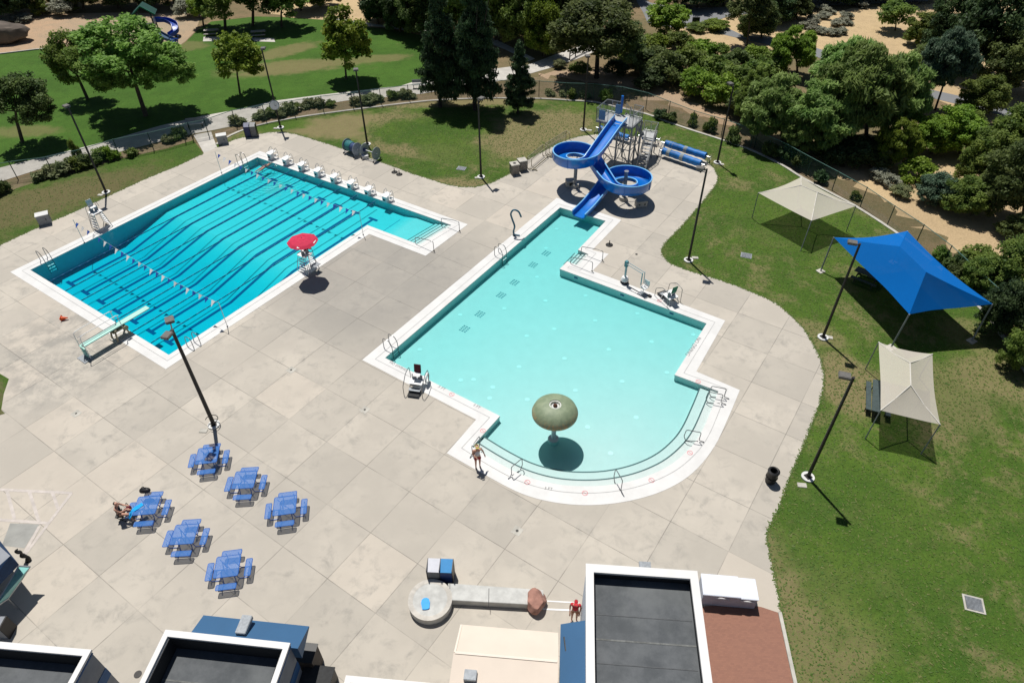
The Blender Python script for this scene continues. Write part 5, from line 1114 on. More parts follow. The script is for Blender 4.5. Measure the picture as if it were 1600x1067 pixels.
# cream roof
zE, zR = 2.9, 3.35; a1, a2 = W(719.5, 975, zE), W(872, 988, zE); b1, b2 = W(711, 1018, zR), W(871, 1034, zR); c = a1; d = (a2-a1); w_ = d.length; d.normalize(); yaw = math.atan2(d.y, d.x); r = thing('cream_pavilion', (c.x, c.y, 0), yaw, 'low pitched cream roof between the blue canopies', 'pavilion'); Rz = Matrix.Rotation(-yaw, 3, 'Z'); q1, q2 = Rz @ (b1-c), Rz @ (b2-c)
yr = (q1.y+q2.y)/2; yb = yr-7.5; m_cream = M('cream_roof', (.66, .57, .48), .75, scale=.8, var=.06, bump=.03)
mb = MB(); mb.add([(0, 0, 0), (w_, 0, 0), (w_+.05, yr, zR-zE), (-.05, yr, zR-zE), (w_+.1, yb, -.25), (-.1, yb, -.25)], [(0, 1, 2, 3), (3, 2, 4, 5)]); mb.v = [(x, y, z+zE) for x, y, z in mb.v]
low = [(x, y, z-.14) for x, y, z in mb.v]; k = len(mb.v); mb.v += low; mb.f += [(9, 8, 7, 6), (11, 10, 8, 9), (0, 6, 7, 1), (1, 7, 8, 2), (2, 8, 10, 4), (0, 3, 9, 6), (3, 5, 11, 9)]; mb.mi += [0]*7
mb.build('roof', m_cream, r); MB().bar((0, yr, zR+.015), (w_, yr, zR+.015), .1, .03).build('ridge', M('ridge_cream', (.72, .64, .55), .7, var=.05), r)
MB().bar((.04, -.02, zE+.02), (0, yr, zR+.02), .08, .03).build('edge_trim', M('ridge_cream', (.72, .64, .55), .7), r)
q = Rz @ (W(735, 1056, 3.3)-c); MB().box((q.x, q.y, 3.35), (.5, .42, .22)).build('roof_vent', m_galv, r, bevel=.02)
for x, y in ((.3, -.3), (w_-.3, -.3), (.3, yb+.3), (w_-.3, yb+.3)): MB().box((x, y, 1.4), (.2, .2, 2.8)).build('post', m_parap, r)
MB().box((w_/2, -4.5, 1.3), (w_-.8, 6, 2.6)).build('wall', m_wallg, r)
MB().tube([(w_+.25, yr+1.2, 3.0), (w_+.35, yr+.6, 3.0)], .03, 6).build('bracket', m_black, r)
# left edge corner building with dark blue fascia
q = W(-60, 860, 3.4); r = thing('building', (0, 0, 0), 0, 'dark blue sloping canopy corner entering at the left edge', 'building'); ZZ = 2.7
A = [W(-70, 790, ZZ), W(16, 868, ZZ), W(-70, 945, ZZ)]; Bq = [W(30, 882, 2.1), W(-70, 985, 2.1), W(-60, 770, 2.1)]
MB().add([tuple(p) for p in A], [(0, 1, 2)]).build('roof', m_wallg, r)
mb = MB(); mb.add([tuple(A[1]), tuple(Bq[0]), tuple(Bq[1]), tuple(A[2])], [(0, 1, 2, 3)]); mb.add([tuple(A[0]), tuple(A[1]), tuple(Bq[0]), tuple(Bq[2])], [(0, 1, 2, 3)]); mb.build('fascia', M('fascia_navy', (.012, .04, .10), .5), r)
MB().add([(p.x, p.y, z) for z in (0, 2.2) for p in (W(-40, 860), W(2, 905), W(-60, 960))], [(0, 1, 4, 3), (1, 2, 5, 4), (3, 4, 5)]).build('wall', m_wallg, r)
t = thing('glazed_screen', W(37, 893, 0), 0, 'leaning teal glass panel below the dark blue canopy corner', 'screen'); o = t.location
qs = [W(29.5, 884, 1.6)-o, W(47, 885, 1.6)-o, W(34, 905, 1.0)-o, W(12, 935, 1.0)-o, W(-10, 950, 1.2)-o]
MB().add([tuple(v) for v in qs], [(0, 1, 2, 3, 4)]).build('glass_panel', M('teal_glass', (.25, .55, .52), .15, var=.2, scale=2), t); fr_ = MB()
for a, b in zip(qs, qs[1:]+qs[:1]): fr_.tube([a, b], .04, 5)
fr_.build('frame', m_steel, t)
for v in (qs[3],): MB().tube([v, (v.x, v.y, 0)], .035, 6).build('post', m_steel, t)
q = W(44, 876); t = thing('guessed_dark_form', (q.x, q.y, 0), .4, 'made-up dark twisted form for an unclear shadow-like spot beside the teal glass panel', 'guessed_object')  # solid shape invented for an unclear, shadow-like dark spot
MB().tube(catmull([(0, 0, 0), (.12, .05, .4), (-.12, .1, .75), (-.05, .1, 1.15), (-.3, .15, 1.35), (-.1, .2, 1.6)], 5), [.16, .2, .22, .2, .17, .14, .13, .15, .18, .2, .2, .17, .13, .1, .1, .12, .15, .16, .15, .13, .12, .13, .12, .08, .05, .03][:26], 9).build('twisted_form', m_black, t, smooth=True); MB().cyl((0, 0, 0), .22, .06, 14).build('foot', m_black, t); t.scale = (.62, .62, .62)
q = W(5, 980, .5); t = thing('grey_box', (q.x, q.y, 0), 0, 'grey box with a dark side behind the bottom left parapet', 'box'); MB().box((-.4, 0, .5), (1.2, .6, 1.0)).build('box_body', m_wallg, t, bevel=.02); MB().box((.22, 0, .5), (.06, .62, 1.02)).build('side_panel', m_black, t)

# ================================================================== BENCHES UNDER THE SAILS, PICNIC TABLE
m_tdark = M('bench_dark', (.05, .075, .075), .6, var=.3)
def long_bench(a, b, w_, h, lb):
    A, B = W(*a, h), W(*b, h); c = (A+B)/2; c.z = 0; r = thing('long_bench', c, math.atan2(B.y-A.y, B.x-A.x), lb, 'bench', 'long dark benches under the beige sail'); L_ = (B-A).length
    MB().box((0, 0, h), (L_, w_, .05)).build('seat', m_tdark, r, bevel=.01)
    for x in (-L_*.38, L_*.38):
        MB().tube([(x, -w_*.3, 0), (x, -w_*.3, h-.03)], .03, 6).build('leg', m_black, r); MB().tube([(x, w_*.3, 0), (x, w_*.3, h-.03)], .03, 6).build('leg', m_black, r)
long_bench((1357.5, 596), (1357, 640), .3, .45, 'outer dark bench left of the near beige sail'); long_bench((1371, 594), (1369, 643), .5, .74, 'dark table top partly under the left edge of the near beige sail'); long_bench((1386, 600), (1388, 650), .3, .45, 'dark bench hidden beneath the near beige sail')
def park_table(c, yaw, lb, m=None, s=1):
    r = thing('park_table', W(*c), yaw, lb, 'picnic table', 'park picnic tables with plank benches'); m = m or m_tdark
    MB().box((0, 0, .76), (1.9*s, .75, .06)).build('tabletop', m, r, bevel=.01)
    for y in (-.72, .72): MB().box((0, y, .45), (1.9*s, .28, .05)).build('bench', m, r, bevel=.01)
    for x in (-.65*s, .65*s):
        mb = MB(); mb.bar((x, -.3, .73), (x, -.65, 0), .06, .06); mb.bar((x, .3, .73), (x, .65, 0), .06, .06); mb.bar((x, -.8, .4), (x, .8, .4), .06, .06); mb.build('leg_frame', m_black, r)
park_table((1352, 440), -.75, 'dark picnic table in the shade of the blue sail')
m_conc = M('table_concrete', (.34, .32, .29), .8, var=.25)
park_table((332, 56), .2, 'concrete picnic table under the far trees, left one', m_conc); park_table((405, 58), .2, 'concrete picnic table under the far trees, right one', m_conc)
sheet('picnic_pad', [px([(318, 58), (352, 57), (360, 64), (317, 65)])], -.004, m_path); sheet('picnic_pad', [px([(392, 59), (428, 60), (430, 66), (398, 65)])], -.004, m_path)
def lawn_bench(c, yaw, lb):
    r = thing('park_bench', W(*c), yaw, lb, 'bench', 'benches along the walkway'); MB().box((0, 0, .45), (1.7, .45, .05)).build('seat', m_offwhite, r); MB().box((0, .25, .75), (1.7, .06, .35), rx=-.15).build('backrest', m_galv, r)
    for x in (-.7, .7): MB().box((x, 0, .22), (.06, .42, .44)).build('leg', m_black, r)
lawn_bench((306, 199), .2, 'pale bench beside the gate path under the big spreading tree'); lawn_bench((656, 138), .1, 'bench by the walkway half hidden by the pines')

# ================================================================== VEGETATION
NPR = np.random.RandomState(5)
def leaf_mesh(name, clumps, n, ls, aspect=1.6, droop=0, out=.5, shell=.5, seed=0, flat=0):
    rs = np.random.RandomState(seed); K = len(clumps); C = np.array([c[0] for c in clumps], float); Rd = np.array([c[1] if hasattr(c[1], '__len__') else (c[1],)*3 for c in clumps], float)
    wgt = Rd.prod(1)**(2/3); idx = rs.choice(K, n, p=wgt/wgt.sum()); d = rs.normal(size=(n, 3)); d /= np.linalg.norm(d, axis=1)[:, None]
    rad = shell+(1-shell)*rs.rand(n)**.7; pos = C[idx]+Rd[idx]*d*rad[:, None]; pos += rs.normal(size=(n, 3))*ls*.5
    nrm = d*out+rs.normal(size=(n, 3))*.55+np.array([0, 0, .35+flat]); nrm /= np.linalg.norm(nrm, axis=1)[:, None]
    t = rs.normal(size=(n, 3)); t[:, 2] -= droop*3; t -= nrm*(t*nrm).sum(1)[:, None]; t /= np.linalg.norm(t, axis=1)[:, None]; b = np.cross(nrm, t)
    s = ls*(.6+.8*rs.rand(n))[:, None]; v = np.empty((n, 4, 3)); v[:, 0] = pos-t*s*aspect*.5; v[:, 1] = pos+b*s*.5; v[:, 2] = pos+t*s*aspect*.5; v[:, 3] = pos-b*s*.5
    me = bpy.data.meshes.new(name); me.vertices.add(n*4); me.vertices.foreach_set('co', v.reshape(-1).astype(np.float32)); me.loops.add(n*4); me.loops.foreach_set('vertex_index', np.arange(n*4, dtype=np.int32)); me.polygons.add(n); me.polygons.foreach_set('loop_start', np.arange(0, n*4, 4, dtype=np.int32))
    ct = rs.rand(K); tint = np.clip(ct[idx]*.8+rs.rand(n)*.35-.05, 0, 1); at = me.attributes.new('tint', 'FLOAT', 'FACE'); at.data.foreach_set('value', tint.astype(np.float32)); me.update(); me.validate(); me.materials.append(None); return me
def rclumps(n, rmin, rmax, zlo=-.5, seed=0, squash=1, spread=.72, core=True):
    rs = random.Random(seed); out = [((0, 0, 0), .5)] if core else []
    while len(out) < n:
        v = Vector((rs.gauss(0, 1), rs.gauss(0, 1), rs.gauss(0, 1))).normalized()
        if v.z < zlo: continue
        k = rs.uniform(.6, 1)*spread; r_ = rs.uniform(rmin, rmax); out.append(((v.x*k, v.y*k, v.z*k*squash), (r_*1.15, r_*1.15, r_*.8)))
    return out
PR = {}
def lobed(n, rmin, rmax, seed, lobes=7, zlo=-.6, depth=.45, inner=.25):
    """clumps hung on an uneven, many-lobed outline: bays of sky between the boughs"""
    rs = random.Random(seed); D = []
    while len(D) < lobes:
        v = Vector((rs.gauss(0, 1), rs.gauss(0, 1), rs.gauss(0, .8))).normalized()
        if v.z > zlo and all(v.dot(q) < .75 for q, _ in D): D.append((v, rs.uniform(.78, 1)))
    out = []
    while len(out) < n:
        v = Vector((rs.gauss(0, 1), rs.gauss(0, 1), rs.gauss(0, 1))).normalized()
        if v.z < zlo: continue
        f = max(k*max(0, v.dot(q))**2.2 for q, k in D); R_ = (1-depth)+depth*f
        k = R_*(rs.uniform(.72, .92) if rs.random() > inner else rs.uniform(.25, .7)); r_ = rs.uniform(rmin, rmax); out.append((tuple(v*k), (r_*1.25, r_*1.25, r_*.7)))
    return out
PR['broad'] = [leaf_mesh('crown_leaves', lobed(75, .11, .2, s, 8), 13000, .048, 1.5, .1, .35, .25, s, .35) for s in (1, 2, 3)]
PR['light'] = [leaf_mesh('crown_leaves', lobed(120, .07, .15, s+10, 10, -.5, .4), 17000, .036, 1.8, .1, .3, .2, s, .4) for s in (1, 2)]
PR['small'] = [leaf_mesh('crown_leaves', lobed(55, .10, .2, s+20, 6, -.6, .4), 6000, .068, 1.5, .1, .35, .25, s, .35) for s in (1, 2, 3)]
PR['willow'] = [leaf_mesh('crown_leaves', lobed(110, .08, .18, s+30, 9, -.5, .35), 20000, .036, 4.0, 1.1, .35, .25, s, .3) for s in (1, 2)]
PR['bush'] = [leaf_mesh('crown_leaves', lobed(34, .16, .3, s+40, 5, -.3, .35), 4200, .085, 1.7, 0, .4, .3, s, .3) for s in (1, 2, 3)]
PR['shrub'] = [leaf_mesh('crown_leaves', lobed(12, .25, .4, s+50, 4, -.3, .35), 1000, .15, 2.8, -.6, .4, .3, s, .2) for s in (1, 2)]
def cone(seed, n=110):
    rs = random.Random(seed); out = []
    for i in range(n):
        z = rs.uniform(-1, .93); R_ = min(1, (1-z)*.62+.10)*rs.choice((.7, .85, 1)); a = rs.uniform(0, 6.28); k = rs.uniform(.5, .95)*R_*.85; out.append(((k*math.cos(a), k*math.sin(a), z-.05*k), (.17*R_+.07, .17*R_+.07, .05)))
    for i in range(16): out.append(((0, 0, -1+i*.12), (.3*(1-(i/16))+.06,)*2+(.1,)))
    return out
PR['pine'] = [leaf_mesh('crown_needles', cone(s), 20000, .034, 2.8, .3, .4, .2, s, .3) for s in (1, 2)]
L_ = {'pine': mat_leaf('needles_dark', (.024, .056, .026), (.075, .135, .05), .3), 'oak': mat_leaf('leaf_oak', (.055, .092, .028), (.19, .24, .075), .48), 'bright': mat_leaf('leaf_bright', (.13, .25, .045), (.27, .42, .085), .45),
      'yellow': mat_leaf('leaf_yellow', (.11, .18, .018), (.31, .41, .05), .45), 'mid': mat_leaf('leaf_mid', (.075, .135, .025), (.26, .34, .075), .5), 'willow': mat_leaf('leaf_willow', (.12, .22, .05), (.33, .45, .14), .52),
      'blue': mat_leaf('leaf_blue', (.06, .12, .075), (.16, .24, .15), .35), 'dark': mat_leaf('leaf_dark', (.03, .062, .026), (.095, .15, .05), .38), 'sage': mat_leaf('leaf_sage', (.24, .25, .18), (.40, .40, .31), .4), 'grassy': mat_leaf('leaf_grassy', (.13, .17, .07), (.30, .31, .15), .4), 'lime': mat_leaf('leaf_lime', (.11, .19, .02), (.26, .36, .045), .42)}
m_bark = M('bark', (.10, .08, .06), .95, scale=4, var=.45, bump=.7); m_barkd = M('bark_dark', (.045, .037, .03), .95, scale=4, var=.45, bump=.7)
VR = random.Random(77)
def crown(par, proto, mat, c, r3, rot=None, name='crown'):
    me = VR.choice(PR[proto]); o = bpy.data.objects.new(name, me); COL.objects.link(o); o.parent = par; o.location = c; o.scale = tuple(x*1.18 for x in r3) if proto != 'pine' else r3; o.rotation_euler = (0, 0, VR.uniform(0, 6.28) if rot is None else rot); o.material_slots[0].link = 'OBJECT'; o.material_slots[0].material = mat; return o
def tree(base, top, hw, frac, proto, mat, label, cat='tree', group=None, trunk_r=None, bark=None, lean=0, extra=(), hmul=1, limbs=5, hgt=None):
    B = W(*base); h = (hgt or HG(base, top))*hmul; t = W(top[0], top[1], h); cx, cy = (t.x-B.x), 0.0
    rr = hw/PPM((B.x, B.y, h*.6)); zc_ = h*(1+frac)/2; rz = h*(1-frac)/2; r = thing({'pine': 'pine_tree', 'willow': 'willow_tree'}.get(proto, 'tree'), B, 0, label, cat, group)
    cc_ = Vector((cx*.8+lean, 0, zc_)); tr = trunk_r or .035*h*.6+.03; mb = MB(); mid = Vector((cc_.x*.35, 0, zc_*.5)); mb.tube([(0, 0, -.05), mid, cc_], [tr, tr*.75, tr*.35], 8)
    for i in range(limbs):
        a = VR.uniform(0, 6.28); s0 = mid.lerp(cc_, VR.uniform(.2, .7)); e = cc_+Vector((math.cos(a)*rr*.6, math.sin(a)*rr*.6, VR.uniform(-.3, .5)*rz)); mb.tube([s0, s0.lerp(e, .5)+Vector((0, 0, -.1*rz)), e], [tr*.45, tr*.3, tr*.12], 6)
    mb.build('trunk', bark or m_bark, r, smooth=True); crown(r, proto, mat, cc_, (rr, rr, rz))
    for (dx, dy, dz, k) in extra: crown(r, proto, mat, cc_+Vector((dx*rr, dy*rr, dz*rz)), (rr*k, rr*k, rz*k))
    return r
def bush(c, hw, h, mat, label, group=None, proto='bush', cat='bush', name='bush', depth=1.0):
    B = W(*c); rr = hw/PPM((B.x, B.y, h*.5)); r = thing(name, B, 0, label, cat, group); crown(r, proto, mat, (0, 0, h*.42), (rr, rr*depth, h*.6), name='foliage')
    MB().tube([(0, 0, -.05), (0, 0, h*.5)], [.06, .03], 5).build('stem', m_bark, r); return r
# park trees
tree((228, 181), (178, 22), 78, .25, 'light', L_['bright'], 'big spreading bright green tree on the park lawn', extra=[(-.75, .3, -.15, .62), (.6, 0, -.35, .62), (-.2, -.2, -.3, .7)], trunk_r=.26, hmul=1.0)
tree((137, 155), (88, 48), 34, .18, 'broad', L_['mid'], 'darker tree with drooping boughs left of the big spreading tree', extra=[(.9, -.1, -.35, .6)])
tree((35, 222), (18, 98), 44, .25, 'broad', L_['oak'], 'dark round tree at the left edge of the park lawn', extra=[(.55, 0, -.35, .65)])
tree((375, 147), (364, 48), 37, .27, 'small', L_['yellow'], 'small yellow green tree behind the pace clock pole', extra=[(.4, 0, -.3, .7)], trunk_r=.13)
tree((541, 124), (534, 14), 37, .25, 'small', L_['yellow'], 'yellow green tree with a forked trunk behind the lane rope reels', extra=[(-.25, 0, -.45, .85), (.3, 0, -.2, .7)], trunk_r=.13)
tree((440, 43), (440, -32), 35, .22, 'small', L_['mid'], 'small green tree at the top of the park lawn')
tree((352, 46), (350, -70), 48, .15, 'broad', L_['mid'], 'broad green tree shading the concrete picnic tables', extra=[(-.6, 0, -.4, .55)])
tree((395, 40), (400, -75), 46, .15, 'broad', L_['oak'], 'dark tree right behind the right concrete picnic table')
tree((318, 42), (312, -20), 22, .1, 'small', L_['lime'], 'slim lime green tree beside the playground')
# pines inside the fence
tree((688, 168), (682, -45), 46, .12, 'pine', L_['pine'], 'left one of the two tall dark pines between the pools and the walkway', 'pine', trunk_r=.2, bark=m_barkd, extra=[(0, .2, .12, .8)], hmul=1.0)
tree((742, 172), (738, -75), 48, .12, 'pine', L_['pine'], 'right one of the two tall dark pines, the tallest tree by the lawn', 'pine', trunk_r=.24, bark=m_barkd, extra=[(0, .2, .12, .8)])
tree((809, 177), (812, 62), 30, .14, 'pine', L_['pine'], 'short dark pine to the right of the two tall pines', 'pine', trunk_r=.14, bark=m_barkd, extra=[(0, .1, -.1, .9)])
# trees around the bridge and creek
tree((932, 122), (938, -18), 66, .2, 'broad', L_['oak'], 'large dark oak overhanging the footbridge', extra=[(-.5, 0, -.25, .6), (.55, 0, -.45, .6)], trunk_r=.3, bark=m_barkd)
tree((1046, 60), (1044, -6), 32, .15, 'small', L_['lime'], 'light green tree beside the road above the footbridge', extra=[(0, 0, -.4, .9)])
tree((1167, 73), (1176, -28), 34, .3, 'broad', L_['oak'], 'tree with a slender bare trunk leaning over the road bend', trunk_r=.12, limbs=3)
tree((1246, 117), (1243, 40), 33, .02, 'willow', L_['lime'], 'upright bright green willow in the creek bed')
tree((1399, 48), (1402, 0), 26, .0, 'bush', L_['mid'], 'compact conical green tree alone on the dry hillside')
tree((1461, 172), (1498, 42), 36, .3, 'willow', L_['blue'], 'leaning grey green tree with a thin dark trunk by the trail', trunk_r=.12, bark=m_barkd, extra=[(-.25, 0, -.45, .75)])
for (b, t, hw, fr, mt, lb) in [((1222, 222), (1215, 118), 48, .12, 'willow', 'leftmost grey green willow of the clump behind the fence'), ((1288, 240), (1285, 128), 55, .1, 'willow', 'front willow of the clump, hanging low over the fence'), ((1352, 232), (1350, 60), 62, .2, 'willow', 'tallest grey green willow in the middle of the creek clump'), ((1404, 215), (1408, 85), 46, .12, 'willow', 'right hand willow of the clump behind the beige sail'), ((1345, 168), (1322, 58), 50, .1, 'willow', 'rear willow rising behind the others in the clump'), ((1188, 195), (1178, 108), 26, .1, 'mid', 'small green tree at the left foot of the willow clump'), ((1412, 262), (1404, 180), 30, .1, 'lime', 'low bright willow to the right below the clump')]:
    tree(b, t, hw, fr, 'willow', L_[mt], lb, 'willow', extra=[(-.4, -.2, -.4, .6), (.4, .1, -.35, .6)])
# dark wood at the top right
for (b, t, hw, mt, lb) in [((1500, 92), (1500, -40), 42, 'dark', 'dark tree at the left end of the top right wood'), ((1560, 120), (1562, -50), 58, 'dark', 'wide dark tree filling the top right corner'), ((1615, 150), (1610, 10), 55, 'oak', 'dark tree cut by the right edge at the top'), ((1440, 70), (1446, 18), 26, 'mid', 'small round green tree in front of the dark top right wood'), ((1470, 110), (1466, 55), 28, 'oak', 'low dark tree between the leaning tree and the wood'),
        ((1545, 178), (1540, 112), 36, 'mid', 'bushy green tree right of the leaning grey tree'), ((1600, 340), (1590, 190), 52, 'oak', 'tall dark leaved tree at the right edge over the dry slope'), ((1560, 290), (1548, 190), 42, 'mid', 'green tree left of the tall one at the right edge'), ((1615, 260), (1600, 140), 45, 'mid', 'rounded green tree at the right edge below the wood'),
        ((1500, 240), (1494, 160), 40, 'lime', 'bright green tree in the middle of the right hand scrub'), ((1455, 240), (1448, 168), 34, 'lime', 'bright green tree just right of the willow clump'), ((1520, 335), (1512, 265), 36, 'mid', 'green tree above the dry slope behind the blue sail'), ((1475, 318), (1468, 262), 30, 'blue', 'grey green shrub tree above the fence behind the blue sail'), ((1600, 450), (1590, 350), 46, 'mid', 'green tree at the right edge beside the blue sail'), ((1572, 520), (1576, 425), 36, 'dark', 'dark tree behind the right corner of the blue sail'), ((1612, 575), (1610, 480), 34, 'mid', 'tree at the right edge just outside the kerb'), ((1540, 455), (1540, 392), 30, 'mid', 'leafy green tree directly behind the blue sail peak')]:
    tree(b, t, hw*.98, .0, 'broad', L_[mt], lb, extra=[(-.4, 0, -.4, .6), (.45, 0, -.3, .6)])
for (b, t, hw, mt, lb) in [((1720, 330), (1715, 200), 60, 'oak', 'dark green tree outside the frame, right of the dry slope'), ((1760, 520), (1750, 400), 60, 'mid', 'green tree outside the frame, right of the blue sail'), ((1720, 680), (1715, 580), 50, 'oak', 'tree outside the frame beyond the lawn kerb'), ((1800, 860), (1795, 720), 65, 'mid', 'large green tree outside the frame by the lower kerb')]:
    tree(b, t, hw, .0, 'broad', L_[mt], lb)
# background trees along the top edge
bg = [((20, 18), -70, 40, 'dark'), ((-20, 30), -60, 45, 'dark'), ((80, 8), -60, 34, 'oak'), ((130, 14), -60, 40, 'oak'), ((185, 12), -80, 42, 'dark'), ((235, 10), -70, 40, 'dark'), ((272, 10), -60, 28, 'oak'), ((470, 16), -60, 30, 'mid'), ((500, 10), -50, 26, 'oak'), ((590, 38), -55, 34, 'dark'), ((625, 50), -30, 30, 'dark'), ((660, 60), -60, 42, 'oak'), ((712, 62), -80, 46, 'mid'), ((650, 20), -90, 40, 'mid'), ((775, 62), -80, 44, 'mid'), ((820, 74), -60, 42, 'mid'), ((850, 88), -10, 30, 'lime'), ((790, 30), -90, 48, 'dark'), ((860, 40), -70, 44, 'dark'), ((900, 8), -80, 44, 'oak'), ((970, -2), -70, 40, 'dark'), ((1090, 12), -50, 36, 'dark'), ((1130, 8), -50, 34, 'mid'), ((1210, 34), -30, 34, 'dark'), ((1245, 30), -20, 26, 'oak'), ((1250, 2), -60, 44, 'dark'), ((1310, 4), -50, 42, 'dark'), ((1370, 2), -40, 34, 'dark'), ((1430, 0), -60, 40, 'dark'), ((1190, 60), -6, 30, 'oak')]
words = ['at the far left corner', 'cut by the left edge at the top', 'above the boulder', 'above the left of the playground', 'behind the play tower, left', 'right behind the play tower', 'right of the play tower', 'beyond the lawn behind the small tree', 'far beyond the lawn gap', 'at the upper right end of the park lawn', 'at the park lawn corner by the side path', 'left of the tall pines', 'behind the left tall pine', 'deep behind the left tall pine', 'behind the right tall pine', 'right of the tall pines by the path', 'beside the footbridge railing', 'deep behind the tall pines', 'behind the footbridge, left', 'behind the oak by the bridge', 'at the road, left of the light green tree', 'beyond the road at the top centre', 'beyond the road, right of the centre', 'in the shade at the road bend', 'right of the road bend', 'above the road bend on the skyline', 'on the skyline above the hillside', 'on the skyline over the lone conical tree', 'on the skyline left of the dark wood', 'below the road bend shade']
for (b, ty, hw, mt), wd in zip(bg, words):
    tree(b, (b[0], ty), hw*1.0, -.02, 'broad', L_[mt], '%s tree %s' % ({'dark': 'very dark', 'oak': 'dark green', 'mid': 'mid green', 'lime': 'light green'}[mt], wd), 'tree', 'background trees beyond the park and the road', extra=[(-.4, 0, -.4, .6), (.4, 0, -.3, .65)], limbs=2)
# creek scrub: individual bushes
scr = [((985, 95), 26, 2.6, 'mid'), ((1010, 112), 30, 3.0, 'oak'), ((1040, 128), 32, 3.4, 'oak'), ((1012, 140), 22, 2.2, 'dark'), ((1075, 118), 30, 3.2, 'mid'), ((1095, 96), 24, 2.6, 'lime'), ((1110, 128), 28, 3.0, 'mid'), ((1085, 150), 26, 3.0, 'lime'), ((1125, 165), 28, 3.2, 'lime'), ((1150, 148), 28, 3.2, 'mid'), ((1158, 180), 24, 2.8, 'oak'), ((1180, 135), 26, 3.0, 'mid'), ((1200, 118), 24, 2.6, 'mid'), ((1180, 105), 22, 2.4, 'lime'), ((1150, 110), 22, 2.4, 'oak'), ((1120, 92), 16, 1.8, 'mid'), ((1060, 78), 22, 2.2, 'mid'), ((1020, 82), 20, 2.2, 'lime'), ((990, 72), 22, 2.2, 'oak'), ((965, 118), 18, 1.8, 'dark'), ((905, 116), 16, 1.4, 'mid'), ((873, 106), 10, .9, 'grassy'), ((1208, 175), 22, 2.2, 'oak'), ((1330, 255), 34, 2.6, 'dark'), ((1290, 258), 26, 2.2, 'dark'), ((1368, 262), 26, 2.4, 'oak'), ((1240, 238), 22, 1.8, 'oak'), ((1430, 285), 26, 2.2, 'lime'), ((1390, 290), 14, 1.0, 'sage'), ((1372, 280), 14, 1.0, 'sage'), ((1408, 306), 15, 1.0, 'grassy'), ((1505, 205), 24, 2.2, 'mid'), ((1580, 235), 30, 3.0, 'oak'), ((1535, 240), 28, 2.6, 'mid'), ((1520, 420), 26, 2.0, 'mid'), ((1500, 440), 22, 1.7, 'oak'), ((1560, 465), 24, 2.2, 'dark'), ((1590, 505), 24, 2.2, 'dark'), ((1548, 490), 16, 1.5, 'oak'), ((1425, 130), 22, 2.2, 'mid'), ((1440, 100), 20, 2.2, 'oak'), ((1385, 240), 24, 2.2, 'willow'), ((1465, 215), 26, 2.2, 'lime'), ((1575, 370), 22, 2.0, 'oak'), ((1118, 46), 20, 1.1, 'lime'), ((1090, 48), 16, 1.0, 'mid'), ((300, 26), 20, 2.4, 'sage'), ((67, 24), 13, 2.2, 'mid'), ((98, 24), 18, 2.2, 'sage'), ((30, 34), 20, .9, 'sage'), ((600, 30), 30, 2.5, 'dark'), ((640, 44), 20, 1.6, 'mid')]
place = {'x': ''}
def where(x, y):
    if y < 60 and x < 320: return 'beyond the playground'
    if x < 700: return 'at the top end of the park lawn'
    if x < 1000: return 'near the foot of the footbridge oak'
    if x < 1225 and y < 60: return 'on the verge of the road bend'
    if x < 1225: return 'in the creek scrub behind the water slide'
    if x < 1420 and y > 200: return 'under the willows behind the beige sail'
    if y > 340: return 'outside the kerb behind the blue sail'
    return 'in the scrub right of the willow clump'
cn = {'mid': 'green', 'oak': 'dull green', 'dark': 'very dark', 'lime': 'bright green', 'sage': 'grey sage', 'grassy': 'straw green', 'willow': 'pale green'}
cnt = {}; rows = {}
for (c, hw, h, mt) in scr: rows.setdefault((where(*c), mt), []).append(c)
for (c, hw, h, mt) in scr:
    k = (where(*c), mt); L3 = sorted(rows[k]); i = L3.index(c); n = len(L3)
    lb = '%s bush %s' % (cn[mt], k[0]) if n == 1 else '%s %s bush %s' % (ORD[i], cn[mt], k[0])
    bush(c, hw, h, L_[mt], lb, 'scrub bushes beyond the fence')
sg = [(1283, 17), (1294, 21), (1320, 29), (1322, 38), (1308, 41), (1288, 29), (1270, 32), (1258, 44), (1272, 50), (1285, 53), (1300, 55), (1312, 53), (1268, 40), (1345, 12)]
for i, c in enumerate(sorted(sg)): bush(c, 9, .8, L_['sage'], 'grey sage clump on the dry hillside, %s from the left' % ORD[i], 'sage clumps on the dry hillside', 'shrub', 'shrub', 'sage_shrub')
# planting strip by the walkway and at the fence
gr = [(372, 193, 12, 1.1, 'grassy'), (408, 186, 12, 1.0, 'grassy'), (424, 180, 12, 1.1, 'mid'), (437, 182, 12, 1.0, 'grassy'), (450, 176, 13, 1.1, 'grassy'), (462, 172, 10, .9, 'mid'), (482, 168, 12, 1.0, 'grassy'), (496, 167, 12, 1.0, 'grassy'), (518, 166, 8, .7, 'mid'), (560, 163, 12, 1.0, 'grassy'), (575, 161, 13, 1.1, 'grassy'), (590, 158, 9, .8, 'grassy'), (612, 154, 9, 1.0, 'mid'), (628, 153, 10, 1.1, 'grassy'), (642, 152, 10, .9, 'grassy'), (280, 216, 14, 1.1, 'mid'), (265, 222, 9, .8, 'grassy')]
for i, (x, y, hw, h, mt) in enumerate(sorted(gr)): bush((x, y), hw*.9, h*.85, L_['grassy' if mt == 'grassy' else 'sage' if i % 3 == 0 else mt], 'grass clump by the walkway fence, %s from the left' % ORD[i], 'ornamental grass clumps along the walkway', 'shrub', 'grass clump', 'grass_clump')
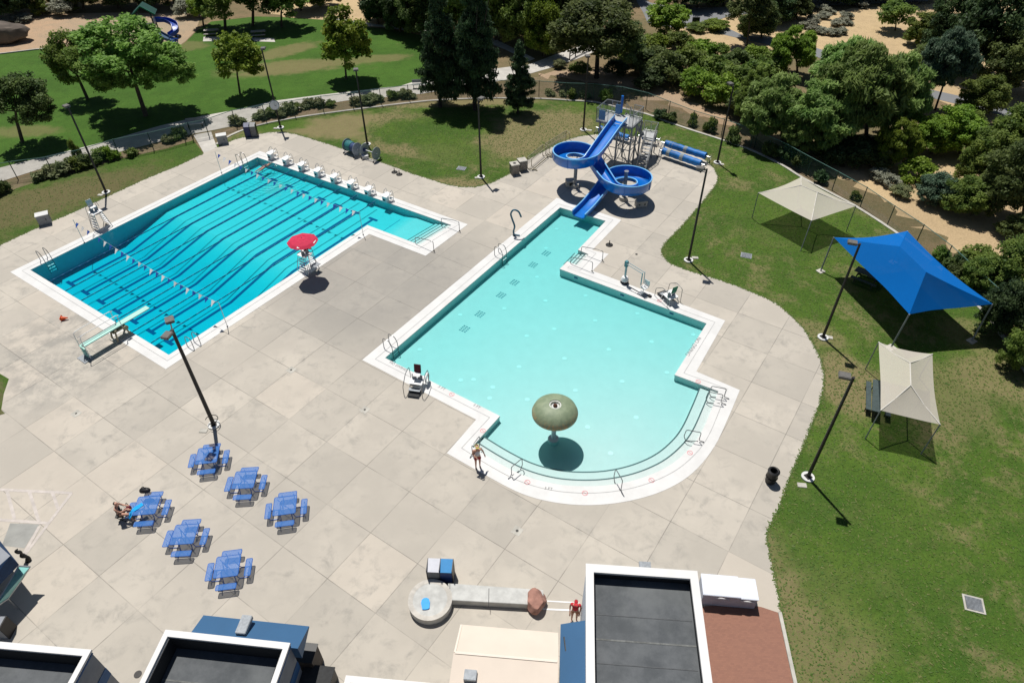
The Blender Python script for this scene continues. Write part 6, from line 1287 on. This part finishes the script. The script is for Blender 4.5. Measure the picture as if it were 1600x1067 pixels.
gl = [(175, 247, 12, 1.2, 'lime'), (158, 252, 14, 1.1, 'mid'), (140, 257, 14, 1.1, 'oak'), (124, 262, 14, 1.1, 'mid'), (104, 267, 14, 1.0, 'grassy'), (84, 273, 14, .9, 'grassy'), (64, 279, 12, .8, 'grassy'), (3, 300, 12, 1.6, 'oak'), (-20, 310, 20, 2.0, 'oak'), (205, 243, 10, .7, 'mid'), (122, 246, 6, 1.8, 'mid')]
for i, (x, y, hw, h, mt) in enumerate(sorted(gl)): bush((x, y), hw, h, L_[mt], 'leafy shrub along the left walkway fence, %s from the left' % ORD[i], 'shrubs along the left fence', 'shrub', 'shrub', 'fence_shrub')
fs = [(892, 153, 8, 1.0, 'mid'), (880, 150, 6, .6, 'grassy'), (915, 152, 8, .7, 'grassy'), (946, 158, 9, 1.3, 'mid'), (860, 148, 8, .6, 'grassy'), (1030, 184, 9, .9, 'dark'), (1046, 190, 9, .9, 'oak'), (1083, 196, 8, 1.2, 'mid'), (1108, 206, 9, 1.4, 'mid'), (1146, 222, 12, 1.5, 'oak'), (1200, 244, 12, 1.3, 'oak'), (1225, 252, 12, 1.4, 'dark'), (1248, 262, 12, 1.4, 'oak'), (1280, 284, 10, 1.0, 'dark'), (1336, 311, 7, .8, 'mid'), (1465, 408, 12, 1.2, 'mid'), (1485, 428, 14, 1.5, 'oak'), (1512, 455, 14, 1.5, 'mid'), (1596, 548, 12, 1.4, 'oak')]
for i, (x, y, hw, h, mt) in enumerate(sorted(fs)): bush((x, y), hw, h, L_[mt], 'low shrub at the foot of the curving fence, %s from the left' % ORD[i], 'shrubs at the foot of the curving fence', 'shrub', 'shrub', 'fence_shrub')

# ------------------------------------------------------------------ loose grass over the turf and along its edges
def inpoly(x, y, poly):
    c = np.zeros(len(x), bool); n = len(poly)
    for i in range(n):
        a, b = poly[i], poly[i-1]; m = ((a.y > y) != (b.y > y)) & (x < (b.x-a.x)*(y-a.y)/((b.y-a.y) or 1e-9)+a.x); c ^= m
    return c
def turf(name, edge, poly, nfill, box, seed, mat, hole=None):
    rs = np.random.RandomState(seed); P_ = []
    for a, b in zip(edge, edge[1:]):
        k = int((b-a).length/.022)+1; t = rs.rand(k)[:, None]; q = np.array(a)[None, :2]*(1-t)+np.array(b)[None, :2]*t; P_.append(q+rs.normal(size=(k, 2))*.04)
    q = rs.rand(nfill*3, 2)*[box[2]-box[0], box[3]-box[1]]+[box[0], box[1]]; m = inpoly(q[:, 0], q[:, 1], poly); q = q[m][:nfill]; P_.append(q); p = np.concatenate(P_); n = len(p)
    a = rs.rand(n)*6.283; L = .05+.13*rs.rand(n)**2; w_ = .012+.04*rs.rand(n); d = np.stack([np.cos(a), np.sin(a)], 1); e = np.stack([-d[:, 1], d[:, 0]], 1); v = np.zeros((n, 4, 3))
    v[:, 0, :2] = p-e*w_[:, None]; v[:, 1, :2] = p+e*w_[:, None]; v[:, 2, :2] = p+d*L[:, None]+e*w_[:, None]*.4; v[:, 3, :2] = p+d*L[:, None]-e*w_[:, None]*.4; v[:, :2, 2] = .002; v[:, 2:, 2] = (.006+.022*rs.rand(n))[:, None]
    me = bpy.data.meshes.new(name); me.vertices.add(n*4); me.vertices.foreach_set('co', v.reshape(-1).astype(np.float32)); me.loops.add(n*4); me.loops.foreach_set('vertex_index', np.arange(n*4, dtype=np.int32)); me.polygons.add(n); me.polygons.foreach_set('loop_start', np.arange(0, n*4, 4, dtype=np.int32))
    at = me.attributes.new('tint', 'FLOAT', 'FACE'); at.data.foreach_set('value', (rs.rand(n)**2).astype(np.float32)); me.update(); me.validate(); o = link(name, me, mat); tag(o, kind='stuff'); return o
m_tg = mat_leaf('turf_blades', (.075, .15, .02), (.20, .21, .07), .35)
lb_poly = px(lawn_b + [(1400, 1300), (1900, 1300)] + curb_a[::-1])
tag(turf('grass', px(deck_a[9:-5]), lb_poly, 60000, (-15, 8, 62, 75), 3, m_tg), 'short mown grass of the pool lawns with a ragged edge', 'grass')
tag(turf('grass', px(deck_a[1:9]), px(deck_a[1:9]+[(302, 219), (188, 248), (60, 283), (-80, 330)]), 9000, (-60, 40, -15, 75), 4, m_tg), 'short dry grass of the strip left of the lap pool', 'grass')
# ------------------------------------------------------------------ footbridge
def bridge_rail(pts, lb):
    P3 = [W(*p) for p in pts]; r = thing('bridge_railing', P3[0], 0, lb, 'railing', 'timber railings of the footbridge'); o = P3[0]; m = M('timber_dark', (.045, .035, .027), .9, var=.35)
    for h in (.4, .75, 1.1): MB().tube([p-o+Vector((0, 0, h)) for p in P3], .05, 5).build('rail', m, r)
    for a, b in zip(P3, P3[1:]+[P3[-1]]): MB().box(tuple(a-o+Vector((0, 0, .58))), (.13, .13, 1.2)).build('post', m, r)
bridge_rail([(848, 88), (862, 85), (876, 80), (890, 74), (905, 67), (920, 60)], 'dark timber railing on the upper side of the footbridge'); bridge_rail([(890, 94), (899, 88), (912, 82), (924, 76), (938, 70), (950, 64)], 'dark timber railing on the near side of the footbridge')
t = thing('road_sign', W(1086, 41), 0, 'small dark box on posts beside the road', 'sign'); MB().box((0, 0, .8), (1.0, .3, .7)).build('sign_box', m_black, t)
for x in (-.4, .4): MB().box((x, 0, .25), (.06, .06, .5)).build('post', m_black, t)
# ------------------------------------------------------------------ playground
pg = W(238, 58); t = thing('play_structure', pg, .25, 'playground tower with green pitched roof and blue curved slides', 'play structure'); m_pgreen = M('play_green', (.02, .16, .09), .5, var=.1); m_pblue = M('play_blue', (.01, .06, .36), .35, var=.15); m_pgd = M('play_dark_green', (.01, .06, .045), .6)
for x in (-.9, .9):
    for y in (-.9, .9): MB().tube([(x, y, 0), (x, y, 3.3)], .09, 7).build('post', m_pgd, t)
MB().box((0, 0, 1.5), (1.9, 1.9, .12)).build('deck', m_dark, t); MB().add([(-1.5, -1.2, 3.1), (0, -1.2, 4.2), (0, 1.2, 4.2), (-1.5, 1.2, 3.1), (1.5, -1.2, 3.1), (1.5, 1.2, 3.1)], [(0, 1, 2, 3), (1, 4, 5, 2)]).build('roof', m_pgd, t)
for s in (-1, 1): MB().bar((s*1.5, -1.22, 3.1), (0, -1.22, 4.22), .1, .14).build('roof_trim', m_pgreen, t)
for x in (-.9, .9): MB().box((x, 0, 2.0), (.06, 1.7, .8)).build('side_panel', m_pgreen if x < 0 else m_white, t)
def chute(pts, w_, lb, mt, hh=.3):
    pts = catmull(pts, 6); mb = MB(); k = 8
    for i, p in enumerate(pts):
        a = pts[max(0, i-1)]; b = pts[min(len(pts)-1, i+1)]; d = b-a; d.z = 0; d.normalize(); nn = Vector((-d.y, d.x, 0)); mb.v += [tuple(p+nn*s+Vector((0, 0, z))) for s, z in ((w_, hh), (w_, 0), (-w_, 0), (-w_, hh), (-w_-.05, hh), (-w_-.05, -.08), (w_+.05, -.08), (w_+.05, hh))]
    for i in range(len(pts)-1):
        for j in range(k): mb.f.append((i*k+j, i*k+(j+1) % k, (i+1)*k+(j+1) % k, (i+1)*k+j)); mb.mi.append(0)
    return mb.build(lb, mt, t)
chute([(1, .6, 1.8), (2.2, .9, 1.6), (3.2, .2, 1.2), (3.3, -1.0, .7), (2.5, -1.6, .35)], .38, 'curved_slide', m_pblue, .4); chute([(.4, -1, 1.4), (1.2, -2.2, 1.1), (2.4, -3.2, .6), (3.4, -3.8, .3)], .45, 'wide_slide', M('play_greyblue', (.06, .12, .20), .3, .1), .3)
MB().add([(-1.2, -1.3, 1.4), (1.2, -1.3, 1.4), (1.6, -3.4, .7), (-.8, -3.2, .7), (-1.2, -1.3, 1.3), (1.2, -1.3, 1.3), (1.6, -3.4, .6), (-.8, -3.2, .6)], [(0, 1, 2, 3), (7, 6, 5, 4), (0, 4, 5, 1), (1, 5, 6, 2), (2, 6, 7, 3), (3, 7, 4, 0)]).build('lower_deck', m_dark, t)
cl = MB()
for i in range(5): cl.tube([(2.6+.15*i, -4.6, .1+.2*i), (3.7+.1*i, -4.9, .1+.2*i)], .06, 6)
for x in (2.6, 3.7): cl.tube([(x, -4.6, 0), (x+.5, -4.8, 1.3)], .06, 6)
cl.build('climber', m_pblue, t)
for x, y in ((1.5, -3.3), (-.8, -3.1), (3.2, -.9)): MB().tube([(x, y, 0), (x, y, .8)], .06, 6).build('post', m_pgd, t)
strip('playground_kerb', px([(0, 85), (58, 78), (120, 76)]), .2, 0, .12, m_curb)

# ================================================================== PEOPLE
m_skin = M('skin', (.50, .27, .19), .55, var=.12, scale=5, bump=.02); m_hair = M('hair_dark', (.02, .013, .009), .6, var=.3, scale=20); m_eye = M('eye', (.01, .01, .01), .2)
def skinmesh(name, chains, mat, parent, sub=2):
    """chains: list of polylines [(point, radius)...]; a chain may start with an index of an earlier joint name"""
    V_, E_, Rr, names = [], [], [], {}
    for ch in chains:
        prev = None
        for it in ch:
            if isinstance(it, str): prev = names[it]; continue
            nm, p, r_ = it; V_.append(p); Rr.append(r_); i = len(V_)-1
            if nm: names[nm] = i
            if prev is not None: E_.append((prev, i))
            prev = i
    me = bpy.data.meshes.new('t'); me.from_pydata(V_, E_, []); o = bpy.data.objects.new('t', me); COL.objects.link(o)
    o.modifiers.new('s', 'SKIN'); 
    for i, d in enumerate(me.skin_vertices[0].data): d.radius = (Rr[i], Rr[i]) if not isinstance(Rr[i], tuple) else Rr[i]; d.use_root = (i == 0)
    m = o.modifiers.new('u', 'SUBSURF'); m.levels = m.render_levels = sub
    dg = bpy.context.evaluated_depsgraph_get(); out = bpy.data.meshes.new_from_object(o.evaluated_get(dg)); bpy.data.objects.remove(o)
    return link(name, out, mat, parent, True)
def person(root, J, hair=True, cap=None, shirt=None, shorts=None, shoes=None, skin=None, scale=1.0):
    """J : joint positions in the person's own frame (faces +y)"""
    g = lambda k: Vector(J[k]); sk = skin or m_skin; hd = g('head'); up = (hd-g('neck')).normalized(); fw = Vector(J.get('face', (0, 1, 0))).normalized()
    ch = [[('pel', J['pelvis'], .125), ('waist', tuple(g('pelvis').lerp(g('chest'), .45)), (.115, .10)), ('chest', J['chest'], (.14, .105)), ('neck', J['neck'], .052), (None, tuple(hd-up*.05), .062), ('hd', tuple(hd), .088), (None, tuple(hd+up*.085), .078)]]
    for s in 'LR':
        ch.append(['chest', ('sh'+s, J['sh'+s], .058), ('el'+s, J['el'+s], .042), ('wr'+s, J['wr'+s], .027), ('pm'+s, tuple(g('wr'+s)+(g('wr'+s)-g('el'+s)).normalized()*.07), .033)])
        d = (g('wr'+s)-g('el'+s)).normalized(); sd = d.cross(Vector((0, 0, 1)))
        if sd.length < .2: sd = Vector((0, 1, 0))
        sd.normalize(); pm = g('wr'+s)+d*.07; cu = d.cross(sd).normalized()
        for k, ln in ((-1.5, .055), (-.5, .07), (.5, .075), (1.5, .066)):
            b = pm+sd*k*.016; ch.append(['pm'+s, (None, tuple(b+d*.03), .0085), (None, tuple(b+d*(.03+ln*.55)+cu*.008), .008), (None, tuple(b+d*(.03+ln*.9)+cu*.025), .007)])
        ch.append(['wr'+s, (None, tuple(g('wr'+s)+d*.03-sd*.035), .010), (None, tuple(g('wr'+s)+d*.075-sd*.055), .009)])
        ch.append(['pel', ('hp'+s, J['hp'+s], .088), ('kn'+s, J['kn'+s], .056), ('an'+s, J['an'+s], .036), ('to'+s, J['to'+s], .03)])
    b = skinmesh('body', ch, sk, root)
    rt = up.cross(fw).normalized()
    MB().ball(tuple(hd+fw*.092-up*.01), .017, 8, 6).build('nose', sk, b, smooth=True)
    for s in (-1, 1):
        MB().ball(tuple(hd+fw*.078+rt*s*.033+up*.018), .012, 8, 6).build('eye', m_eye, b); MB().ball(tuple(hd+rt*s*.086), .02, 8, 6).build('ear', sk, b, smooth=True)
    MB().tube([hd+fw*.082-up*.045-rt*.022, hd+fw*.088-up*.047, hd+fw*.082-up*.045+rt*.022], .006, 5).build('mouth', M('lips', (.35, .09, .08), .6), b)
    if hair: 
        h = skinmesh('hair', [[('a', tuple(hd+up*.055-fw*.02), .098), (None, tuple(hd-fw*.05), .085), (None, tuple(hd-fw*.065-up*.07), .05)]], m_hair, root)
    if cap:
        skinmesh('cap', [[('a', tuple(hd+up*.075), .098), (None, tuple(hd+up*.10+fw*.01), .085)]], cap, root); MB().box((0, 0, 0), (.17, .12, .015)).build('brim', cap, root).location = hd+fw*.14+up*.065
    if shirt: 
        c = [[('p', tuple(g('pelvis').lerp(g('chest'), .08)), .142), ('w', tuple(g('pelvis').lerp(g('chest'), .5)), .135), ('c', J['chest'], (.16, .128)), ('n', tuple(g('chest').lerp(g('neck'), .55)), .085)]]
        if shirt[1]:
            for s in 'LR': c.append(['c', (None, J['sh'+s], .073), (None, tuple(g('sh'+s).lerp(g('el'+s), shirt[1])), .063)])
        skinmesh('shirt', c, shirt[0], root)
    if shorts:
        c = [[('p', tuple(g('pelvis').lerp(g('chest'), .12)), .140), ('q', J['pelvis'], .142)]]
        for s in 'LR': c.append(['q', (None, J['hp'+s], .105), (None, tuple(g('hp'+s).lerp(g('kn'+s), shorts[1])), .088)])
        skinmesh('shorts', c, shorts[0], root)
    if shoes:
        for s in 'LR': skinmesh('shoe', [[('a', tuple(g('an'+s)+Vector((0, 0, -.03))), .045), (None, J['to'+s], .04)]], shoes, root)
    root.scale = (scale,)*3
STAND = dict(pelvis=(0, 0, .94), chest=(0, -.01, 1.30), neck=(0, 0, 1.49), head=(0, .015, 1.64), shL=(-.19, 0, 1.42), elL=(-.25, -.03, 1.13), wrL=(-.27, .07, .88), shR=(.19, 0, 1.42), elR=(.26, -.02, 1.13), wrR=(.24, .1, .89),
             hpL=(-.10, 0, .88), knL=(-.10, .03, .50), anL=(-.10, -.03, .09), toL=(-.11, .12, .04), hpR=(.10, 0, .88), knR=(.11, .04, .50), anR=(.11, .0, .09), toR=(.13, .15, .04))
p = thing('person', W(747, 730), math.radians(-165), 'person in white tank top, red shorts and sun visor at the pool edge', 'person')
J = dict(STAND); J.update(elL=(-.30, -.06, 1.16), wrL=(-.36, .02, .92), elR=(.24, .08, 1.2), wrR=(.12, .24, 1.12), face=(.2, 1, -.3))
m_vis = M('visor_yellow', (.62, .55, .10), .6); person(p, J, shirt=(M('tank_white', (.62, .62, .66), .8, bump=.2), 0), shorts=(M('shorts_red', (.30, .012, .03), .8, bump=.2), .55), shoes=m_dark, cap=None, scale=1.12); b = MB(); b.tube([(.1*math.cos(a), .105*math.sin(a)+.01, 1.715) for a in [i*math.pi/8 for i in range(16)]], .011, 6, closed=True); b.box((0, .14, 1.70), (.14, .07, .01), rx=-.2); b.build('visor', m_vis, p)
MB().box((.13, -.16, 1.08), (.12, .09, .34)).build('hip_pack', M('pack_maroon', (.12, .01, .03), .7), p, bevel=.02)
# sunbather sitting on the left bench of the third table
SIT = dict(pelvis=(0, 0, .52), chest=(0, .02, .88), neck=(0, .06, 1.06), head=(0, .10, 1.21), shL=(-.18, .02, 1.0), elL=(-.22, .20, .80), wrL=(-.12, .42, .86), shR=(.18, .02, 1.0), elR=(.22, .22, .80), wrR=(.12, .44, .84), hpL=(-.10, .03, .50), knL=(-.13, .46, .50), anL=(-.12, .50, .09), toL=(-.12, .64, .04), hpR=(.10, .03, .50), knR=(.14, .46, .52), anR=(.16, .52, .09), toR=(.16, .66, .04), face=(0, 1, -.35))
tb = TABS[2].location; q = tb+Matrix.Rotation(math.radians(6), 3, 'Z') @ Vector((-1.42, -.18, 0)); p = thing('person', q, math.radians(-90+6), 'sunbather in a dark swimsuit sitting at the left of the picnic table', 'person')
person(p, SIT, shirt=(M('swim_dark', (.02, .03, .03), .7), 0), shorts=(M('swim_dark', (.02, .03, .03), .7), .12), scale=1.12)
t = thing('folding_stool', q, math.radians(-84), 'small dark stool carrying the sunbather', 'stool'); MB().box((0, 0, .42), (.42, .42, .04)).build('seat', m_black, t)
for x in (-.18, .18): MB().bar((x, -.18, 0), (x, .18, .4), .03, .03).build('leg', m_bronze, t); MB().bar((x, .18, 0), (x, -.18, .4), .03, .03).build('leg', m_bronze, t)
def lump(name, loc, parts, mat, lb, cat):
    t = thing(name, loc, 0, lb, cat); skinmesh('bag_body', [[(None if i else 'a', p_, r_) for i, (p_, r_) in enumerate(parts)]], mat, t); return t
bq = W(227, 769, .47); t = lump('black_bag', (bq.x, bq.y, .45), [((-.28, 0, .14), .15), ((-.05, .02, .18), .19), ((.18, .03, .17), .17), ((.32, 0, .13), .11)], m_black, 'slumped black bag on the far bench of the sunbather table', 'bag'); MB().tube(catmull([(-.15, 0, .3), (0, .05, .46), (.15, 0, .3)], 5), .02, 5).build('strap', m_dark, t)
bq = W(200, 794, .5); t = lump('tote_bag', (bq.x, bq.y, .1), [((-.08, 0, .2), .17), ((.05, 0, .42), .17), ((.1, 0, .62), .1)], M('bag_red', (.22, .015, .04), .7, var=.5, scale=12), 'dark red patterned bag between the sunbather and the table', 'bag'); MB().tube(catmull([(-.05, 0, .6), (.02, .06, .8), (.12, 0, .65)], 5), .02, 5).build('strap', m_black, t)
bq = W(210, 795, .80); t = thing('towel', (bq.x, bq.y, .765), math.radians(48), 'bright blue towel draped over the table corner by the sunbather', 'towel')
vs, fs_ = [], []; nx, ny = 14, 6
for i in range(nx):
    for j in range(ny): x = -.45+.9*i/(nx-1); y = -.13+.26*j/(ny-1); z = .02+.015*math.sin(i*1.1+j)-(0 if x > -.08 else ((-.08-x)*.9)); vs.append((x, y, z))
for i in range(nx-1):
    for j in range(ny-1): a = i*ny+j; fs_.append((a, a+1, a+ny+1, a+ny))
o = MB().add(vs, fs_).build('towel_cloth', M('towel_blue', (.01, .36, .80), .9, var=.15, scale=12, bump=.4), t, smooth=True); o.modifiers.new('th', 'SOLIDIFY').thickness = .02
# person by the tall building
p = thing('person', W(897, 968), math.radians(170), 'person in red cap and red top standing against the tall building wall', 'person'); J = dict(STAND); J.update(wrR=(.22, .16, .90), elR=(.24, -.02, 1.14), elL=(-.24, -.02, 1.14), wrL=(-.2, .12, .9))
m_r2 = M('shirt_red', (.50, .02, .035), .8, bump=.2); person(p, J, cap=m_r2, shirt=(m_r2, .35), shorts=(M('shorts_tan', (.48, .22, .13), .8), .6), shoes=m_white, scale=1.05)
# swimmer
p = thing('swimmer', W(412, 263, -.06), math.atan2(dU.y, dU.x)-math.pi/2+.1, 'swimmer in a dark cap doing front crawl near the far end of the lap pool', 'person'); p.location.z = -1.0
J = {k: (v[0], (v[2]-.94), .94+(-v[1])*.6) for k, v in STAND.items()}; J.update(elR=(.30, .62, 1.12), wrR=(.18, .86, 1.0), elL=(-.3, .25, .78), wrL=(-.26, .05, .62), anL=(-.10, -.82, .92), toL=(-.1, -.94, .9), anR=(.11, -.82, .86), toR=(.12, -.95, .84), face=(0, .3, -1)); person(p, J, hair=False, cap=None, shirt=(M('swim_navy', (.01, .02, .06), .6), 0), shorts=(M('swim_navy', (.01, .02, .06), .6), .15), scale=1.1)
h = skinmesh('swim_cap', [[('a', tuple(Vector(J['head'])+Vector((0, .02, .02))), .102), (None, tuple(Vector(J['head'])+Vector((0, .07, .02))), .09)]], m_black, p)
